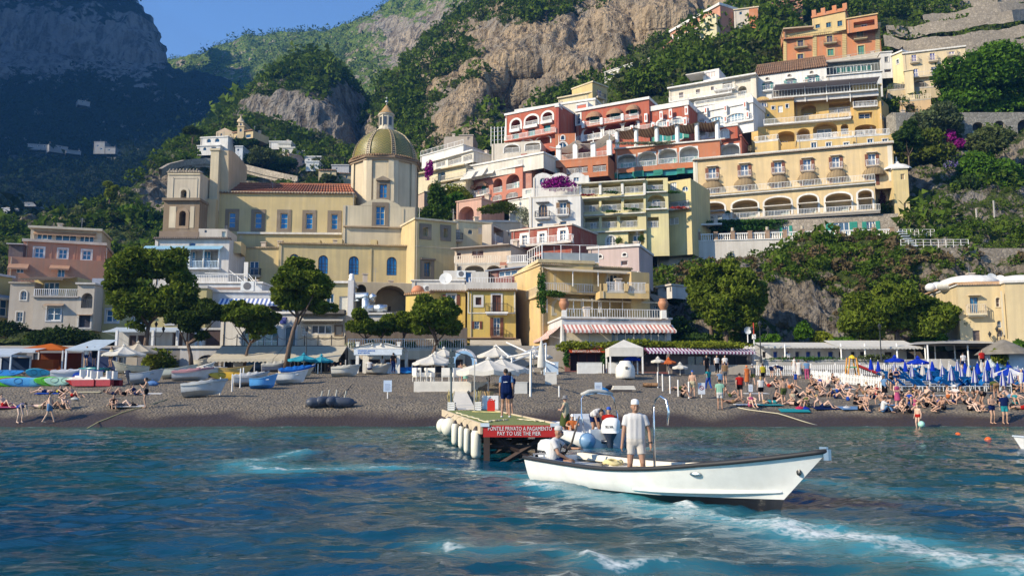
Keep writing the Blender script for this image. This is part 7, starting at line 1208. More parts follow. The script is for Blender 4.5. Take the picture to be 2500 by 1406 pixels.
BT=plain((.05,.16,.50));text('NOLEGGIO BARCHE',1.5,sg,BT,T(.78,-.19,h+.35),.02,.13);text('BOAT RENTAL',1.05,sg,BT,T(.58,-.19,h+.16),.02,.13)
for x in(1.3,2.1):m=MB();m.lathe([(.0,.05),(.09,0),(.11,.1),(.06,.25),(.05,.32)],9,(x,-.15,h+.75));m.obj('camera_dome',KW,o,True)
m=MB();m.box(.5,1.7,.6,1.2,0,.85);m.obj('counter',KW,o);m=MB();m.box(2.45,3.4,.5,1.1,0,.95);m.obj('counter',plain((.60,.66,.72)),o);m=MB();m.box(.0,.6,2.5,2.6,0,h);m.obj('side_panel',KW,o)
p=W(1132,905,73);g=gz(p.x,73);o=thing('welcome_arch','white and pale blue welcome arch lettered over the beach path','arch',T(p.x,73,g));zc=W(1132,884,73).z-g;ro,ri=1.18,.74;AM=[plain((.66,.66,.68)),plain((.26,.44,.64))];m=MB();n=28
for mi,r0,r1 in((0,1.0,ro),(1,ri,1.0)):
 m.mi=mi
 for k in range(n):
  a0,a1=pi*k/n,pi*(k+1)/n;P4=[(r0,a0),(r1,a0),(r1,a1),(r0,a1)];f=[(r*cos(a),-.12,zc+r*sin(a))for r,a in P4]+[(r*cos(a),.12,zc+r*sin(a))for r,a in P4];m.add(f,[(0,1,2,3),(7,6,5,4),(1,5,6,2),(0,3,7,4)])
m.mi=1;m.box(-ro,-ri,-.12,.12,0,zc);m.box(ri,ro,-.12,.12,0,zc);ao=m.obj('arch_ring',AM,o)
s_='BENVENUTI A POSITANO'
for i,ch_ in enumerate(s_):
 if ch_!=' ':a=pi*(.86-.72*i/(len(s_)-1));text(ch_,.075 if ch_!='I' else .02,ao,plain((.10,.05,.08)),Matrix.Translation((1.09*cos(a),-.13,zc+1.09*sin(a)))@Matrix.Rotation(pi/2-a,4,'Y'),.01,.12)
o=thing('timber_pergola','slanting white timber pergola frame over the beach terrace','pergola',T(OB(1290,925)));iv=o.matrix_basis.inverted()
for a,b_ in(((1247,876,70),(1333,838,74)),((1247,884,70),(1333,850,74)),((1210,842,76),(1247,874,70)),((1236,836,76),(1355,890,70)),((1295,968,50),(1296,857,50)),((1250,935,66),(1250,872,66)),((1333,925,70),(1333,838,74)),((1296,862,50),(1238,872,60))):m=MB();m.bar(W(*a),W(*b_),.07,4);m.obj('beam',plain((.72,.70,.66)),o,False,iv)
pole_me=MB().bar((0,0,-.2),(0,0,1),.045,7).ell((0,0,1.0),(.05,.05,.03),7,4).mesh('pole',plain(WHITE))
for(u,vb,vt),w_ in zip(((505,967,930),(537,963,922),(566,955,914),(586,946,900),(593,940,898),(676,902,881),(692,905,880),(709,898,884),(719,899,884),(727,900,885),(776,912,888),(824,905,890),(1006,913,889),(1606,945,908),(1618,955,914),(1636,960,918),(1656,968,928),(1682,970,932),(1410,912,888),(1474,912,889),(1365,968,942)),'left of the covered beach boat|at the covered boat corner|below the white tarpaulin boat|behind the yellow kayak|left of the little blue boat|behind the blue covered boat|under the awning left end|near the leaning pine foot|right of the leaning pine foot|left of the turquoise parasols|by the white covered boat|left of the blue beach float|left of the white platform chairs|leftmost of four on the right|second of four on the right|third of four on the right|right of the rolled mats, last of four|nearest the prohibition sign|left of the red awning|right of the red awning|low and alone behind the inflatable boat'.split('|')):p=OB(u,vb);tag(link('marker_pole',pole_me,None,T(p)@Matrix.Diagonal((1,1,max(.4,W(u,vt,p.y).z-p.z),1))),'thin white pole '+w_,'pole','white poles on the beach')
def sign(label,u,vb,vt,vm,wpx,col,lines=0,mark=None):
 p=OB(u,vb);o=thing('beach_sign',label,'sign',T(p));k=p.y/FPX;h=W(u,vt,p.y).z-p.z;hm=W(u,vm,p.y).z-p.z;w_=wpx*k;m=MB();m.bar((0,.02,-.2),(0,.02,h),.035,6);m.obj('post',plain(WHITE),o);m=MB();m.box(-w_/2,w_/2,-.03,0,hm,h);q=m.obj('panel',plain(col),o)
 m=MB();[m.box(-w_*.36,w_*(.36-.1*(i%2)),-.036,-.031,hm+(h-hm)*(.15+.6*i/max(1,lines)),hm+(h-hm)*(.15+.6*i/max(1,lines))+.025)for i in range(lines)];lines and tag(m.obj('text_lines',plain((.2,.25,.4)),q),kind='stuff')
 if mark:m=MB();mark(m,hm+(h-hm)*.55,w_);m.obj('emblem',plain((.25,.05,.08)),q)
def noswim(m,z,w_):
 for k in range(16):a,c=2*pi*k/16,2*pi*(k+1)/16;m.bar((w_*.28*cos(a),-.036,z+w_*.28*sin(a)),(w_*.28*cos(c),-.036,z+w_*.28*sin(c)),.02,4)
 m.bar((-w_*.2,-.036,z+w_*.2),(w_*.2,-.036,z-w_*.2),.02,4)
sign('white and pale blue notice board alone on the middle of the beach',946,973,928,956,20,(.46,.56,.70),6);sign('narrow white notice beside the covered boat',473,968,934,962,9,(.66,.68,.70),5);sign('notice board in front of the blue bag by the pier',1461,962,933,958,18,(.50,.58,.68),5);sign('prohibition sign on the beach among the bathers',1713,970,934,962,17,(.56,.60,.66),0,noswim);sign('small notice board behind the sunbathers left of the woman in black shorts',1833,962,938,956,10,(.56,.60,.66),3)
# ------------------------------------------------------------------ pier, boats and things on the beach
HW=plain((.80,.79,.75),.25,.5)
def gel(c,r=.25):return plain(c,r,.5)
def hull(L,bm,z_st,z_bow,rake=.12,draft=.3,ns=22,tf=.88,wl=.06,bowh=None,thick=.05):
 """open boat hull, stern at x=0, bow at +x; material 0 above the waterline, 1 below, 2 inside"""
 m=MB();lv=[1,.85,.6,.35,.16,.0,-.45,-1];rows=[]
 for i in range(ns+1):
  t=i/ns;f=(1-max(0,(t-.35)/.65)**2.3)*(tf+(1-tf)*min(1,t/.35));zs=z_st+(z_bow-z_st)*max(0,(t-.3)/.7)**1.9-.05*sin(pi*min(1,t/.7));row=[]
  for l in lv:
   w0=wl+.14*t*t*(L>5)
   if l>=0:z=w0+(zs-w0)*l;b=bm/2*f*(.80+.20*l**.7)*(1 if t<.6 else 1-(1-l)*.55*((t-.6)/.4));x=L*t*(1-rake*(1-l)*t)
   else:z=w0-(draft+w0)*(-l)*(1 if t<.75 else 1-.5*((t-.75)/.25)**2);b=bm/2*f*.8*(1-(-l)**1.4)*(1 if t<.5 else max(0,1-.6*(t-.5)/.5));x=L*t*(1-rake*(1.0-.12*l)*t)
   row.append((x,b,z))
  rows.append(row)
 n=len(lv)
 for sgn in(-1,1):
  vs=[(x,sgn*b,z)for r in rows for(x,b,z)in r]
  for mi,rng_ in((0,range(0,5)),(1,range(5,n-1))):m.mi=mi;m.add(vs,[(i*n+j,(i+1)*n+j,(i+1)*n+j+1,i*n+j+1)for i in range(ns)for j in rng_])
 m.mi=0;r=rows[0];m.add([(x,b,z)for x,b,z in r[:6]]+[(x,-b,z)for x,b,z in r[:6][::-1]],[tuple(range(12))]);m.mi=2
 ins=[(x-(.06 if i==ns else 0),max(0,b-thick),z)for i,(x,b,z)in enumerate([q[0]for q in rows])];li=[[(q[j][0]-.05*(i==ns),max(0,q[j][1]-thick),q[j][2])for i,q in enumerate(rows)]for j in(2,3,4)];fl=li[2]
 for sgn in(-1,1):
  vs=[(x,sgn*b,z)for x,b,z in ins+li[0]+li[1]+fl]+[(x,0,z)for x,b,z in fl]+[(x,sgn*b,z)for x,b,z in[q[0]for q in rows]];k=ns+1
  m.add(vs,[(j*k+i,j*k+i+1,(j+1)*k+i+1,(j+1)*k+i)for j in range(4)for i in range(ns)]+[(5*k+i,5*k+i+1,i+1,i)for i in range(ns)])
 hull.rows=rows;return m,[q[0]for q in rows]
def outboard(o,M,s=1,txt=True,col=(.78,.78,.77)):
 m=MB();prof=[(-.02,.30,.20,.34),(.10,.34,.23,.36),(.28,.36,.24,.36),(.44,.32,.22,.33),(.54,.20,.15,.24),(.57,.05,.05,.06)];vs=[];n=16
 for z,fx,fy,bx in prof:
  for i in range(n):a=2*pi*i/n;c_,s_=cos(a),sin(a);sq=lambda v:math.copysign(abs(v)**.65,v);vs.append(((fx if c_>0 else bx)*sq(c_)-.12*z,fy*sq(s_),z))
 m.add(vs,[(j*n+i,j*n+(i+1)%n,(j+1)*n+(i+1)%n,(j+1)*n+i)for j in range(len(prof)-1)for i in range(n)]+[tuple(range(n))]);M=M@Matrix.Scale(s,4)
 e=m.obj('outboard_motor',gel(col),o,True,M);m=MB();m.lathe([(.27,-.02),(.25,-.10),(.13,-.32),(.09,-.75),(.10,-.95)],12);m.ell((-.02,0,-.95),(.32,.07,.08),12,6);m.box(-.12,.4,-.05,.05,-.42,-.28);m.obj('motor_leg',gel((.035,.045,.07)),e,True)
 if txt:text('SELVA',.34,e,plain((.03,.03,.035)),T(-.06,-.275,.22),.03,.10);text('SELVA',.34,e,plain((.03,.03,.035)),T(-.06,.245,.22,pi),.012,.10)
 return e
BM=T(1.0,19.62,.0)@Matrix.Rotation(math.atan2(-.79,.613),4,'Z');bo=thing('boat','long white open wooden boat with a dark rubbing strake passing in front of the pier','boat',BM);BL_=7.05
m,rail_=hull(BL_,2.05,.60,1.12,.125,.35,40,.9,.10);HR=hull.rows;m.obj('hull',[HW,gel((.012,.013,.018),.35),plain((.66,.60,.48),.6)],bo,True)
for sg in(-1,1):m=MB();m.tube([(x,sg*(b+.012),z+.015)for x,b,z in rail_],.042,8);m.obj('rubbing_strake',plain((.025,.026,.03),.6),bo,True)
for sg in(-1,1):
 m=MB();k=[q for q in rail_];vs=[(x,sg*max(0,b-.01),z+.035)for x,b,z in k[:37]]+[(x,sg*max(0,b-.20),z+.035)for x,b,z in k[:37]]+[(x,sg*max(0,b-.20),z-.10)for x,b,z in k[:37]];m.add(vs,[(r*37+i,r*37+i+1,(r+1)*37+i+1,(r+1)*37+i)for r in range(2)for i in range(36)]);m.obj('side_deck',plain((.70,.64,.52),.5),bo,True)
m=MB();m.slab([(5.2,-.5),(5.9,-.27),(6.35,0),(5.9,.27),(5.2,.5)],.80,.86);m.obj('fore_deck',plain((.68,.62,.5),.5),bo)
for x,w_,y_ in((1.55,.35,.86),(3.9,.28,.74),(5.2,.22,.36)):m=MB();m.box(x,x+w_,-y_,y_,.40,.46);m.obj('thwart',plain((.70,.65,.55),.5),bo)
m=MB();m.box(.02,.75,-.82,.82,.30,.44);m.obj('stern_seat',plain((.72,.69,.62),.5),bo)
for k in range(3):m=MB();x=4.0+k*.55;m.box(x,x+.5,.62,.80,.56,.66);m.obj('cushion',plain((.50,.36,.26),.8),bo)
m=MB();m.box(7.0,7.09,-.045,.045,.98,1.16);m.box(6.92,7.05,-.03,.03,1.14,1.2);m.obj('bow_fitting',metal((.35,.42,.48),.35),bo)
hp=lambda i,j:Vector((HR[i][j][0],-HR[i][j][1]-.012,HR[i][j][2]))
m=MB();m.tube([hp(i,4)for i in range(20,40)],[.012+.03*sin(pi*(i-19)/21)for i in range(20,40)],8);m.obj('spray_rail',HW,bo,True)
m=MB();[m.ell(hp(28,1).lerp(hp(28,2),.5),(.12,.03,.045),12,7,Matrix.Rotation(.25,3,'Z'))];m.obj('hull_vent',metal((.3,.36,.38),.3),bo);m=MB();m.ell(hp(39,2),(.05,.03,.06),8,6);m.obj('bow_eye',metal((.1,.1,.1),.4),bo)
outboard(bo,T(-.10,-.05,.50),.85);p=MB();p.tube([(3.42+x,-.30,z)for x,z in((0,.2),(0,1.80),(.06,1.95),(.20,2.02),(.34,1.95),(.40,1.72),(.36,1.45))],.024,8);p.obj('boarding_rail',metal((.72,.72,.72),.2),bo,True);m=MB();m.tube([(.25,.0,.55),(.75,-.12,.95),(1.05,-.16,1.55)],[.03,.025,.018],7);m.obj('tiller',plain((.09,.08,.07),.5),bo,True)
m=MB();rr=random.Random(3);[m.tube([(1.45+.2*cos(a/3)*(1+.2*sin(k)),.48+.2*sin(a/3),.50+.015*k+.02*sin(a))for a in range(20)],.022,5)for k in range(5)];m.obj('rope_coil',plain((.58,.50,.26),.9),bo,True)
m=MB();m.box(.03,.35,-.75,-.35,.575,.60);m.bar((.1,-.7,.6),(.1,-.7,.68),.02);m.bar((.1,-.4,.6),(.1,-.4,.68),.02);m.bar((.1,-.72,.68),(.1,-.38,.68),.02);m.obj('stern_cleat',metal(),bo)
A_p,B_p,C_p,D_p=Vector((-.86,24.3,0)),Vector((1.34,24.3,0)),Vector((-.95,39.5,0)),Vector((-3.3,39.7,0));po=thing('pier','wooden pier with green matting, dark legs and a red sign on its end','pier',T(A_p));iv=T(A_p).inverted()
m=MB();m.slab([(v.x,v.y)for v in(A_p,B_p,C_p,D_p)],.98,1.10);m.obj('deck',plain((.17,.20,.06),.95),po,False,iv)
for a,c in((A_p,D_p),(B_p,C_p)):
 m=MB();d=(c-a).normalized();nn=Vector((-d.y,d.x,0))*(.07 if a is A_p else-.07);m.add([a+Vector((0,0,.84)),c+Vector((0,0,.84)),c+Vector((0,0,1.15)),a+Vector((0,0,1.15)),a+nn+Vector((0,0,.84)),c+nn+Vector((0,0,.84)),c+nn+Vector((0,0,1.15)),a+nn+Vector((0,0,1.15))],[(0,1,2,3),(4,7,6,5),(3,2,6,7),(0,4,5,1),(0,3,7,4)]);m.obj('edge_beam',plain((.55,.45,.32),.8),po,False,iv)
for k in range(7):
 f=k/6
 for a,c in((A_p,D_p),(B_p,C_p)):q=a.lerp(c,f)+Vector((.12 if a is A_p else-.12,.15,0));m=MB();m.box(q.x-.09,q.x+.09,q.y-.09,q.y+.09,-2,.97);m.obj('leg',plain((.045,.03,.025),.8),po,False,iv)
for k in range(3):
 a=A_p.lerp(D_p,k/6);c=B_p.lerp(C_p,k/6)
 for z0,z1 in((-.3,.9),(.9,-.3)):m=MB();m.bar(a+Vector((.1,.2+.02*(z0>0),z0)),c+Vector((-.1,.2+.02*(z0>0),z1)),.08,4);m.obj('brace',plain((.05,.032,.027),.8),po,False,iv)
 m=MB();m.bar(a+Vector((0,.3,.45)),c+Vector((0,.3,.45)),.07,4);m.obj('brace',plain((.05,.035,.03),.8),po,False,iv)
m=MB();m.box(.02,2.2,-.10,-.05,-.36,-.02);sg=m.obj('sign_panel',plain((.42,.018,.015),.55),po,False,T(0,0,1.12));TW=plain((.74,.70,.68),.6);text('PONTILE PRIVATO A PAGAMENTO',1.86,sg,TW,T(1.09,-.105,-.12),.012,.115);text('PAY TO USE THE PIER',1.26,sg,TW,T(1.06,-.105,-.26),.012,.115)
for x in(-.06,1.98):m=MB();m.box(x,x+.26,-.14,-.02,.0,.1);m.obj('bumper_block',plain((.55,.62,.66)),po,False,T(0,0,1.06))
FM=plain((.74,.72,.60),.4)
for k,(u,vt,vb,Y,r,lab)in enumerate(((1162,1047,1119,25.0,.155,'biggest white cylinder fender at the corner of the pier'),(1140,1042,1106,26.6,.105,'slim white cylinder fender second from the pier corner'),(1126,1037,1095,28.2,.105,'slim white cylinder fender third from the pier corner'),(1111,1031,1086,30.2,.135,'white cylinder fender farthest from the pier corner'))):
 t_=W(u,vt,Y);b_=W(u,vb,Y);o=thing('fender',lab,'fender',T(b_));h=t_.z-b_.z;m=MB();m.lathe([(.02,0),(r*.75,.03),(r,.12),(r,h-.12),(r*.7,h-.04)],16);m.obj('buoy_body',FM,o,True);m=MB();m.lathe([(r*.7,h-.05),(r*.35,h+.05),(.03,h+.09)],12);m.obj('cap',plain((.04,.035,.04)),o,True);m=MB();m.tube([(0,0,h+.08),(.1,.02,h+.2),(.2,.05,1.12-b_.z)],.012,5);m.obj('rope',plain((.5,.42,.25)),o)
for u,v,Y,r,lab in((1096,1042,33,.32,'larger round white fender ball on the pier side'),(1081,1039,34.5,.27,'smaller round white fender ball at the shore end of the pier')):c=W(u,v,Y);o=thing('fender',lab,'fender',T(c));m=MB();m.ell((0,0,0),(r,r,r*1.15),18,12);m.obj('buoy_body',FM,o,True);m=MB();m.lathe([(r*.3,r*1.0),(.05,r*1.25)],8);m.bar((0,0,r),(.2,0,1.1-c.z),.012);m.obj('cap',plain((.04,.03,.06)),o)
DZ=1.10
def dk(u,v):return WZ(u,v,DZ)
def crate(label,u,v,w_,h,col):
 o=thing('crate',label,'crate',T(dk(u,v)));m=MB()
 for k in range(4):z=k*h/4+.02;m.box(-w_/2,w_/2,-w_/2,-w_/2+.015,z,z+h/5.2);m.box(-w_/2,w_/2,w_/2-.015,w_/2,z,z+h/5.2);m.box(-w_/2,-w_/2+.015,-w_/2,w_/2,z,z+h/5.2);m.box(w_/2-.015,w_/2,-w_/2,w_/2,z,z+h/5.2)
 m.box(-w_/2,w_/2,-w_/2,w_/2,0,.02);[m.box(x-.02,x+.02,y-.02,y+.02,0,h)for x in(-w_/2+.02,w_/2-.02)for y in(-w_/2+.02,w_/2-.02)];tag(m.obj('slats',plain(col),o),kind='stuff');return o
crate('white slatted crate holding canes at the left end of the pier',1102,1001,.42,.38,WHITE);crate('white slatted crate beside the white cabinet on the pier',1167,1001,.40,.40,WHITE)
for u,v,lab in((1101,998,'bundle of dry canes standing in the left pier crate'),(1166,999,'bundle of dry canes standing in the crate by the white cabinet')):o=thing('cane_bundle',lab,'canes',T(dk(u,v)));m=MB();[m.bar((random.uniform(-.1,.1),random.uniform(-.1,.1),.05),(random.uniform(-.2,.2),random.uniform(-.15,.15),random.uniform(.7,1.0)),.014,4)for _ in range(16)];tag(m.obj('canes',plain((.50,.40,.16)),o),kind='stuff')
p=dk(1199,1003);o=thing('jerrycan','bright red plastic fuel can on the pier','fuel can',T(p));m=MB();m.prism([(-.17,0),(.17,0),(.18,.05),(.18,.40),(.10,.50),(-.12,.50),(-.18,.42),(-.18,.05)],-.10,.10);m.obj('can_body',plain((.62,.03,.015),.4),o);m=MB();m.box(-.10,.06,-.02,.02,.53,.565);m.bar((-.09,0,.49),(-.09,0,.55),.02);m.bar((.05,0,.49),(.05,0,.55),.02);m.obj('handle',plain((.5,.03,.02),.4),o);m=MB();m.bar((.13,0,.44),(.17,0,.52),.035,8);m.obj('cap',plain((.45,.02,.02),.4),o)
p=dk(1196,999);o=thing('cabinet','low white cabinet behind the red fuel can','cabinet',T(p+Vector((0,.35,0))));m=MB();m.box(-.40,.42,-.2,.2,0,.68);m.obj('body',plain(WHITE),o);m=MB();m.box(-.02,.02,-.215,-.2,.05,.63);m.obj('door_gap',plain((.4,.4,.4)),o)
o=thing('basket','wicker basket on the white pier cabinet','basket',T(p+Vector((-.05,.35,.68))));m=MB();m.lathe([(.2,0),(.27,.22),(.25,.22),(.19,.02)],14);m.obj('wicker',plain((.40,.26,.12),.9),o)
p=dk(1101,1000);o=thing('light_pole','dark tall pole with a lamp housing at the pier entrance','pole',T(p));m=MB();m.bar((0,0,0),(0,0,3.0),.05,8);m.obj('pole',plain((.09,.12,.13),.5),o);m=MB();m.box(-.13,.13,-.08,.08,2.3,2.55);m.box(-.17,.17,-.1,.1,2.05,2.28);m.box(-.1,.2,-.06,.06,2.6,2.85);m.obj('lamp_housing',plain((.05,.07,.08),.5),o);m=MB();m.bar((0,0,2.9),(1.3,.3,2.5),.025,5);m.obj('arm',plain((.09,.1,.11)),o)
for u,vb,vt,lab in((1158,1003,880,'thin grey pole carrying the front cream parasol side'),(1163,993,955,'short wooden stake behind the pier')):p=dk(u,vb);o=tag(MB().bar((0,0,0),(0,0,W(u,vt,p.y).z-DZ),.028,6).obj('marker_pole',plain((.42,.40,.36)),None,False,T(p)),lab,'pole')
def rope(label,pts,r=.02,col=(.62,.56,.40),name='rope'):return tag(MB().tube(pts,r,5).obj(name,plain(col,.9),None,True),label,'rope')
rr=random.Random(5);lrp=lambda a,b,n,j,dz=.03:[(a.lerp(b,i/n)+Vector((rr.uniform(-j,j),rr.uniform(-j*2,j*2),dz)))for i in range(n+1)]
rope('tangled white rope lying along the left edge of the pier',lrp(dk(1112,1008),dk(1190,1032),26,.07),.022);rope('loose white rope across the front of the pier deck',lrp(dk(1185,1031),dk(1240,1026),22,.10),.022);rope('white rope loops near the right corner of the pier',lrp(dk(1260,1024),dk(1330,1031),22,.09),.022);rope('short yellowish rope by the red fuel can',lrp(dk(1150,1006),dk(1220,1008),14,.08),.02,(.55,.48,.22))
gl=lambda u,v,dz=.04:OB(u,v,dz)
rope('long yellow mooring rope running from the sea up the left beach',[WZ(212,1046,.02),gl(240,1032),gl(270,1020),gl(300,1008),gl(350,994),gl(410,976)],.03,(.50,.42,.20));rope('pale mooring rope crossing the right beach down to the water',[gl(1742,985),gl(1830,1002),gl(1900,1012,.06),gl(1918,1017,.06),gl(1960,1030),WZ(2005,1041,.02)],.03,(.58,.52,.36));rope('thin dark hose lying on the beach slope near the notice board',[gl(860,938),gl(850,950),gl(838,962),gl(826,972)],.025,(.10,.09,.08))
o=thing('swim_line','floating white line with two orange buoys at the right','float line',T(WZ(2412,1075,0)));iv=o.matrix_basis.inverted();m=MB();m.tube([WZ(2330,1062,.03),WZ(2412,1076,.03),WZ(2520,1085,.03)],.02,5);m.obj('line',plain((.66,.62,.5)),o,False,iv)
for u,v in((2339,1065),(2413,1077)):m=MB();c=WZ(u,v,.08);m.ell(c,(.15,.15,.18),12,8);m.obj('buoy',plain((.70,.12,.02),.4),o,True,iv)
m=MB();PT_=[W(1118,1003,39.6),W(1162,1003,39.6),OB(1140,962),OB(1152,940),OB(1112,940),OB(1098,965)];PT_[0].z=PT_[1].z=1.13
for v in PT_[2:]:v.z+=.12
m.add(PT_,[(0,1,2,5),(5,2,3,4)]);tag(m.obj('ramp',plain((.62,.58,.50),.8)),'white boarded walkway leading from the pier up the beach',None,None,'structure')
a=OB(1010,957);c=OB(1150,957);m=MB();m.slab([(a.x,a.y),(c.x,c.y),(c.x+1,64),(a.x+1.2,64)],1.3,2.6);z_t=2.6;tag(m.obj('beach_platform',plain((.66,.62,.54),.8)),'white wooden seating platform on the beach',None,None,'structure')
def chair(label,u,v,yaw):
 Y=60;p=WZ(u,v,z_t);p=p if 50<p.y<64 else W(u,v,60);o=thing('armchair',label,'chair',T(p.x,p.y,z_t,yaw));WK=plain((.72,.69,.62),.7);m=MB();m.box(-.3,.3,-.28,.28,.34,.44);m.obj('seat',WK,o);m=MB();m.box(-.3,.3,.24,.32,.44,1.0);m.obj('backrest',WK,o)
 for x in(-.3,.24):m=MB();m.box(x,x+.06,-.28,.24,.441,.66);m.obj('armrest',WK,o)
 for x in(-.27,.23):
  for y in(-.26,.25):m=MB();m.box(x,x+.05,y,y+.05,0,.34);m.obj('leg',WK,o)
for u,v,y,lab in((1020,950,2.2,'nearest white wicker armchair at the left of the beach platform'),(1033,938,2.0,'second white wicker armchair from the platform front'),(1048,924,1.9,'rearmost white wicker armchair on the left of the platform'),(1048,948,-.4,'white wicker armchair facing the nearest one'),(1112,946,3.6,'white wicker armchair at the right of the platform'),(1088,922,3.2,'white wicker armchair at the back of the platform')):chair(lab,u,v,y)
o=thing('bench_table','low white wicker table and bench in the middle of the platform','table',T(WZ(1075,948,z_t)));m=MB();m.box(-.7,.7,-.3,.3,.4,.46);m.obj('tabletop',plain((.72,.69,.62)),o)
for x in(-.65,.6):
 for y in(-.26,.22):m=MB();m.box(x,x+.05,y,y+.05,0,.4);m.obj('leg',plain((.72,.69,.62)),o)
for u,v,w_,h,c_,lab in((1345,915,36,30,(.44,.55,.66),'pale blue windbreak panel left of the red counter'),(1440,912,60,26,(.62,.62,.60),'white low screen before the pergola restaurant'),(1500,912,30,26,(.62,.62,.60),'white low screen inside the white gazebo'),(1262,962,50,28,(.55,.54,.50),'white planter box by the pier parasols'),(1345,938,28,28,(.62,.60,.55),'small white board standing on the beach right of the parasols')):
 p=OB(u,v);k=p.y/FPX;m=MB();m.box(-w_*k/2,w_*k/2,-.05,.05,0,h*k);m.box(-w_*k/2-.03,w_*k/2+.03,-.07,.07,h*k,h*k+.05);tag(m.obj('screen_panel',plain(c_),None,False,T(p)),lab,'panel')
p=OB(1527,924);o=thing('water_cistern','big white round cistern tank on the beach before the gazebo','tank',T(p));m=MB();m.lathe([(.0,0),(.75,0),(.80,.2),(.80,.75),(.70,1.05),(.50,1.25),(.46,1.4),(.30,1.45),(0,1.46)],20);m.obj('tank_body',plain((.70,.67,.60),.5),o,True);m=MB();m.box(-.1,.1,-.83,-.78,.75,.95);m.obj('valve',plain((.1,.1,.1)),o)
o=thing('log_roll','two brown rolled mats lying on the beach','rolls',T(OB(1592,944)));[MB().bar((-.6,.1+k*.3,.15),(.4,-.2+k*.3,.15),.14,10).obj('roll',bark((.22,.13,.07)),o)for k in range(2)]
o=thing('sunbed_stack','stack of white sunbed pads on a dark pallet','stack',T(OB(1520,956)));m=MB();m.box(-.7,.6,-.35,.35,0,.14);m.obj('pallet',plain((.06,.05,.05)),o)
for k in range(3):m=MB();m.box(-.72+.04*k,.85-.05*k,-.38,.38,.145+.09*k,.225+.09*k);m.obj('pad',plain((.66,.63,.56)),o)
bag=lambda lab,u,v,r,c_,nm='bag',cat='bag':tag(MB().ell((0,0,r*.35),(r,r*.6,r*.45),12,7).ell((r*.5,0,r*.3),(r*.6,r*.5,r*.35),10,6).tube([(-r*.3,0,r*.7),(0,0,r*1.1),(r*.3,0,r*.7)],r*.06,5).obj(nm,cloth(c_),None,True,T(OB(u,v))),lab,cat)
bag('bright blue bag behind the notice board by the pier',1470,958,.42,(.02,.22,.55));bag('dark bag right of the bright blue bag',1490,950,.36,(.03,.03,.04));bag('red and pink beach bag in front of the sunbathers',1953,1001,.28,(.55,.04,.12));bag('royal blue beach bag beside the pink one',1966,1002,.26,(.02,.04,.4));bag('white beach bag left of the seated couple',2067,999,.24,(.6,.6,.62));bag('black bag near the right edge of the beach',2472,996,.3,(.03,.03,.035));bag('black bag beside the seated woman on the left beach',323,993,.28,(.02,.022,.03));bag('white pillow shaped bag on the left beach',182,977,.24,(.6,.6,.58))
o=thing('buoy','leftmost of four dark cylinder buoys lying on the beach','buoy',T(OB(778,994),rz=.5));m=MB();m.lathe([(.02,-.75),(.2,-.68),(.3,-.45),(.3,.35),(.2,.6),(.08,.7),(.05,.85)],14,M=Matrix.Rotation(pi/2,4,'Y')@T(-.28,0,0));m.obj('buoy_body',plain((.05,.06,.085),.5),o,True);m=MB();m.bar((.1,0,.5),(.2,0,.95),.05);m.obj('ring',plain((.35,.34,.3)),o)
copy_tree(o,T(OB(797,991),rz=.9),'second from the left of four dark cylinder buoys on the beach');c=copy_tree(o,T(OB(817,991),rz=1.25),'brownish third cylinder buoy from the left on the beach');copy_tree(o,T(OB(836,994),rz=.15),'rightmost of four dark cylinder buoys lying on the beach')
fr(*H_)
def dinghy(label,x,y,L,yaw,top=(.66,.65,.62),low=None,ins=(.55,.52,.46),bm=1.5,cover=None,motor=False,tip=0):
 p=OB(*px(x,y));L*=.86;o=thing('boat',label,'boat',T(p.x,p.y,p.z+.18,R(yaw))@Matrix.Rotation(R(random.uniform(-14,6)),4,'X')@Matrix.Rotation(R(random.uniform(-6,2)),4,'Y'));m,rl=hull(L,bm,.52,.80,.14,.18,14,.85,.02);m.obj('hull',[gel(top),gel(low or top),plain(ins)],o,True)
 for sg in(-1,1):MB().tube([(a,sg*b,z)for a,b,z in rl],.03,5).obj('gunwale',plain(mul(top,.8)if not cover else ins),o)
 for k in(.3,.6):m=MB();b_=bm*.42;m.box(L*k,L*k+.22,-b_,b_,.36,.41);m.obj('thwart',plain(mul(ins,1.1)),o)
 if cover:
  m=MB();n=len(rl);ht=lambda i:.28*sin(pi*min(1,(i+2)/n))+.05*sin(i*2.3);vs=[]
  for i,(a,b,z)in enumerate(rl):vs+=[(a,-b-.05,z-.12),(a,-b-.03,z+.02),(a,-b*.5,z+ht(i)*.8),(a,0,z+ht(i)),(a,b*.5,z+ht(i)*.8),(a,b+.03,z+.02),(a,b+.05,z-.12)]
  m.add(vs,[(i*7+j,(i+1)*7+j,(i+1)*7+j+1,i*7+j+1)for i in range(n-1)for j in range(6)]+[tuple(range(7))]);m.obj('tarpaulin',cloth(cover),o)
 if motor:outboard(o,T(-.12,0,.55),.7,False,motor)
 return o
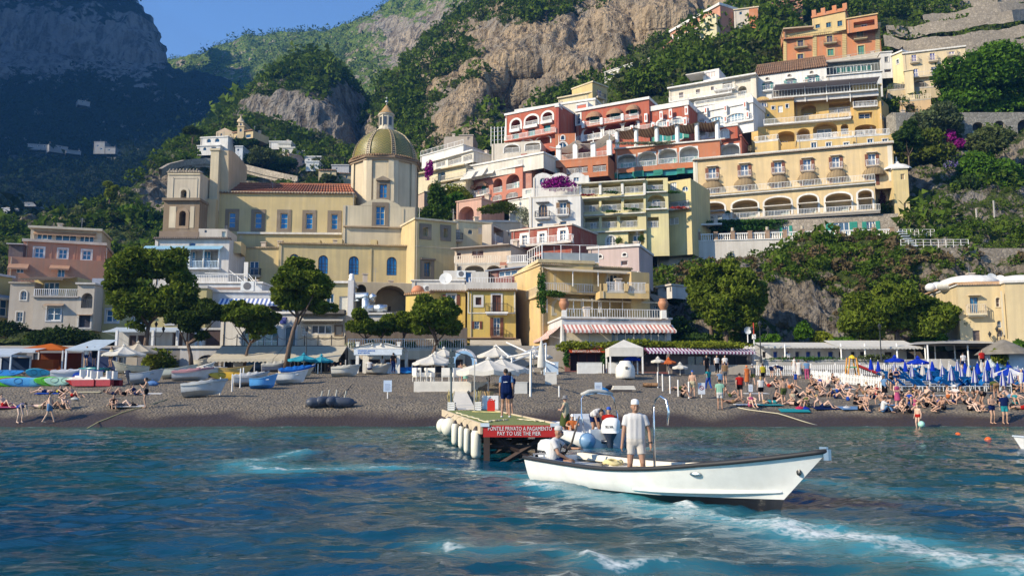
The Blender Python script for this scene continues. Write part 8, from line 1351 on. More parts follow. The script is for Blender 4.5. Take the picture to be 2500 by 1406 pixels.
def kayak(label,x,y,L,yaw,col,roll=0,w_=.95,col2=None):
 p=OB(*px(x,y));o=thing('kayak',label,'kayak',T(p.x,p.y,p.z+.3,R(yaw))@Matrix.Rotation(R(roll+35),4,'X'));m=MB();n=16;vs=[];k=12
 for i in range(n+1):
  t=i/n;r=max(.015,sin(pi*t)**.6);up=.22*abs(2*t-1)**2.5
  for j in range(k):a=2*pi*j/k;vs.append((L*(t-.5),w_/2*r*cos(a),.16*r*sin(a)*(1.0 if sin(a)>0 else 1.25)+up))
 m.add(vs,[(i*k+j,i*k+(j+1)%k,(i+1)*k+(j+1)%k,(i+1)*k+j)for i in range(n)for j in range(k)]);m.m=[1 if col2 and i>n//2 else 0 for i in range(n)for j in range(k)];m.obj('hull',[gel(col),gel(col2 or col)],o,True)
 for t in(-.15,.2):m=MB();m.lathe([(.0,.12),(.2,.13),(.26,.18),(.28,.17)],12,(L*t,0,0));m.obj('seat_well',plain(mul(col,.45)),o,True)
 return o
def pedalo(label,x,y,yaw,c1=(.68,.66,.63),c2=(.30,.02,.025)):
 p=OB(*px(x,y));o=thing('pedal_boat',label,'pedal boat',T(p.x,p.y,p.z+.05,R(yaw)))
 for sg in(-1,1):
  m=MB();n=10;vs=[]
  for i in range(n+1):t=i/n;r=max(.1,min(1,(1-t)*3.5));vs+=[(2.6*t,sg*.5-.2*r,0+.35*(1-r)),(2.6*t,sg*.5+.2*r,.35*(1-r)),(2.6*t,sg*.5+.2,.45),(2.6*t,sg*.5-.2,.45)]
  m.add(vs,[(i*4+j,i*4+(j+1)%4,(i+1)*4+(j+1)%4,(i+1)*4+j)for i in range(n)for j in range(4)]+[(0,1,2,3)]);m.obj('float',gel(c2),o)
 m=MB();m.box(.1,2.4,-.66,.66,.46,.54);m.obj('deck',gel(c1),o)
 for sg in(-.33,.33):m=MB();m.box(.5,.95,sg-.24,sg+.24,.54,.66);m.box(.38,.5,sg-.24,sg+.24,.54,1.1);m.obj('seat',gel(c1),o)
 return o
kayak('front bright green kayak at the far left of the beach',130,632,3.4,20,(.10,.52,.01),25);kayak('rear bright green kayak at the left edge of the beach',45,628,3.2,24,(.09,.46,.02),25);kayak('light blue and red kayak beside the green kayaks',250,636,3.6,28,(.10,.36,.62),20,.9,(.14,.42,.58));kayak('red kayak under the light blue one',200,630,3.0,26,(.35,.02,.03),15);kayak('small lime green kayak in the middle of the left boats',475,628,2.2,30,(.14,.55,.03),15);kayak('small pale green kayak beside the lime green one',562,630,2.0,20,(.36,.55,.42),10);kayak('teal kayak behind the white boats',890,520,3.2,170,(.02,.20,.22));kayak('blue kayak lying at the far left edge',50,545,3.2,5,(.02,.16,.42));kayak('yellow kayak under the orange one near the marker poles',2170,575,3.0,25,(.62,.36,.02),10);kayak('orange kayak on top of the yellow one near the marker poles',2270,500,2.8,15,(.62,.16,.03),10)
kayak('turquoise upright paddle craft leaning behind the light blue kayak',350,545,2.2,60,(.08,.42,.50),30)
dinghy('big white upturned looking hull under the gazebo on the left beach',490,580,3.6,18,(.66,.68,.70),None,(.6,.6,.6),1.7,(.62,.64,.68));dinghy('blue striped white boat behind the red pedal boats',735,500,3.0,8,(.50,.62,.72),(.28,.03,.03),(.4,.5,.6));dinghy('red bottomed boat with a blue cover among the left boats',715,610,2.4,12,(.40,.05,.03),None,(.3,.1,.1),1.3,(.03,.08,.40));dinghy('grey motorboat with a black outboard beside the red pedal boats',1240,620,2.8,20,(.42,.44,.46),None,(.3,.3,.3),1.5,None,(.04,.04,.05));dinghy('cream wooden rowing boat with its bow to the sea under the parasols',1400,520,3.4,-140,(.62,.58,.44),None,(.45,.4,.3))
dinghy('pale green white boat left of the pink covered boat',1545,565,3.2,15,(.58,.60,.50));dinghy('grey boat with a pink and mauve cover',1640,590,3.6,18,(.60,.58,.56),None,(.5,.5,.5),1.5,(.48,.26,.28));dinghy('white boat right behind the pink covered boat',1725,545,3.2,24,(.66,.65,.60));dinghy('white boat on trestles in the top row of the left beach',1840,455,2.8,-20,(.60,.56,.46));dinghy('broad white boat seen from its stern beside the yellow boat',1890,548,3.6,60,(.66,.63,.55),None,(.4,.42,.46),1.6,(.56,.55,.52));dinghy('yellow wooden boat with a cream interior',2050,535,3.6,12,(.62,.42,.14),(.50,.34,.10),(.62,.56,.44));dinghy('boat under a grey tarpaulin in the top row',2230,480,3.2,10,(.4,.4,.4),None,(.3,.3,.3),1.5,(.40,.39,.37));dinghy('boat under a blue tarpaulin in the top row',2340,480,2.6,12,(.1,.2,.4),None,(.3,.3,.3),1.4,(.04,.20,.48));dinghy('boat under a wrinkled white tarpaulin beside the blue cart',2225,632,3.0,22,(.5,.5,.5),None,(.3,.3,.3),1.5,(.52,.53,.53))
dinghy('little blue and white rowing boat at the end of the left boats',2390,665,2.2,5,(.10,.34,.68),(.05,.2,.5),(.5,.6,.7),1.2);p_=dinghy('low boat under a pale pleated cover alone on the left beach',1745,742,3.2,8,(.45,.47,.48),None,(.4,.4,.4),1.7,(.50,.52,.52))
pedalo('left red and white pedal boat',860,625,160);pedalo('middle red and white pedal boat',960,640,165);pedalo('right dark red and white pedal boat',1110,640,168)
fr(*I_);dinghy('boat under a grey white tarpaulin near the bare tree trunk',150,505,3.2,20,(.3,.3,.34),None,(.3,.3,.3),1.5,(.52,.50,.44));dinghy('beige boat with a bright blue cover before the awning',320,562,3.4,25,(.58,.50,.36),None,(.3,.3,.3),1.5,(.02,.14,.50));dinghy('white covered boat alone before the cream awning',820,545,2.8,5,(.56,.54,.48),None,(.4,.4,.4),1.5,(.60,.57,.48));dinghy('flat white board boat beside the blue covered boat',290,612,2.8,10,(.62,.62,.60),None,(.5,.5,.5),1.1);kayak('royal blue float at the right of the rental kiosk',1530,515,2.2,5,(.02,.22,.60));kayak('big blue and white beach float standing beside the kiosk',985,510,2.0,75,(.02,.04,.30),60,.8,(.6,.62,.66));dinghy('white covered craft in front of the rental kiosk counter',1150,520,2.4,5,(.58,.55,.48),None,(.4,.4,.4),1.3,(.60,.56,.47))
fr(0,0,1)
RM=T(3.35,29.6,.0)@Matrix.Rotation(math.atan2(5.4,-1.75),4,'Z');rb=thing('inflatable_boat','white inflatable motorboat with blue tube ends moored at the pier','boat',RM);TB=gel((.60,.62,.63),.4)
for sg in(-1,1):
 m=MB();m.tube([(-.35,sg*.86,.34),(.6,sg*.88,.34),(2.6,sg*.88,.36),(4.0,sg*.72,.44),(4.9,sg*.36,.54),(5.15,0,.58)],[.27,.28,.28,.27,.24,.23],14);m.obj('tube',TB,rb,True);m=MB();m.lathe([(.292,-.02),(.292,.10),(.26,.11)],14,M=T(-.36,sg*.86,.34)@Matrix.Rotation(pi/2,4,'Y'));m.lathe([(0,-.22),(.10,-.19),(.22,-.10),(.292,.0)],14,M=T(-.36,sg*.86,.34)@Matrix.Rotation(pi/2,4,'Y'));m.obj('tube_end',gel((.16,.30,.48),.4),rb,True)
m=MB();m.slab([(-.1,-.65),(3.6,-.65),(4.6,-.25),(4.6,.25),(3.6,.65),(-.1,.65)],-.1,.22);m.obj('floor',plain((.56,.57,.56)),rb);m=MB();m.box(-.14,.0,-.66,.66,.0,.72);m.obj('transom',gel((.62,.64,.65)),rb);m=MB();m.box(.25,.75,-.62,.62,.22,.62);m.obj('seat',gel((.56,.60,.63)),rb);m=MB();m.prism([(1.9,.22),(2.6,.22),(2.45,1.05),(2.1,1.2),(1.95,1.0)],-.36,.36);m.obj('console',gel((.62,.64,.66)),rb)
m=MB();[m.tube([(.35,sg*.68,.5),(.55,sg*.70,1.2),(.70,sg*.66,1.78),(.74,sg*.55,1.92),(.75,0,1.98)],.028,7)or m.tube([(.75,sg*.68,.5),(.78,sg*.70,1.2),(.80,sg*.66,1.76),(.80,sg*.55,1.9),(.80,0,1.95)],.028,7)for sg in(-1,1)];m.obj('roll_bar',metal((.75,.75,.75),.15),rb,True);m=MB();m.tube([(.76,-.62,1.94),(.78,-.3,2.03),(.78,0,2.06),(.78,.3,2.04),(.76,.62,1.93)],[.06,.08,.075,.085,.06],10);m.obj('rolled_canvas',cloth((.66,.65,.60)),rb,True);outboard(rb,T(-.34,0,.62)@Matrix.Rotation(.75,4,'Z'),.92)
BMX=T(WZ(2520,1104,0))@Matrix.Rotation(pi*.98,4,'Z')@T(-3.0,0,0);o=thing('boat','white bow of a boat entering at the right edge of the photo','boat',BMX);m,rl=hull(3.6,1.5,.45,.55,.08,.25,14,.85,.05);m.obj('hull',[HW,gel((.3,.34,.4)),plain((.6,.58,.5))],o,True)
for sg in(-1,1):MB().tube([(a,sg*b,z)for a,b,z in rl],.03,5).obj('gunwale',plain((.45,.5,.55)),o)
fr(*H_)
for x,y,r,c,lab in((560,470,.5,(.03,.03,.04),'dark covered outboard under the blue topped gazebo'),(745,560,.55,(.02,.06,.36),'royal blue bundle on the red bottomed boat'),(1060,545,.5,(.45,.12,.05),'reddish bundle behind the pedal boats'),(1300,560,.5,(.05,.05,.06),'black gear bag beside the grey motorboat'),(1450,610,.45,(.14,.28,.56),'pale blue buoy bag behind the man in black trunks'),(1120,470,.8,(.24,.20,.12),'heap of olive nets under the cream parasols'),(1215,480,.8,(.20,.17,.11),'brown wicker heap under the cream parasols'),(985,490,.5,(.10,.22,.42),'blue plastic chair pile beside the cream parasols'),(1985,480,.5,(.45,.40,.30),'folded tan sailcloth in the top row of boats'),(2400,450,.5,(.04,.05,.06),'dark gear pile at the right of the top row of boats'),(2440,550,.6,(.24,.15,.08),'heap of brown planks beside the blue covered boat'),(1560,470,.5,(.03,.20,.22),'teal bundle at the foot of the dark leaning pine'),(170,480,.55,(.01,.04,.32),'dark blue bin beside the orange topped tent'),(70,470,.6,(.04,.16,.36),'blue gear heap under the pale sunshade')):bag(lab,*px(x,y+20),r,c,'gear_pile','gear')
fr(0,0,1)
# ------------------------------------------------------------------ people: one continuous body per pose, clothes and hair as children
def two_bone(a,b,l1,l2,pole):
 a,b,pole=Vector(a),Vector(b),Vector(pole);d=b-a;L=min(d.length,(l1+l2)*.999);d.normalize();b=a+d*L;x=(l1*l1-l2*l2+L*L)/(2*L);h=math.sqrt(max(0,l1*l1-x*x));p=(pole-d*pole.dot(d)).normalized();return a+d*x+p*h,b
def remesh(mb,vox,ratio=1,it=3):
 me=mb.mesh('body',plain((.5,.5,.5)));o=link('t',me);r=o.modifiers.new('r','REMESH');r.mode='VOXEL';r.voxel_size=vox;s=o.modifiers.new('s','SMOOTH');s.iterations=it;s.factor=.5
 if ratio<1:d=o.modifiers.new('d','DECIMATE');d.ratio=ratio
 bpy.context.view_layer.update();n=bpy.data.meshes.new_from_object(o.evaluated_get(bpy.context.evaluated_depsgraph_get()));bpy.data.objects.remove(o);n.polygons.foreach_set('use_smooth',[True]*len(n.polygons));n.materials.clear();n.materials.append(None);return n
def cone(m,a,b,r1,r2,n=10):
 a,b=Vector(a),Vector(b);m.bar(a,b,r1,n,r2);m.ell(a,(r1,)*3,n,6);m.ell(b,(r2,)*3,n,6)
class Pose:
 def __init__(s,pel,neck,head,hl,hr,fl,fr_,kl=(0,-1,.3),kr=(0,-1,.3),el=(.4,1,-.3),er=(-.4,1,-.3),look=(0,-1,0),toe=(0,-1,-.25),up=None):
  s.pel,s.neck=Vector(pel),Vector(neck);s.head=Vector(head);ax=(s.neck-s.pel).normalized();s.rt=Vector((1,0,0));s.fw=ax.cross(s.rt)*-1;s.fw=s.rt.cross(ax)*-1 if(s.rt.cross(ax)*-1).y<0 or abs(ax.z)<.5 else s.rt.cross(ax);s.ax=ax;s.look=Vector(look).normalized()
  sh=s.neck-ax*.07;s.sh=[sh+s.rt*.175,sh-s.rt*.175];s.hip=[s.pel+s.rt*.09,s.pel-s.rt*.09];s.el=[];s.hd=[];s.kn=[];s.an=[]
  for i,(h,e)in enumerate(((hl,el),(hr,er))):k,b=two_bone(s.sh[i],h,.29,.26,e);s.el.append(k);s.hd.append(b)
  for i,(f,k_)in enumerate(((fl,kl),(fr_,kr))):k,b=two_bone(s.hip[i],f,.44,.43,k_);s.kn.append(k);s.an.append(b)
  s.toe=Vector(toe).normalized()
 def body(s,near=False,fem=False,fat=1.0):
  m=MB();f=fat;a,p,n=s.ax,s.pel,s.neck;w_=.92 if fem else 1
  for q in(-1,1):
   cone(m,p+s.rt*q*.075,p+a*.2+s.rt*q*.06*w_,.105*f,.095*f*w_);cone(m,p+a*.2+s.rt*q*.06*w_,n-a*.13+s.rt*q*.085*w_,.095*f*w_,.098*f*w_);cone(m,n-a*.05,s.sh[(1-q)//2],.06,.062*w_)
  cone(m,p,n-a*.12,.11*f,.104*f*w_);cone(m,n-a*.06,s.head-s.look*-.0-Vector((0,0,.05))*(1 if a.z>.3 else 0),.058*w_,.05*w_)
  H,L=s.head,s.look;m.ell(H,(.076,.092,.108),14,10,Matrix.Rotation(math.atan2(L.y,L.x)+pi/2,3,'Z'));m.ell(H+L*.03-Vector((0,0,.055)),(.055,.06,.062),12,8)
  if near:
   sd=L.cross(Vector((0,0,1))).normalized();U=Vector((0,0,1));cone(m,H+L*.088+U*.012,H+L*.108-U*.026,.009,.016,8);cone(m,H+L*.085+U*.030+sd*.03,H+L*.085+U*.030-sd*.03,.012,.012,8);m.ell(H+L*.086-U*.058,(.026,.026,.012),10,6)
   for q in(-1,1):m.ell(H+sd*q*.078-U*.005-L*.005,(.016,.022,.032),8,6);m.ell(H+L*.06+sd*q*.035-U*.02,(.03,.03,.03),8,6)
  for i in(0,1):
   cone(m,s.sh[i],s.el[i],.054*w_*f,.041*w_);cone(m,s.el[i],s.hd[i],.041*w_,.027*w_);cone(m,s.hip[i],s.kn[i],.088*f,.055);cone(m,s.kn[i],s.kn[i].lerp(s.an[i],.35)+Vector((0,.012,0)),.053,.054);cone(m,s.kn[i].lerp(s.an[i],.35),s.an[i],.054,.036);cone(m,s.an[i]+Vector((0,.03,-.02)),s.an[i]+s.toe*.17+Vector((0,0,-.03)),.038,.03)
   d=(s.hd[i]-s.el[i]).normalized();sd=d.cross(s.ax).normalized()if abs(d.dot(s.ax))<.95 else Vector((0,1,0));up=sd.cross(d)
   if near:
    fl=Vector((0,-1,0));fl=(fl-d*fl.dot(d)).normalized();c0=s.hd[i];cone(m,c0,c0+d*.06,.028,.030,8);ac=fl;th=d.cross(ac)
    for k in range(4):
     b0=c0+d*.078+ac*(.030-.020*k);ln=(.034,.040,.037,.028)[k];q=(1 if i==0 else-1)*th;cv=-q if q.x*(1 if i==0 else-1)>0 else q;k1=b0+(d*.92+cv*.35).normalized()*ln;k2=k1+(d*.6+cv*.75).normalized()*ln*.7;cone(m,c0+d*.03+ac*(.022-.015*k),b0,.012,.0105,7);cone(m,b0,k1,.0105,.0095,7);cone(m,k1,k2,.0095,.008,7)
    cv2=-th*(1 if i==0 else-1);cone(m,c0+d*.02+ac*.02,c0+d*.055+ac*.052,.014,.011,7);cone(m,c0+d*.055+ac*.052,c0+d*.085+ac*.055,.011,.009,7)
   else:cone(m,s.hd[i],s.hd[i]+d*.11,.030,.022,8)
  return remesh(m,.0075 if near else .021,.45 if near else .75,4 if near else 2)
 def cloth(s,kind,fat=1.0,near=False):
  m=MB();a,p,n=s.ax,s.pel,s.neck;g=.018;f=fat
  tor=lambda t0,t1,r:[cone(m,p.lerp(n,t0)+s.rt*q*.075,p.lerp(n,t1)+s.rt*q*.075,(.105*f+g)*r,(.098*f+g)*r)for q in(-1,1)]+[cone(m,p.lerp(n,t0)-s.rt*.01,p.lerp(n,t1),(.112*f+g)*r,(.106*f+g)*r)]
  if kind in('shorts','trunks','pants','brief'):
   tor(-.02,.16,1);ln={'shorts':.62,'trunks':.40,'pants':1,'brief':.06}[kind]
   for i in(0,1):
    e=s.hip[i].lerp(s.kn[i],ln);kk=.02 if kind!='brief' else .004;m.bar(s.hip[i],e,.080*f+kk,12,.066+kk);m.ell(s.hip[i],(.082*f+kk,)*3,10,6)
    if kind=='pants':cone(m,s.kn[i],s.kn[i].lerp(s.an[i],.9),.075,.06)
  elif kind in('shirt','tank'):
   tor(.10,.84,.98);cone(m,n-a*.10+s.rt*.1,n-a*.10-s.rt*.1,.090,.090)
   for i in(0,1):
    cone(m,n-a*.055,s.sh[i],.066,.073)
    if kind=='shirt':m.ell(s.sh[i],(.075,)*3,10,6);m.bar(s.sh[i],s.sh[i].lerp(s.el[i],.58),.074,12,.072)
  elif kind=='bra':tor(.60,.74,1)
  elif kind=='dress':
   tor(.1,.86,1.02);[m.ell(s.sh[i],(.075,)*3,10,6)for i in(0,1)];k=(s.kn[0]+s.kn[1])/2;m.bar(p+a*.1,k.lerp((s.an[0]+s.an[1])/2,.35),.17,14,.23)
  elif kind=='skirt':k=(s.kn[0]+s.kn[1])/2;m.bar(p+a*.1,k,.16,14,.20)
  return remesh(m,.010 if near else .022,.5 if near else .8,16 if near else 3)
 def hair(s,kind):
  m=MB();H,L=s.head,s.look;B=-L;U=Vector((0,0,1));RZ=Matrix.Rotation(math.atan2(L.y,L.x)+pi/2,3,'Z')
  if kind[:3]=='cap':
   H=H+U*.015;RZ=RZ@Matrix.Rotation(pi,3,'Z')if kind=='capb' else RZ
   m.lathe([(.088,0),(.088,.05),(.07,.09),(.03,.105),(0,.108)],14,M=Matrix.Translation(H+U*.035)@RZ.to_4x4()@Matrix.Diagonal((.93,1.12,1,1)));m.add([H+U*.04+(RZ@Vector(v))for v in((-.07,-.07,0),(.07,-.07,0),(.05,-.18,-.01),(-.05,-.18,-.01),(-.07,-.07,.012),(.07,-.07,.012),(.05,-.18,.0),(-.05,-.18,.0))],[(0,1,2,3),(4,7,6,5),(2,6,7,3),(0,3,7,4),(1,5,6,2)])
  elif kind=='hat':m.lathe([(.16,-.02),(.10,.02),(.095,.09),(.06,.115),(0,.12)],14,M=Matrix.Translation(H+U*.03))
  else:
   m.ell(H+B*.022+U*.028,(.084,.094,.098),12,8,RZ)
   if kind=='long':cone(m,H+B*.06,H+B*.085-U*.18,.07,.05)
   if kind=='bun':m.ell(H+B*.09+U*.08,(.05,.05,.05),8,6)
  return m.mesh('hair',plain((0,0,0)),True)
ST=dict(pel=(0,0,.93),neck=(0,.0,1.46),head=(0,-.02,1.61),hl=(.25,-.04,.86),hr=(-.25,-.04,.86),fl=(.11,.02,.08),fr_=(-.11,0,.08))
PO={'stand':Pose(**ST),'walk':Pose(**{**ST,'fl':(.09,-.26,.09),'fr_':(-.09,.28,.12),'hl':(.24,.18,.9),'hr':(-.24,-.22,.92)}),'arms':Pose(**{**ST,'hl':(.05,-.25,1.18),'hr':(-.05,-.24,1.14),'el':(1,.3,-.6),'er':(-1,.3,-.6)}),'phone':Pose(**{**ST,'head':(0,-.06,1.60),'hl':(.06,-.30,1.28),'hr':(-.06,-.30,1.28),'el':(.6,.2,-1),'er':(-.6,.2,-1)}),'bend':Pose((0,.12,.90),(0,-.34,1.06),(0,-.48,1.0),(.12,-.50,.45),(-.12,-.45,.48),(.13,.05,.08),(-.13,.08,.08),look=(0,-.7,-.7)),'squat':Pose((0,.12,.32),(0,-.10,.78),(0,-.20,.91),(.12,-.38,.45),(-.12,-.36,.42),(.12,-.10,.08),(-.12,-.06,.08),look=(0,-1,-.3)),'sit':Pose((0,.05,.13),(0,.10,.64),(0,.06,.79),(.14,-.36,.42),(-.14,-.36,.40),(.12,-.48,.07),(-.12,-.52,.07),kl=(0,-.2,1),kr=(0,-.2,1),el=(1,0,-.2),er=(-1,0,-.2)),'lean':Pose((0,0,.12),(0,.30,.55),(0,.30,.70),(.28,.50,.06),(-.28,.50,.06),(.14,-.80,.07),(-.10,-.55,.07),kl=(.2,0,1),kr=(0,-.2,1),el=(.6,1,.2),er=(-.6,1,.2)),'lie':Pose((0,0,.13),(0,.52,.15),(0,.68,.18),(.32,.25,.07),(-.25,.75,.10),(.10,-.84,.07),(-.12,-.60,.07),kl=(0,0,1),kr=(0,0,1),el=(1,0,.2),er=(-1,0,.2),look=(0,.25,1),toe=(0,-.3,1)),'read':Pose((0,0,.13),(0,.50,.22),(0,.64,.32),(.08,.22,.62),(-.08,.22,.62),(.10,-.50,.07),(-.12,-.46,.07),kl=(0,0,1),kr=(0,0,1),el=(1,0,.2),er=(-1,0,.2),look=(0,-.6,.8)),'side':Pose((0,.0,.13),(.06,.22,.60),(.05,.18,.75),(.34,.30,.07),(-.14,-.30,.30),(-.42,-.36,.07),(-.48,-.18,.07),kl=(.2,-1,.3),kr=(.1,-1,.6),el=(1,.3,0),er=(-1,0,-.2)),'hug':Pose((0,.05,.13),(0,-.02,.62),(0,-.10,.75),(.08,-.44,.30),(-.08,-.44,.30),(.10,-.42,.07),(-.10,-.44,.07),kl=(0,-.1,1),kr=(0,-.1,1),el=(1,-.2,-.1),er=(-1,-.2,-.1),look=(0,-1,-.35))}
MC={}
def mesh_for(kind,pose,*a,obj=None):
 k=(kind,pose if obj is None else id(obj),*a)
 if k not in MC:P=obj or PO[pose];MC[k]=P.body(*a)if kind=='body' else P.hair(*a)if kind=='hair' else P.cloth(*a)
 return MC[k]
SK=[(.56,.36,.265),(.43,.26,.18),(.33,.185,.12),(.61,.43,.34)];HC={'d':(.018,.012,.009),'b':(.09,.045,.02),'g':(.34,.32,.30),'y':(.36,.23,.09)}
CN={'k':(.012,.012,.015),'n':(.012,.025,.10),'b':(.02,.08,.40),'l':(.16,.30,.52),'r':(.45,.025,.02),'w':(.74,.73,.72),'t':(.03,.30,.34),'g':(.09,.12,.04),'y':(.60,.52,.05),'o':(.58,.18,.06),'p':(.50,.10,.22),'c':(.58,.52,.36),'m':(.30,.55,.42),'e':(.16,.16,.17),'h':(.30,.19,.10),'a':(.62,.62,.50),'i':(.72,.68,.62)}
def setm(o,m):o.material_slots[0].link='OBJECT';o.material_slots[0].material=m
def person(label,M,pose,sk=1,wear='',hair='d',fem=False,obj=None,near=False,fat=1.0,hairc=None):
 o=link('person',mesh_for('body',pose,near,fem,fat,obj=obj),None,M);setm(o,skin(SK[sk]));tag(o,label,'person')
 NM={'bra':'bikini_top','brief':'swim_briefs','tank':'top'}
 for w_ in wear.split():
  k,c=w_.split(':');q=link(NM.get(k,k),mesh_for('cloth',pose,k,fat,near,obj=obj),o);setm(q,cloth(CN[c]))
 k=hair[0]if len(hair)==1 else hair.split(':');h=link('hair' if len(hair)==1 else(k[0][:3]if k[0][:3]in('cap','hat')else 'hair'),mesh_for('hair',pose,'short' if len(hair)==1 else k[0],obj=obj),o);setm(h,plain(hairc or(HC[hair]if len(hair)==1 else(CN[k[1]]if k[0][:3]in('cap','hat')else HC[k[1]])),.7))
 return o
def crowd(frame,rows):
 fr(*frame)
 for(x,y,pose,yaw,sk,wear,hair,label,*ex)in rows:
  p=OB(*px(x,y))if not ex or ex[0]is None else W(*px(x,y),ex[0]);s=ex[1]if len(ex)>1 else random.uniform(.94,1.03);fem='bra' in wear or 'dress' in wear or 'skirt' in wear or 'long' in hair;person(label,T(p.x,p.y,p.z,R(yaw),s*(.95 if fem else 1)),pose,sk,wear,hair,fem)
crowd(H_,[(190,985,'bend',60,3,'brief:b bra:b','bun:d','woman in a blue patterned bikini bending down at the water edge on the left'),(462,988,'walk',110,0,'shorts:l','d','shirtless man in pale blue swim shorts standing at the water edge on the left'),(1388,842,'phone',-70,1,'trunks:k','d','shirtless man in black trunks standing with folded hands on the left beach'),(1080,850,'hug',30,1,'brief:k bra:k','bun:d','woman with a hair bun sitting below the standing man in black trunks'),(1090,725,'read',100,1,'brief:n','d','person lying with both arms raised behind the seated woman with a bun'),(1300,725,'lean',90,0,'brief:n bra:n','long:d','woman in navy reclining left of the man in black trunks'),(1190,722,'lie',80,0,'trunks:k','d','person lying flat beside the woman in navy on the left beach'),(1160,838,'lie',85,3,'trunks:e','b','person lying on a pale towel beside the woman with a bun'),(700,745,'lean',70,1,'trunks:r','d','man in red shorts sitting on the left beach'),(430,705,'lie',-80,0,'trunks:n','d','sunbather lying on a blue towel at the left'),(600,705,'lie',80,0,'brief:y bra:y','long:b','sunbather in yellow lying beside the man in red shorts'),(510,850,'lean',80,2,'brief:k','d','tanned person sitting behind the man in pale blue shorts'),(610,848,'hug',60,0,'trunks:e','b','pale bather sitting bent forward right of the man in pale blue shorts'),(590,748,'side',80,0,'brief:k bra:k','d','woman lying on her side near the white pillow bag'),(40,835,'lean',70,0,'trunks:r','d','person in red trunks sitting at the left edge of the photo'),(400,848,'lie',80,3,'brief:c','d','person lying flat left of the pale bather'),(820,440,'stand',0,1,'shirt:w shorts:n','d','man in a white shirt standing under the blue topped gazebo',71.5),(895,440,'stand',20,2,'shirt:k shorts:k','d','man in black standing under the blue topped gazebo',71.8),(1055,450,'stand',-30,1,'shirt:c shorts:h','b','man in beige standing beside the cream parasols',71)])
crowd(I_,[(1180,480,'sit',180,2,'shirt:w shorts:n','d','man in a white and blue shirt sitting at the kiosk counter',71.5),(1300,515,'arms',180,0,'tank:w skirt:k','long:b','woman in a black skirt standing at the rental kiosk'),(1405,505,'stand',160,2,'shirt:k pants:n','d','dark dressed man at the right post of the kiosk',71.8),(1885,478,'stand',20,1,'dress:w','d','person in a long white robe left of the welcome arch'),(2095,625,'walk',180,1,'tank:c skirt:m','d','woman in a pale green skirt walking up the white ramp'),(2050,615,'walk',180,2,'trunks:h','d','man walking beside the woman in a green skirt on the ramp'),(2310,680,'stand',100,1,'shirt:w shorts:k','d','person in a white top and black shorts behind the pier crew'),(640,500,'sit',0,1,'shirt:b shorts:n','d','person in blue sitting in the shade under the cream awning',74),(905,500,'sit',20,1,'shirt:e shorts:k','d','person sitting in the shade left of the blue and white float',74),(820,490,'sit',-20,2,'shirt:k shorts:k','d','dark dressed guest sitting under the awning behind the covered boat',75)])
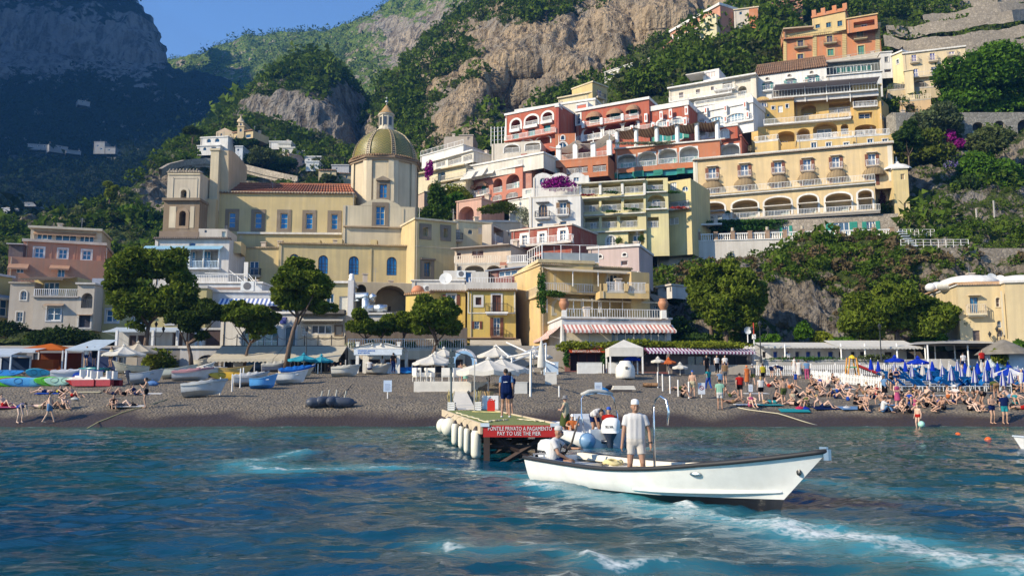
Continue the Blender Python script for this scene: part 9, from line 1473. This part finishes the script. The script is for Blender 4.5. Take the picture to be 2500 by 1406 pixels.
crowd(L_,[(150,552,'stand',160,1,'shorts:c','cap:b','shirtless man in pale shorts left of the prohibition sign'),(262,500,'walk',200,2,'shirt:t pants:b','long:d','woman in a teal top and blue trousers walking up the beach'),(345,640,'stand',165,2,'shirt:m shorts:w','d','man in a mint shirt and white shorts standing by the mooring rope'),(380,458,'stand',180,1,'shirt:h shorts:e','b','person in a tan top standing behind the man in the mint shirt'),(486,570,'walk',170,1,'shirt:r shorts:k','d','person in a red shirt and black shorts with a backpack'),(536,470,'stand',180,1,'dress:o','hat:o','person in an orange dress standing near the red shirted person'),(577,470,'walk',180,1,'shirt:e shorts:g','hat:e','person in grey and green with a backpack right of the orange dress'),(636,580,'stand',180,3,'tank:w shorts:k','long:y','woman in a white top and black shorts seen from behind'),(650,462,'stand',190,1,'shirt:y shorts:k','d','person in a yellow top behind the woman in black shorts'),(797,606,'stand',190,1,'shorts:g','d','shirtless man in olive shorts standing among the sunbathers'),(712,412,'bend',120,0,'shirt:w shorts:n','d','person in white bending by the short picket fence'),(775,415,'bend',-100,1,'shirt:n shorts:n','d','person in dark blue bending beside the one in white'),(832,345,'stand',0,1,'dress:w','long:b','person in a long white robe on the restaurant steps'),(805,355,'stand',10,1,'dress:a','d','smaller person in a white robe on the restaurant steps'),(872,395,'walk',90,1,'dress:w','d','person in a short white robe walking below the steps'),(905,420,'stand',160,1,'dress:w','b','tall person in a white robe by the fence corner'),(962,430,'stand',170,1,'shirt:l pants:p','d','person in pale blue top and pink trousers at the fence corner'),(880,470,'stand',180,1,'tank:b trunks:b','d','child in blue beside the fence corner',None,.62),(345,440,'sit',180,1,'shirt:l','g','person in a pale shirt sitting left of the tan top'),(1512,570,'walk',100,0,'shirt:l skirt:k','long:b','woman in a blue top and black skirt walking at the end of the picket fence'),(1602,632,'arms',10,0,'bra:p skirt:p','d','woman wrapped in a pink and blue towel with raised arms'),(1560,500,'stand',20,1,'brief:k bra:k','long:d','woman in a dark bikini standing by the sunbeds'),(1600,490,'arms',-20,1,'brief:n bra:n','long:d','second woman in dark swimwear standing by the sunbeds'),(2205,640,'bend',-90,2,'trunks:k','d','shirtless man in black trunks bending over before the sunbeds'),(2278,738,'arms',10,1,'trunks:n','d','shirtless man in navy trunks with folded arms at the water edge'),(2368,738,'stand',-10,1,'shirt:n shorts:t','cap:e','man in a navy shirt and blue shorts at the water edge'),(2305,560,'bend',170,2,'shirt:g shorts:h','d','dark haired person in brown stooping behind the man in navy trunks'),(1752,782,'stand',-60,0,'brief:r','y','child standing in the sea with a pale ball',None,.8),(2208,360,'stand',0,1,'shirt:r shorts:k','d','person in a red shirt behind the closed parasols',70),(2075,370,'stand',180,1,'shirt:w shorts:n','d','man in a white shirt standing behind the sunbeds',71),(250,385,'stand',0,1,'shirt:k pants:k','d','waiter in black in front of the dark restaurant',73),(322,385,'stand',10,1,'shirt:w pants:k','d','waiter in white in front of the dark restaurant',73),(380,388,'stand',-10,1,'shirt:w pants:n','d','man in a white shirt right of the two waiters',72.5),(2490,520,'stand',0,1,'shirt:w shorts:w','g','person in white at the right edge of the beach'),(2440,515,'sit',60,2,'brief:k bra:k','long:d','dark haired woman sitting near the person in white'),(80,550,'hug',60,1,'brief:k bra:k','d','bather sitting beside the leftmost white pole group'),(60,500,'lie',80,1,'trunks:g','d','bather lying behind the bather at the white poles'),(415,548,'lean',80,1,'brief:g','d','bather sitting between the mint shirt and the red shirt'),(440,596,'lie',85,2,'brief:h','b','sunbather lying on a brown towel right of the mint shirt'),(565,620,'sit',10,0,'brief:p bra:p','d','woman sitting alone at the front left of the crowd'),(735,600,'lie',80,0,'brief:t bra:t','long:y','sunbather lying on a blue towel below the woman in black shorts'),(738,578,'hug',90,1,'brief:k','d','bather hunched on the sand left of the olive shorts'),(842,490,'lean',30,1,'trunks:o','d','bather sitting behind the olive shorts man'),(745,470,'sit',40,1,'brief:k bra:k','long:b','woman sitting behind the olive shorts man to the left'),(860,590,'side',0,1,'brief:c bra:c','long:d','woman lying on her side right of the olive shorts man'),(890,612,'lie',60,0,'brief:k','d','bather lying in front of the woman on her side'),(955,622,'sit',-50,1,'brief:g bra:g','long:d','dark haired woman sitting above the pink bag'),(905,555,'lean',60,0,'brief:k bra:k','b','bather leaning back in the middle of the crowd'),(970,545,'hug',40,1,'trunks:g','d','bather crouching above the dark haired woman'),(1030,500,'lean',20,1,'brief:k bra:k','long:d','woman sitting upright in the rear of the crowd'),(1055,475,'sit',0,3,'brief:b bra:b','b','woman in blue sitting at the rear of the crowd'),(1065,540,'side',20,2,'brief:k','d','tanned bather in the thick of the crowd'),(1072,628,'lean',75,0,'brief:n','y','blond bather leaning back at the front of the crowd'),(1105,480,'lean',-40,3,'trunks:e','g','grey haired bather near the picket fence'),(1110,545,'lie',-70,0,'brief:k bra:k','d','bather lying beside a white bag in the crowd'),(1000,470,'sit',20,2,'brief:k','d','tanned bather at the rear left of the crowd'),(1218,488,'lean',60,0,'brief:w bra:w','long:y','woman reclining beside the picket fence'),(1258,578,'hug',70,0,'brief:b','cap:n','bather with a dark cap hugging his knees'),(1308,610,'hug',80,2,'brief:k bra:k','d','tanned bather sitting left of the front couple'),(1345,646,'sit',20,1,'brief:k bra:k','long:d','woman of the front couple sitting with raised knees'),(1378,620,'sit',-20,1,'trunks:h','d','man of the front couple sitting beside her'),(1368,535,'lean',60,2,'trunks:h','d','tanned man leaning back on a towel at the fence end'),(1415,515,'lean',70,3,'brief:k bra:k','y','fair bather behind the tanned man at the fence end'),(1505,658,'hug',80,1,'shirt:w pants:l','d','person in a white shirt and jeans sitting at the front'),(1500,605,'side',90,1,'brief:k','d','bather propped up behind the white shirted person'),(1560,655,'lie',80,0,'brief:n bra:n','long:b','bather lying right of the white shirted person'),(1630,650,'hug',60,0,'brief:k','b','fair bather sitting below the pink towel woman'),(1690,662,'lean',85,1,'brief:k bra:k','long:d','woman stretched out with legs towards the right at the front'),(1650,555,'lean',60,1,'brief:k bra:k','d','bather right behind the pink towel woman'),(1722,545,'hug',40,2,'brief:k bra:k','long:d','dark haired woman sitting before the striped parasols'),(1800,550,'lean',-60,0,'trunks:h','d','bald looking man leaning back before the striped parasols'),(1732,622,'hug',60,1,'brief:p bra:p','d','woman sitting below the dark haired one'),(1818,618,'hug',50,1,'trunks:k','d','man in the front right group sitting on the left'),(1868,650,'side',20,1,'brief:k bra:k','long:d','dark haired woman of the front right group'),(1968,560,'sit',60,0,'trunks:o','b','bather in orange shorts sitting beside a white hat'),(2012,560,'sit',-30,3,'shirt:w','hat:w','person in white with a sun hat sitting on the beach'),(2000,595,'lie',80,0,'brief:n','d','sunbather lying on a dark blue towel'),(2085,600,'lean',60,1,'brief:k','d','bather reclining left of the bending man'),(2122,648,'sit',20,3,'brief:k bra:k','long:b','woman sitting in front of the bending man'),(2175,645,'side',60,1,'brief:k bra:k','d','woman on her side next to the bending man'),(2490,640,'lie',80,1,'trunks:r','d','bather lying at the far right edge'),(1165,560,'lean',50,1,'brief:n bra:n','long:d','woman in navy leaning back right of the white bag'),(1185,520,'sit',30,0,'trunks:b','b','man in blue trunks sitting below the picket fence'),(1425,560,'hug',-40,1,'trunks:n','d','man hugging his knees behind the white shirted person'),(1460,540,'sit',20,0,'brief:r bra:r','long:b','woman in a red bikini at the fence end'),(1580,560,'lie',75,2,'trunks:k','d','tanned man lying below the woman in a blue top'),(1690,600,'sit',-30,1,'brief:b bra:b','d','woman in a blue bikini sitting right of the pink towel woman'),(1760,600,'lean',40,0,'trunks:g','y','fair man in green trunks leaning back'),(1900,600,'lean',60,1,'trunks:b','d','man in blue trunks right of the front right group'),(1925,640,'hug',-60,2,'brief:k','d','hunched tanned bather right of the front right group'),(2060,560,'sit',40,1,'brief:y bra:y','long:d','woman in a yellow bikini behind the bending man'),(2400,560,'lean',50,0,'trunks:l','b','man in pale trunks leaning back behind the navy shirt'),(2440,600,'sit',-20,1,'brief:t bra:t','long:y','blond woman in teal near the right edge'),(2330,600,'hug',30,1,'brief:k bra:k','d','woman in black hugging her knees between the two standing men'),(690,480,'lean',60,0,'trunks:r','d','man in red trunks sitting behind the woman in black shorts'),(1150,455,'sit',30,1,'brief:k bra:k','long:d','bather sitting close to the start of the picket fence')])
fr(*L_)
for x,y,yaw,c,lab in((690,612,15,'t','turquoise towel left of the olive shorts man'),(1100,634,10,'n','navy towel under the blond bather'),(1380,545,8,'w','white towel under the tanned man at the fence end'),(1215,498,5,'w','white towel beside the picket fence'),(545,610,12,'w','pale towel by the woman sitting alone'),(870,652,0,'t','pale blue towel left of the pink bag'),(1290,635,10,'l','light blue towel beside the front couple'),(1580,612,5,'l','blue checked towel behind the white shirted person'),(600,530,8,'w','white towel behind the woman in black shorts'),(1850,545,5,'w','white towel beside the bald looking man')):
 p=OB(*px(x,y));m=MB();m.box(-.85,.85,-.3,.3,0,.025);tag(m.obj('towel',cloth(CN[c]),None,False,T(p.x,p.y,p.z+.05,R(yaw))@Matrix.Rotation(math.atan((gz(p.x,p.y+.4)-gz(p.x,p.y-.4))/.8),4,'X')),lab,'towel')
fr(*H_)
for x,y,c,lab in((1240,835,'w','white towel beside the woman with a bun'),(470,712,'b','blue towel under the left sunbather'),(1410,715,'w','white towel behind the man in black trunks'),(60,842,'p','pink towel at the left edge of the beach'),(830,700,'c','cream towel right of the man in red shorts')):p=OB(*px(x,y));m=MB();m.box(-.85,.85,-.3,.3,0,.025);tag(m.obj('towel',cloth(CN[c]),None,False,T(p.x,p.y,p.z+.05,R(10))@Matrix.Rotation(.12,4,'X')),lab,'towel')
fr(*L_);m=MB();m.ell((0,0,0),(.13,.13,.13),12,8);tag(m.obj('ball',plain((.35,.62,.50)),None,True,T(WZ(*px(1772,742),.75))),'pale green ball held by the child in the sea','ball')
def eyes(o,P,shades=False):
 H,L=P.head,P.look;sd=L.cross(Vector((0,0,1))).normalized();U=Vector((0,0,1))
 for q in(-1,1):m=MB();m.ell(H+L*.083+sd*q*.032+U*.010,(.012,.012,.008),8,6);m.obj('eye',plain((.02,.015,.012),.2),o,True)
 if shades:m=MB();[m.ell(H+L*.092+sd*q*.034+U*.010,(.034,.02,.022),10,6)for q in(-1,1)];m.bar(H+L*.09+sd*.07+U*.012,H+sd*.08+U*.01,.005);m.bar(H+L*.09-sd*.07+U*.012,H-sd*.08+U*.01,.005);m.obj('sunglasses',plain((.015,.03,.10),.1),o,True)
P1=Pose(**{**ST,'hl':(.29,-.08,.87),'hr':(-.28,-.08,.85),'el':(.8,.6,-.2),'er':(-.8,.6,-.2),'fl':(.16,.0,.08),'fr_':(-.15,.04,.08),'look':(.12,-1,-.05)});a=BM@Vector((2.86,-.25,.16));o=person('older man in white shirt, shorts and backwards cap standing in the white boat',T(a.x,a.y,.14,R(-2),1.03),None,2,'shirt:w shorts:i','capb:w',False,P1,True,1.06);eyes(o,P1)
m=MB();m.lathe([(.036,-.014),(.040,0),(.036,.014)],12,M=Matrix.Translation(P1.hd[0].lerp(P1.el[0],.12))@(P1.hd[0]-P1.el[0]).to_track_quat('Z','Y').to_matrix().to_4x4());m.obj('wristwatch',plain((.02,.02,.022),.3),o)
P2=Pose((0,.05,.50),(.02,-.02,1.02),(.02,-.08,1.17),(.16,-.50,.80),(-.12,-.34,.58),(.12,-.42,.08),(-.10,-.34,.08),kl=(0,-.6,1),kr=(0,-.6,1),el=(.6,.2,-1),er=(-.8,.4,-.4),look=(.15,-1,-.12));a=BM@Vector((.35,-.28,.0));o=person('man in a grey cap and sunglasses steering at the stern of the white boat',T(a.x,a.y,.0,R(72),1.0),None,2,'shirt:w shorts:n','cap:e',False,P2,True,1.08,(.45,.44,.42));eyes(o,P2,True)
m=MB();m.tube([P2.neck+Vector((-.07,-.02,.0)),P2.neck+Vector((-.03,-.14,-.15)),P2.pel+Vector((.05,-.17,.28)),P2.pel+Vector((.14,-.12,.12))],.012,5);m.box(*(lambda c:(c.x-.05,c.x+.05,c.y-.05,c.y+.04,c.z-.06,c.z+.06))(P2.pel+Vector((.10,-.20,.16))));m.obj('sling_bag',plain((.02,.02,.025)),o)
P3=Pose(**{**ST,'head':(.02,-.05,1.60),'hl':(.23,-.06,.86),'hr':(-.24,-.02,.86),'look':(.1,-1,-.5),'fl':(.16,.02,.08),'fr_':(-.12,.0,.08)});a=dk(1236,1019);o=person('crew man in a navy vest and shorts standing on the pier',T(a.x,a.y,DZ,R(178),1.03),None,2,'tank:n shorts:n','d',False,P3,True,1.12);q=link('shirt',mesh_for('cloth',None,'shirt',1.05,True,obj=P3),o);setm(q,cloth(CN['l']))
for i in(0,1):m=MB();an=P3.an[i];m.ell(an+Vector((0,-.05,-.04)),(.05,.14,.045),10,6);m.obj('shoe',plain((.66,.68,.70),.6),o,True)
m=MB();m.ell((0,.165,1.25),(.06,.012,.018),10,6);m.add([(.05,.172,1.25),(.09,.165,1.275),(.09,.165,1.225)],[(0,1,2)]);m.obj('fish_emblem',plain((.66,.66,.68)),o,True)
a=dk(1245,1012);person('second crew man in navy mostly hidden behind the first on the pier',T(a.x,a.y,DZ,R(200),1.0),'phone',2,'shirt:n shorts:n','d')
RMI=lambda x,y,z:RM@Vector((x,y,z))
def rbp(label,x,y,z,yaw,pose,sk,wear,hair,s=1.0):a=RMI(x,y,z);return person(label,T(a.x,a.y,a.z,R(yaw),s),pose,sk,wear,hair,'long' in hair or 'bra' in wear)
rbp('woman in a grey hat and green skirt standing in the inflatable boat',3.0,.35,.22,-110,'arms',1,'tank:c skirt:g','hat:e',.95);rbp('man in a white shirt bending over the console of the inflatable boat',1.25,-.15,.22,20,'bend',2,'shirt:w shorts:n','d',1.05);rbp('passenger in a red shirt and blue cap sitting in the inflatable boat',.62,-.42,.55,160,'sit',1,'shirt:r shorts:n','cap:b');rbp('child in an orange patterned shirt and white cap sitting in the inflatable boat',1.8,.55,.4,0,'sit',1,'shirt:o','cap:w',.85);rbp('passenger in orange at the bow of the inflatable boat',3.4,.1,.3,60,'sit',1,'shirt:o shorts:e','d',.8)
t=NT('haze');vs=t.n('VolumePrincipled',{'Color':(.10,.38,1.0),'Density':.0002,'Anisotropy':.2});t.t.links.new(vs.outputs[0],t.out.inputs['Volume'])
hz=MB();hz.box(-1100,1100,-1000,1500,-8,720);tag(hz.obj('haze',t.m),'thin blue summer haze in the air',None,None,'stuff')
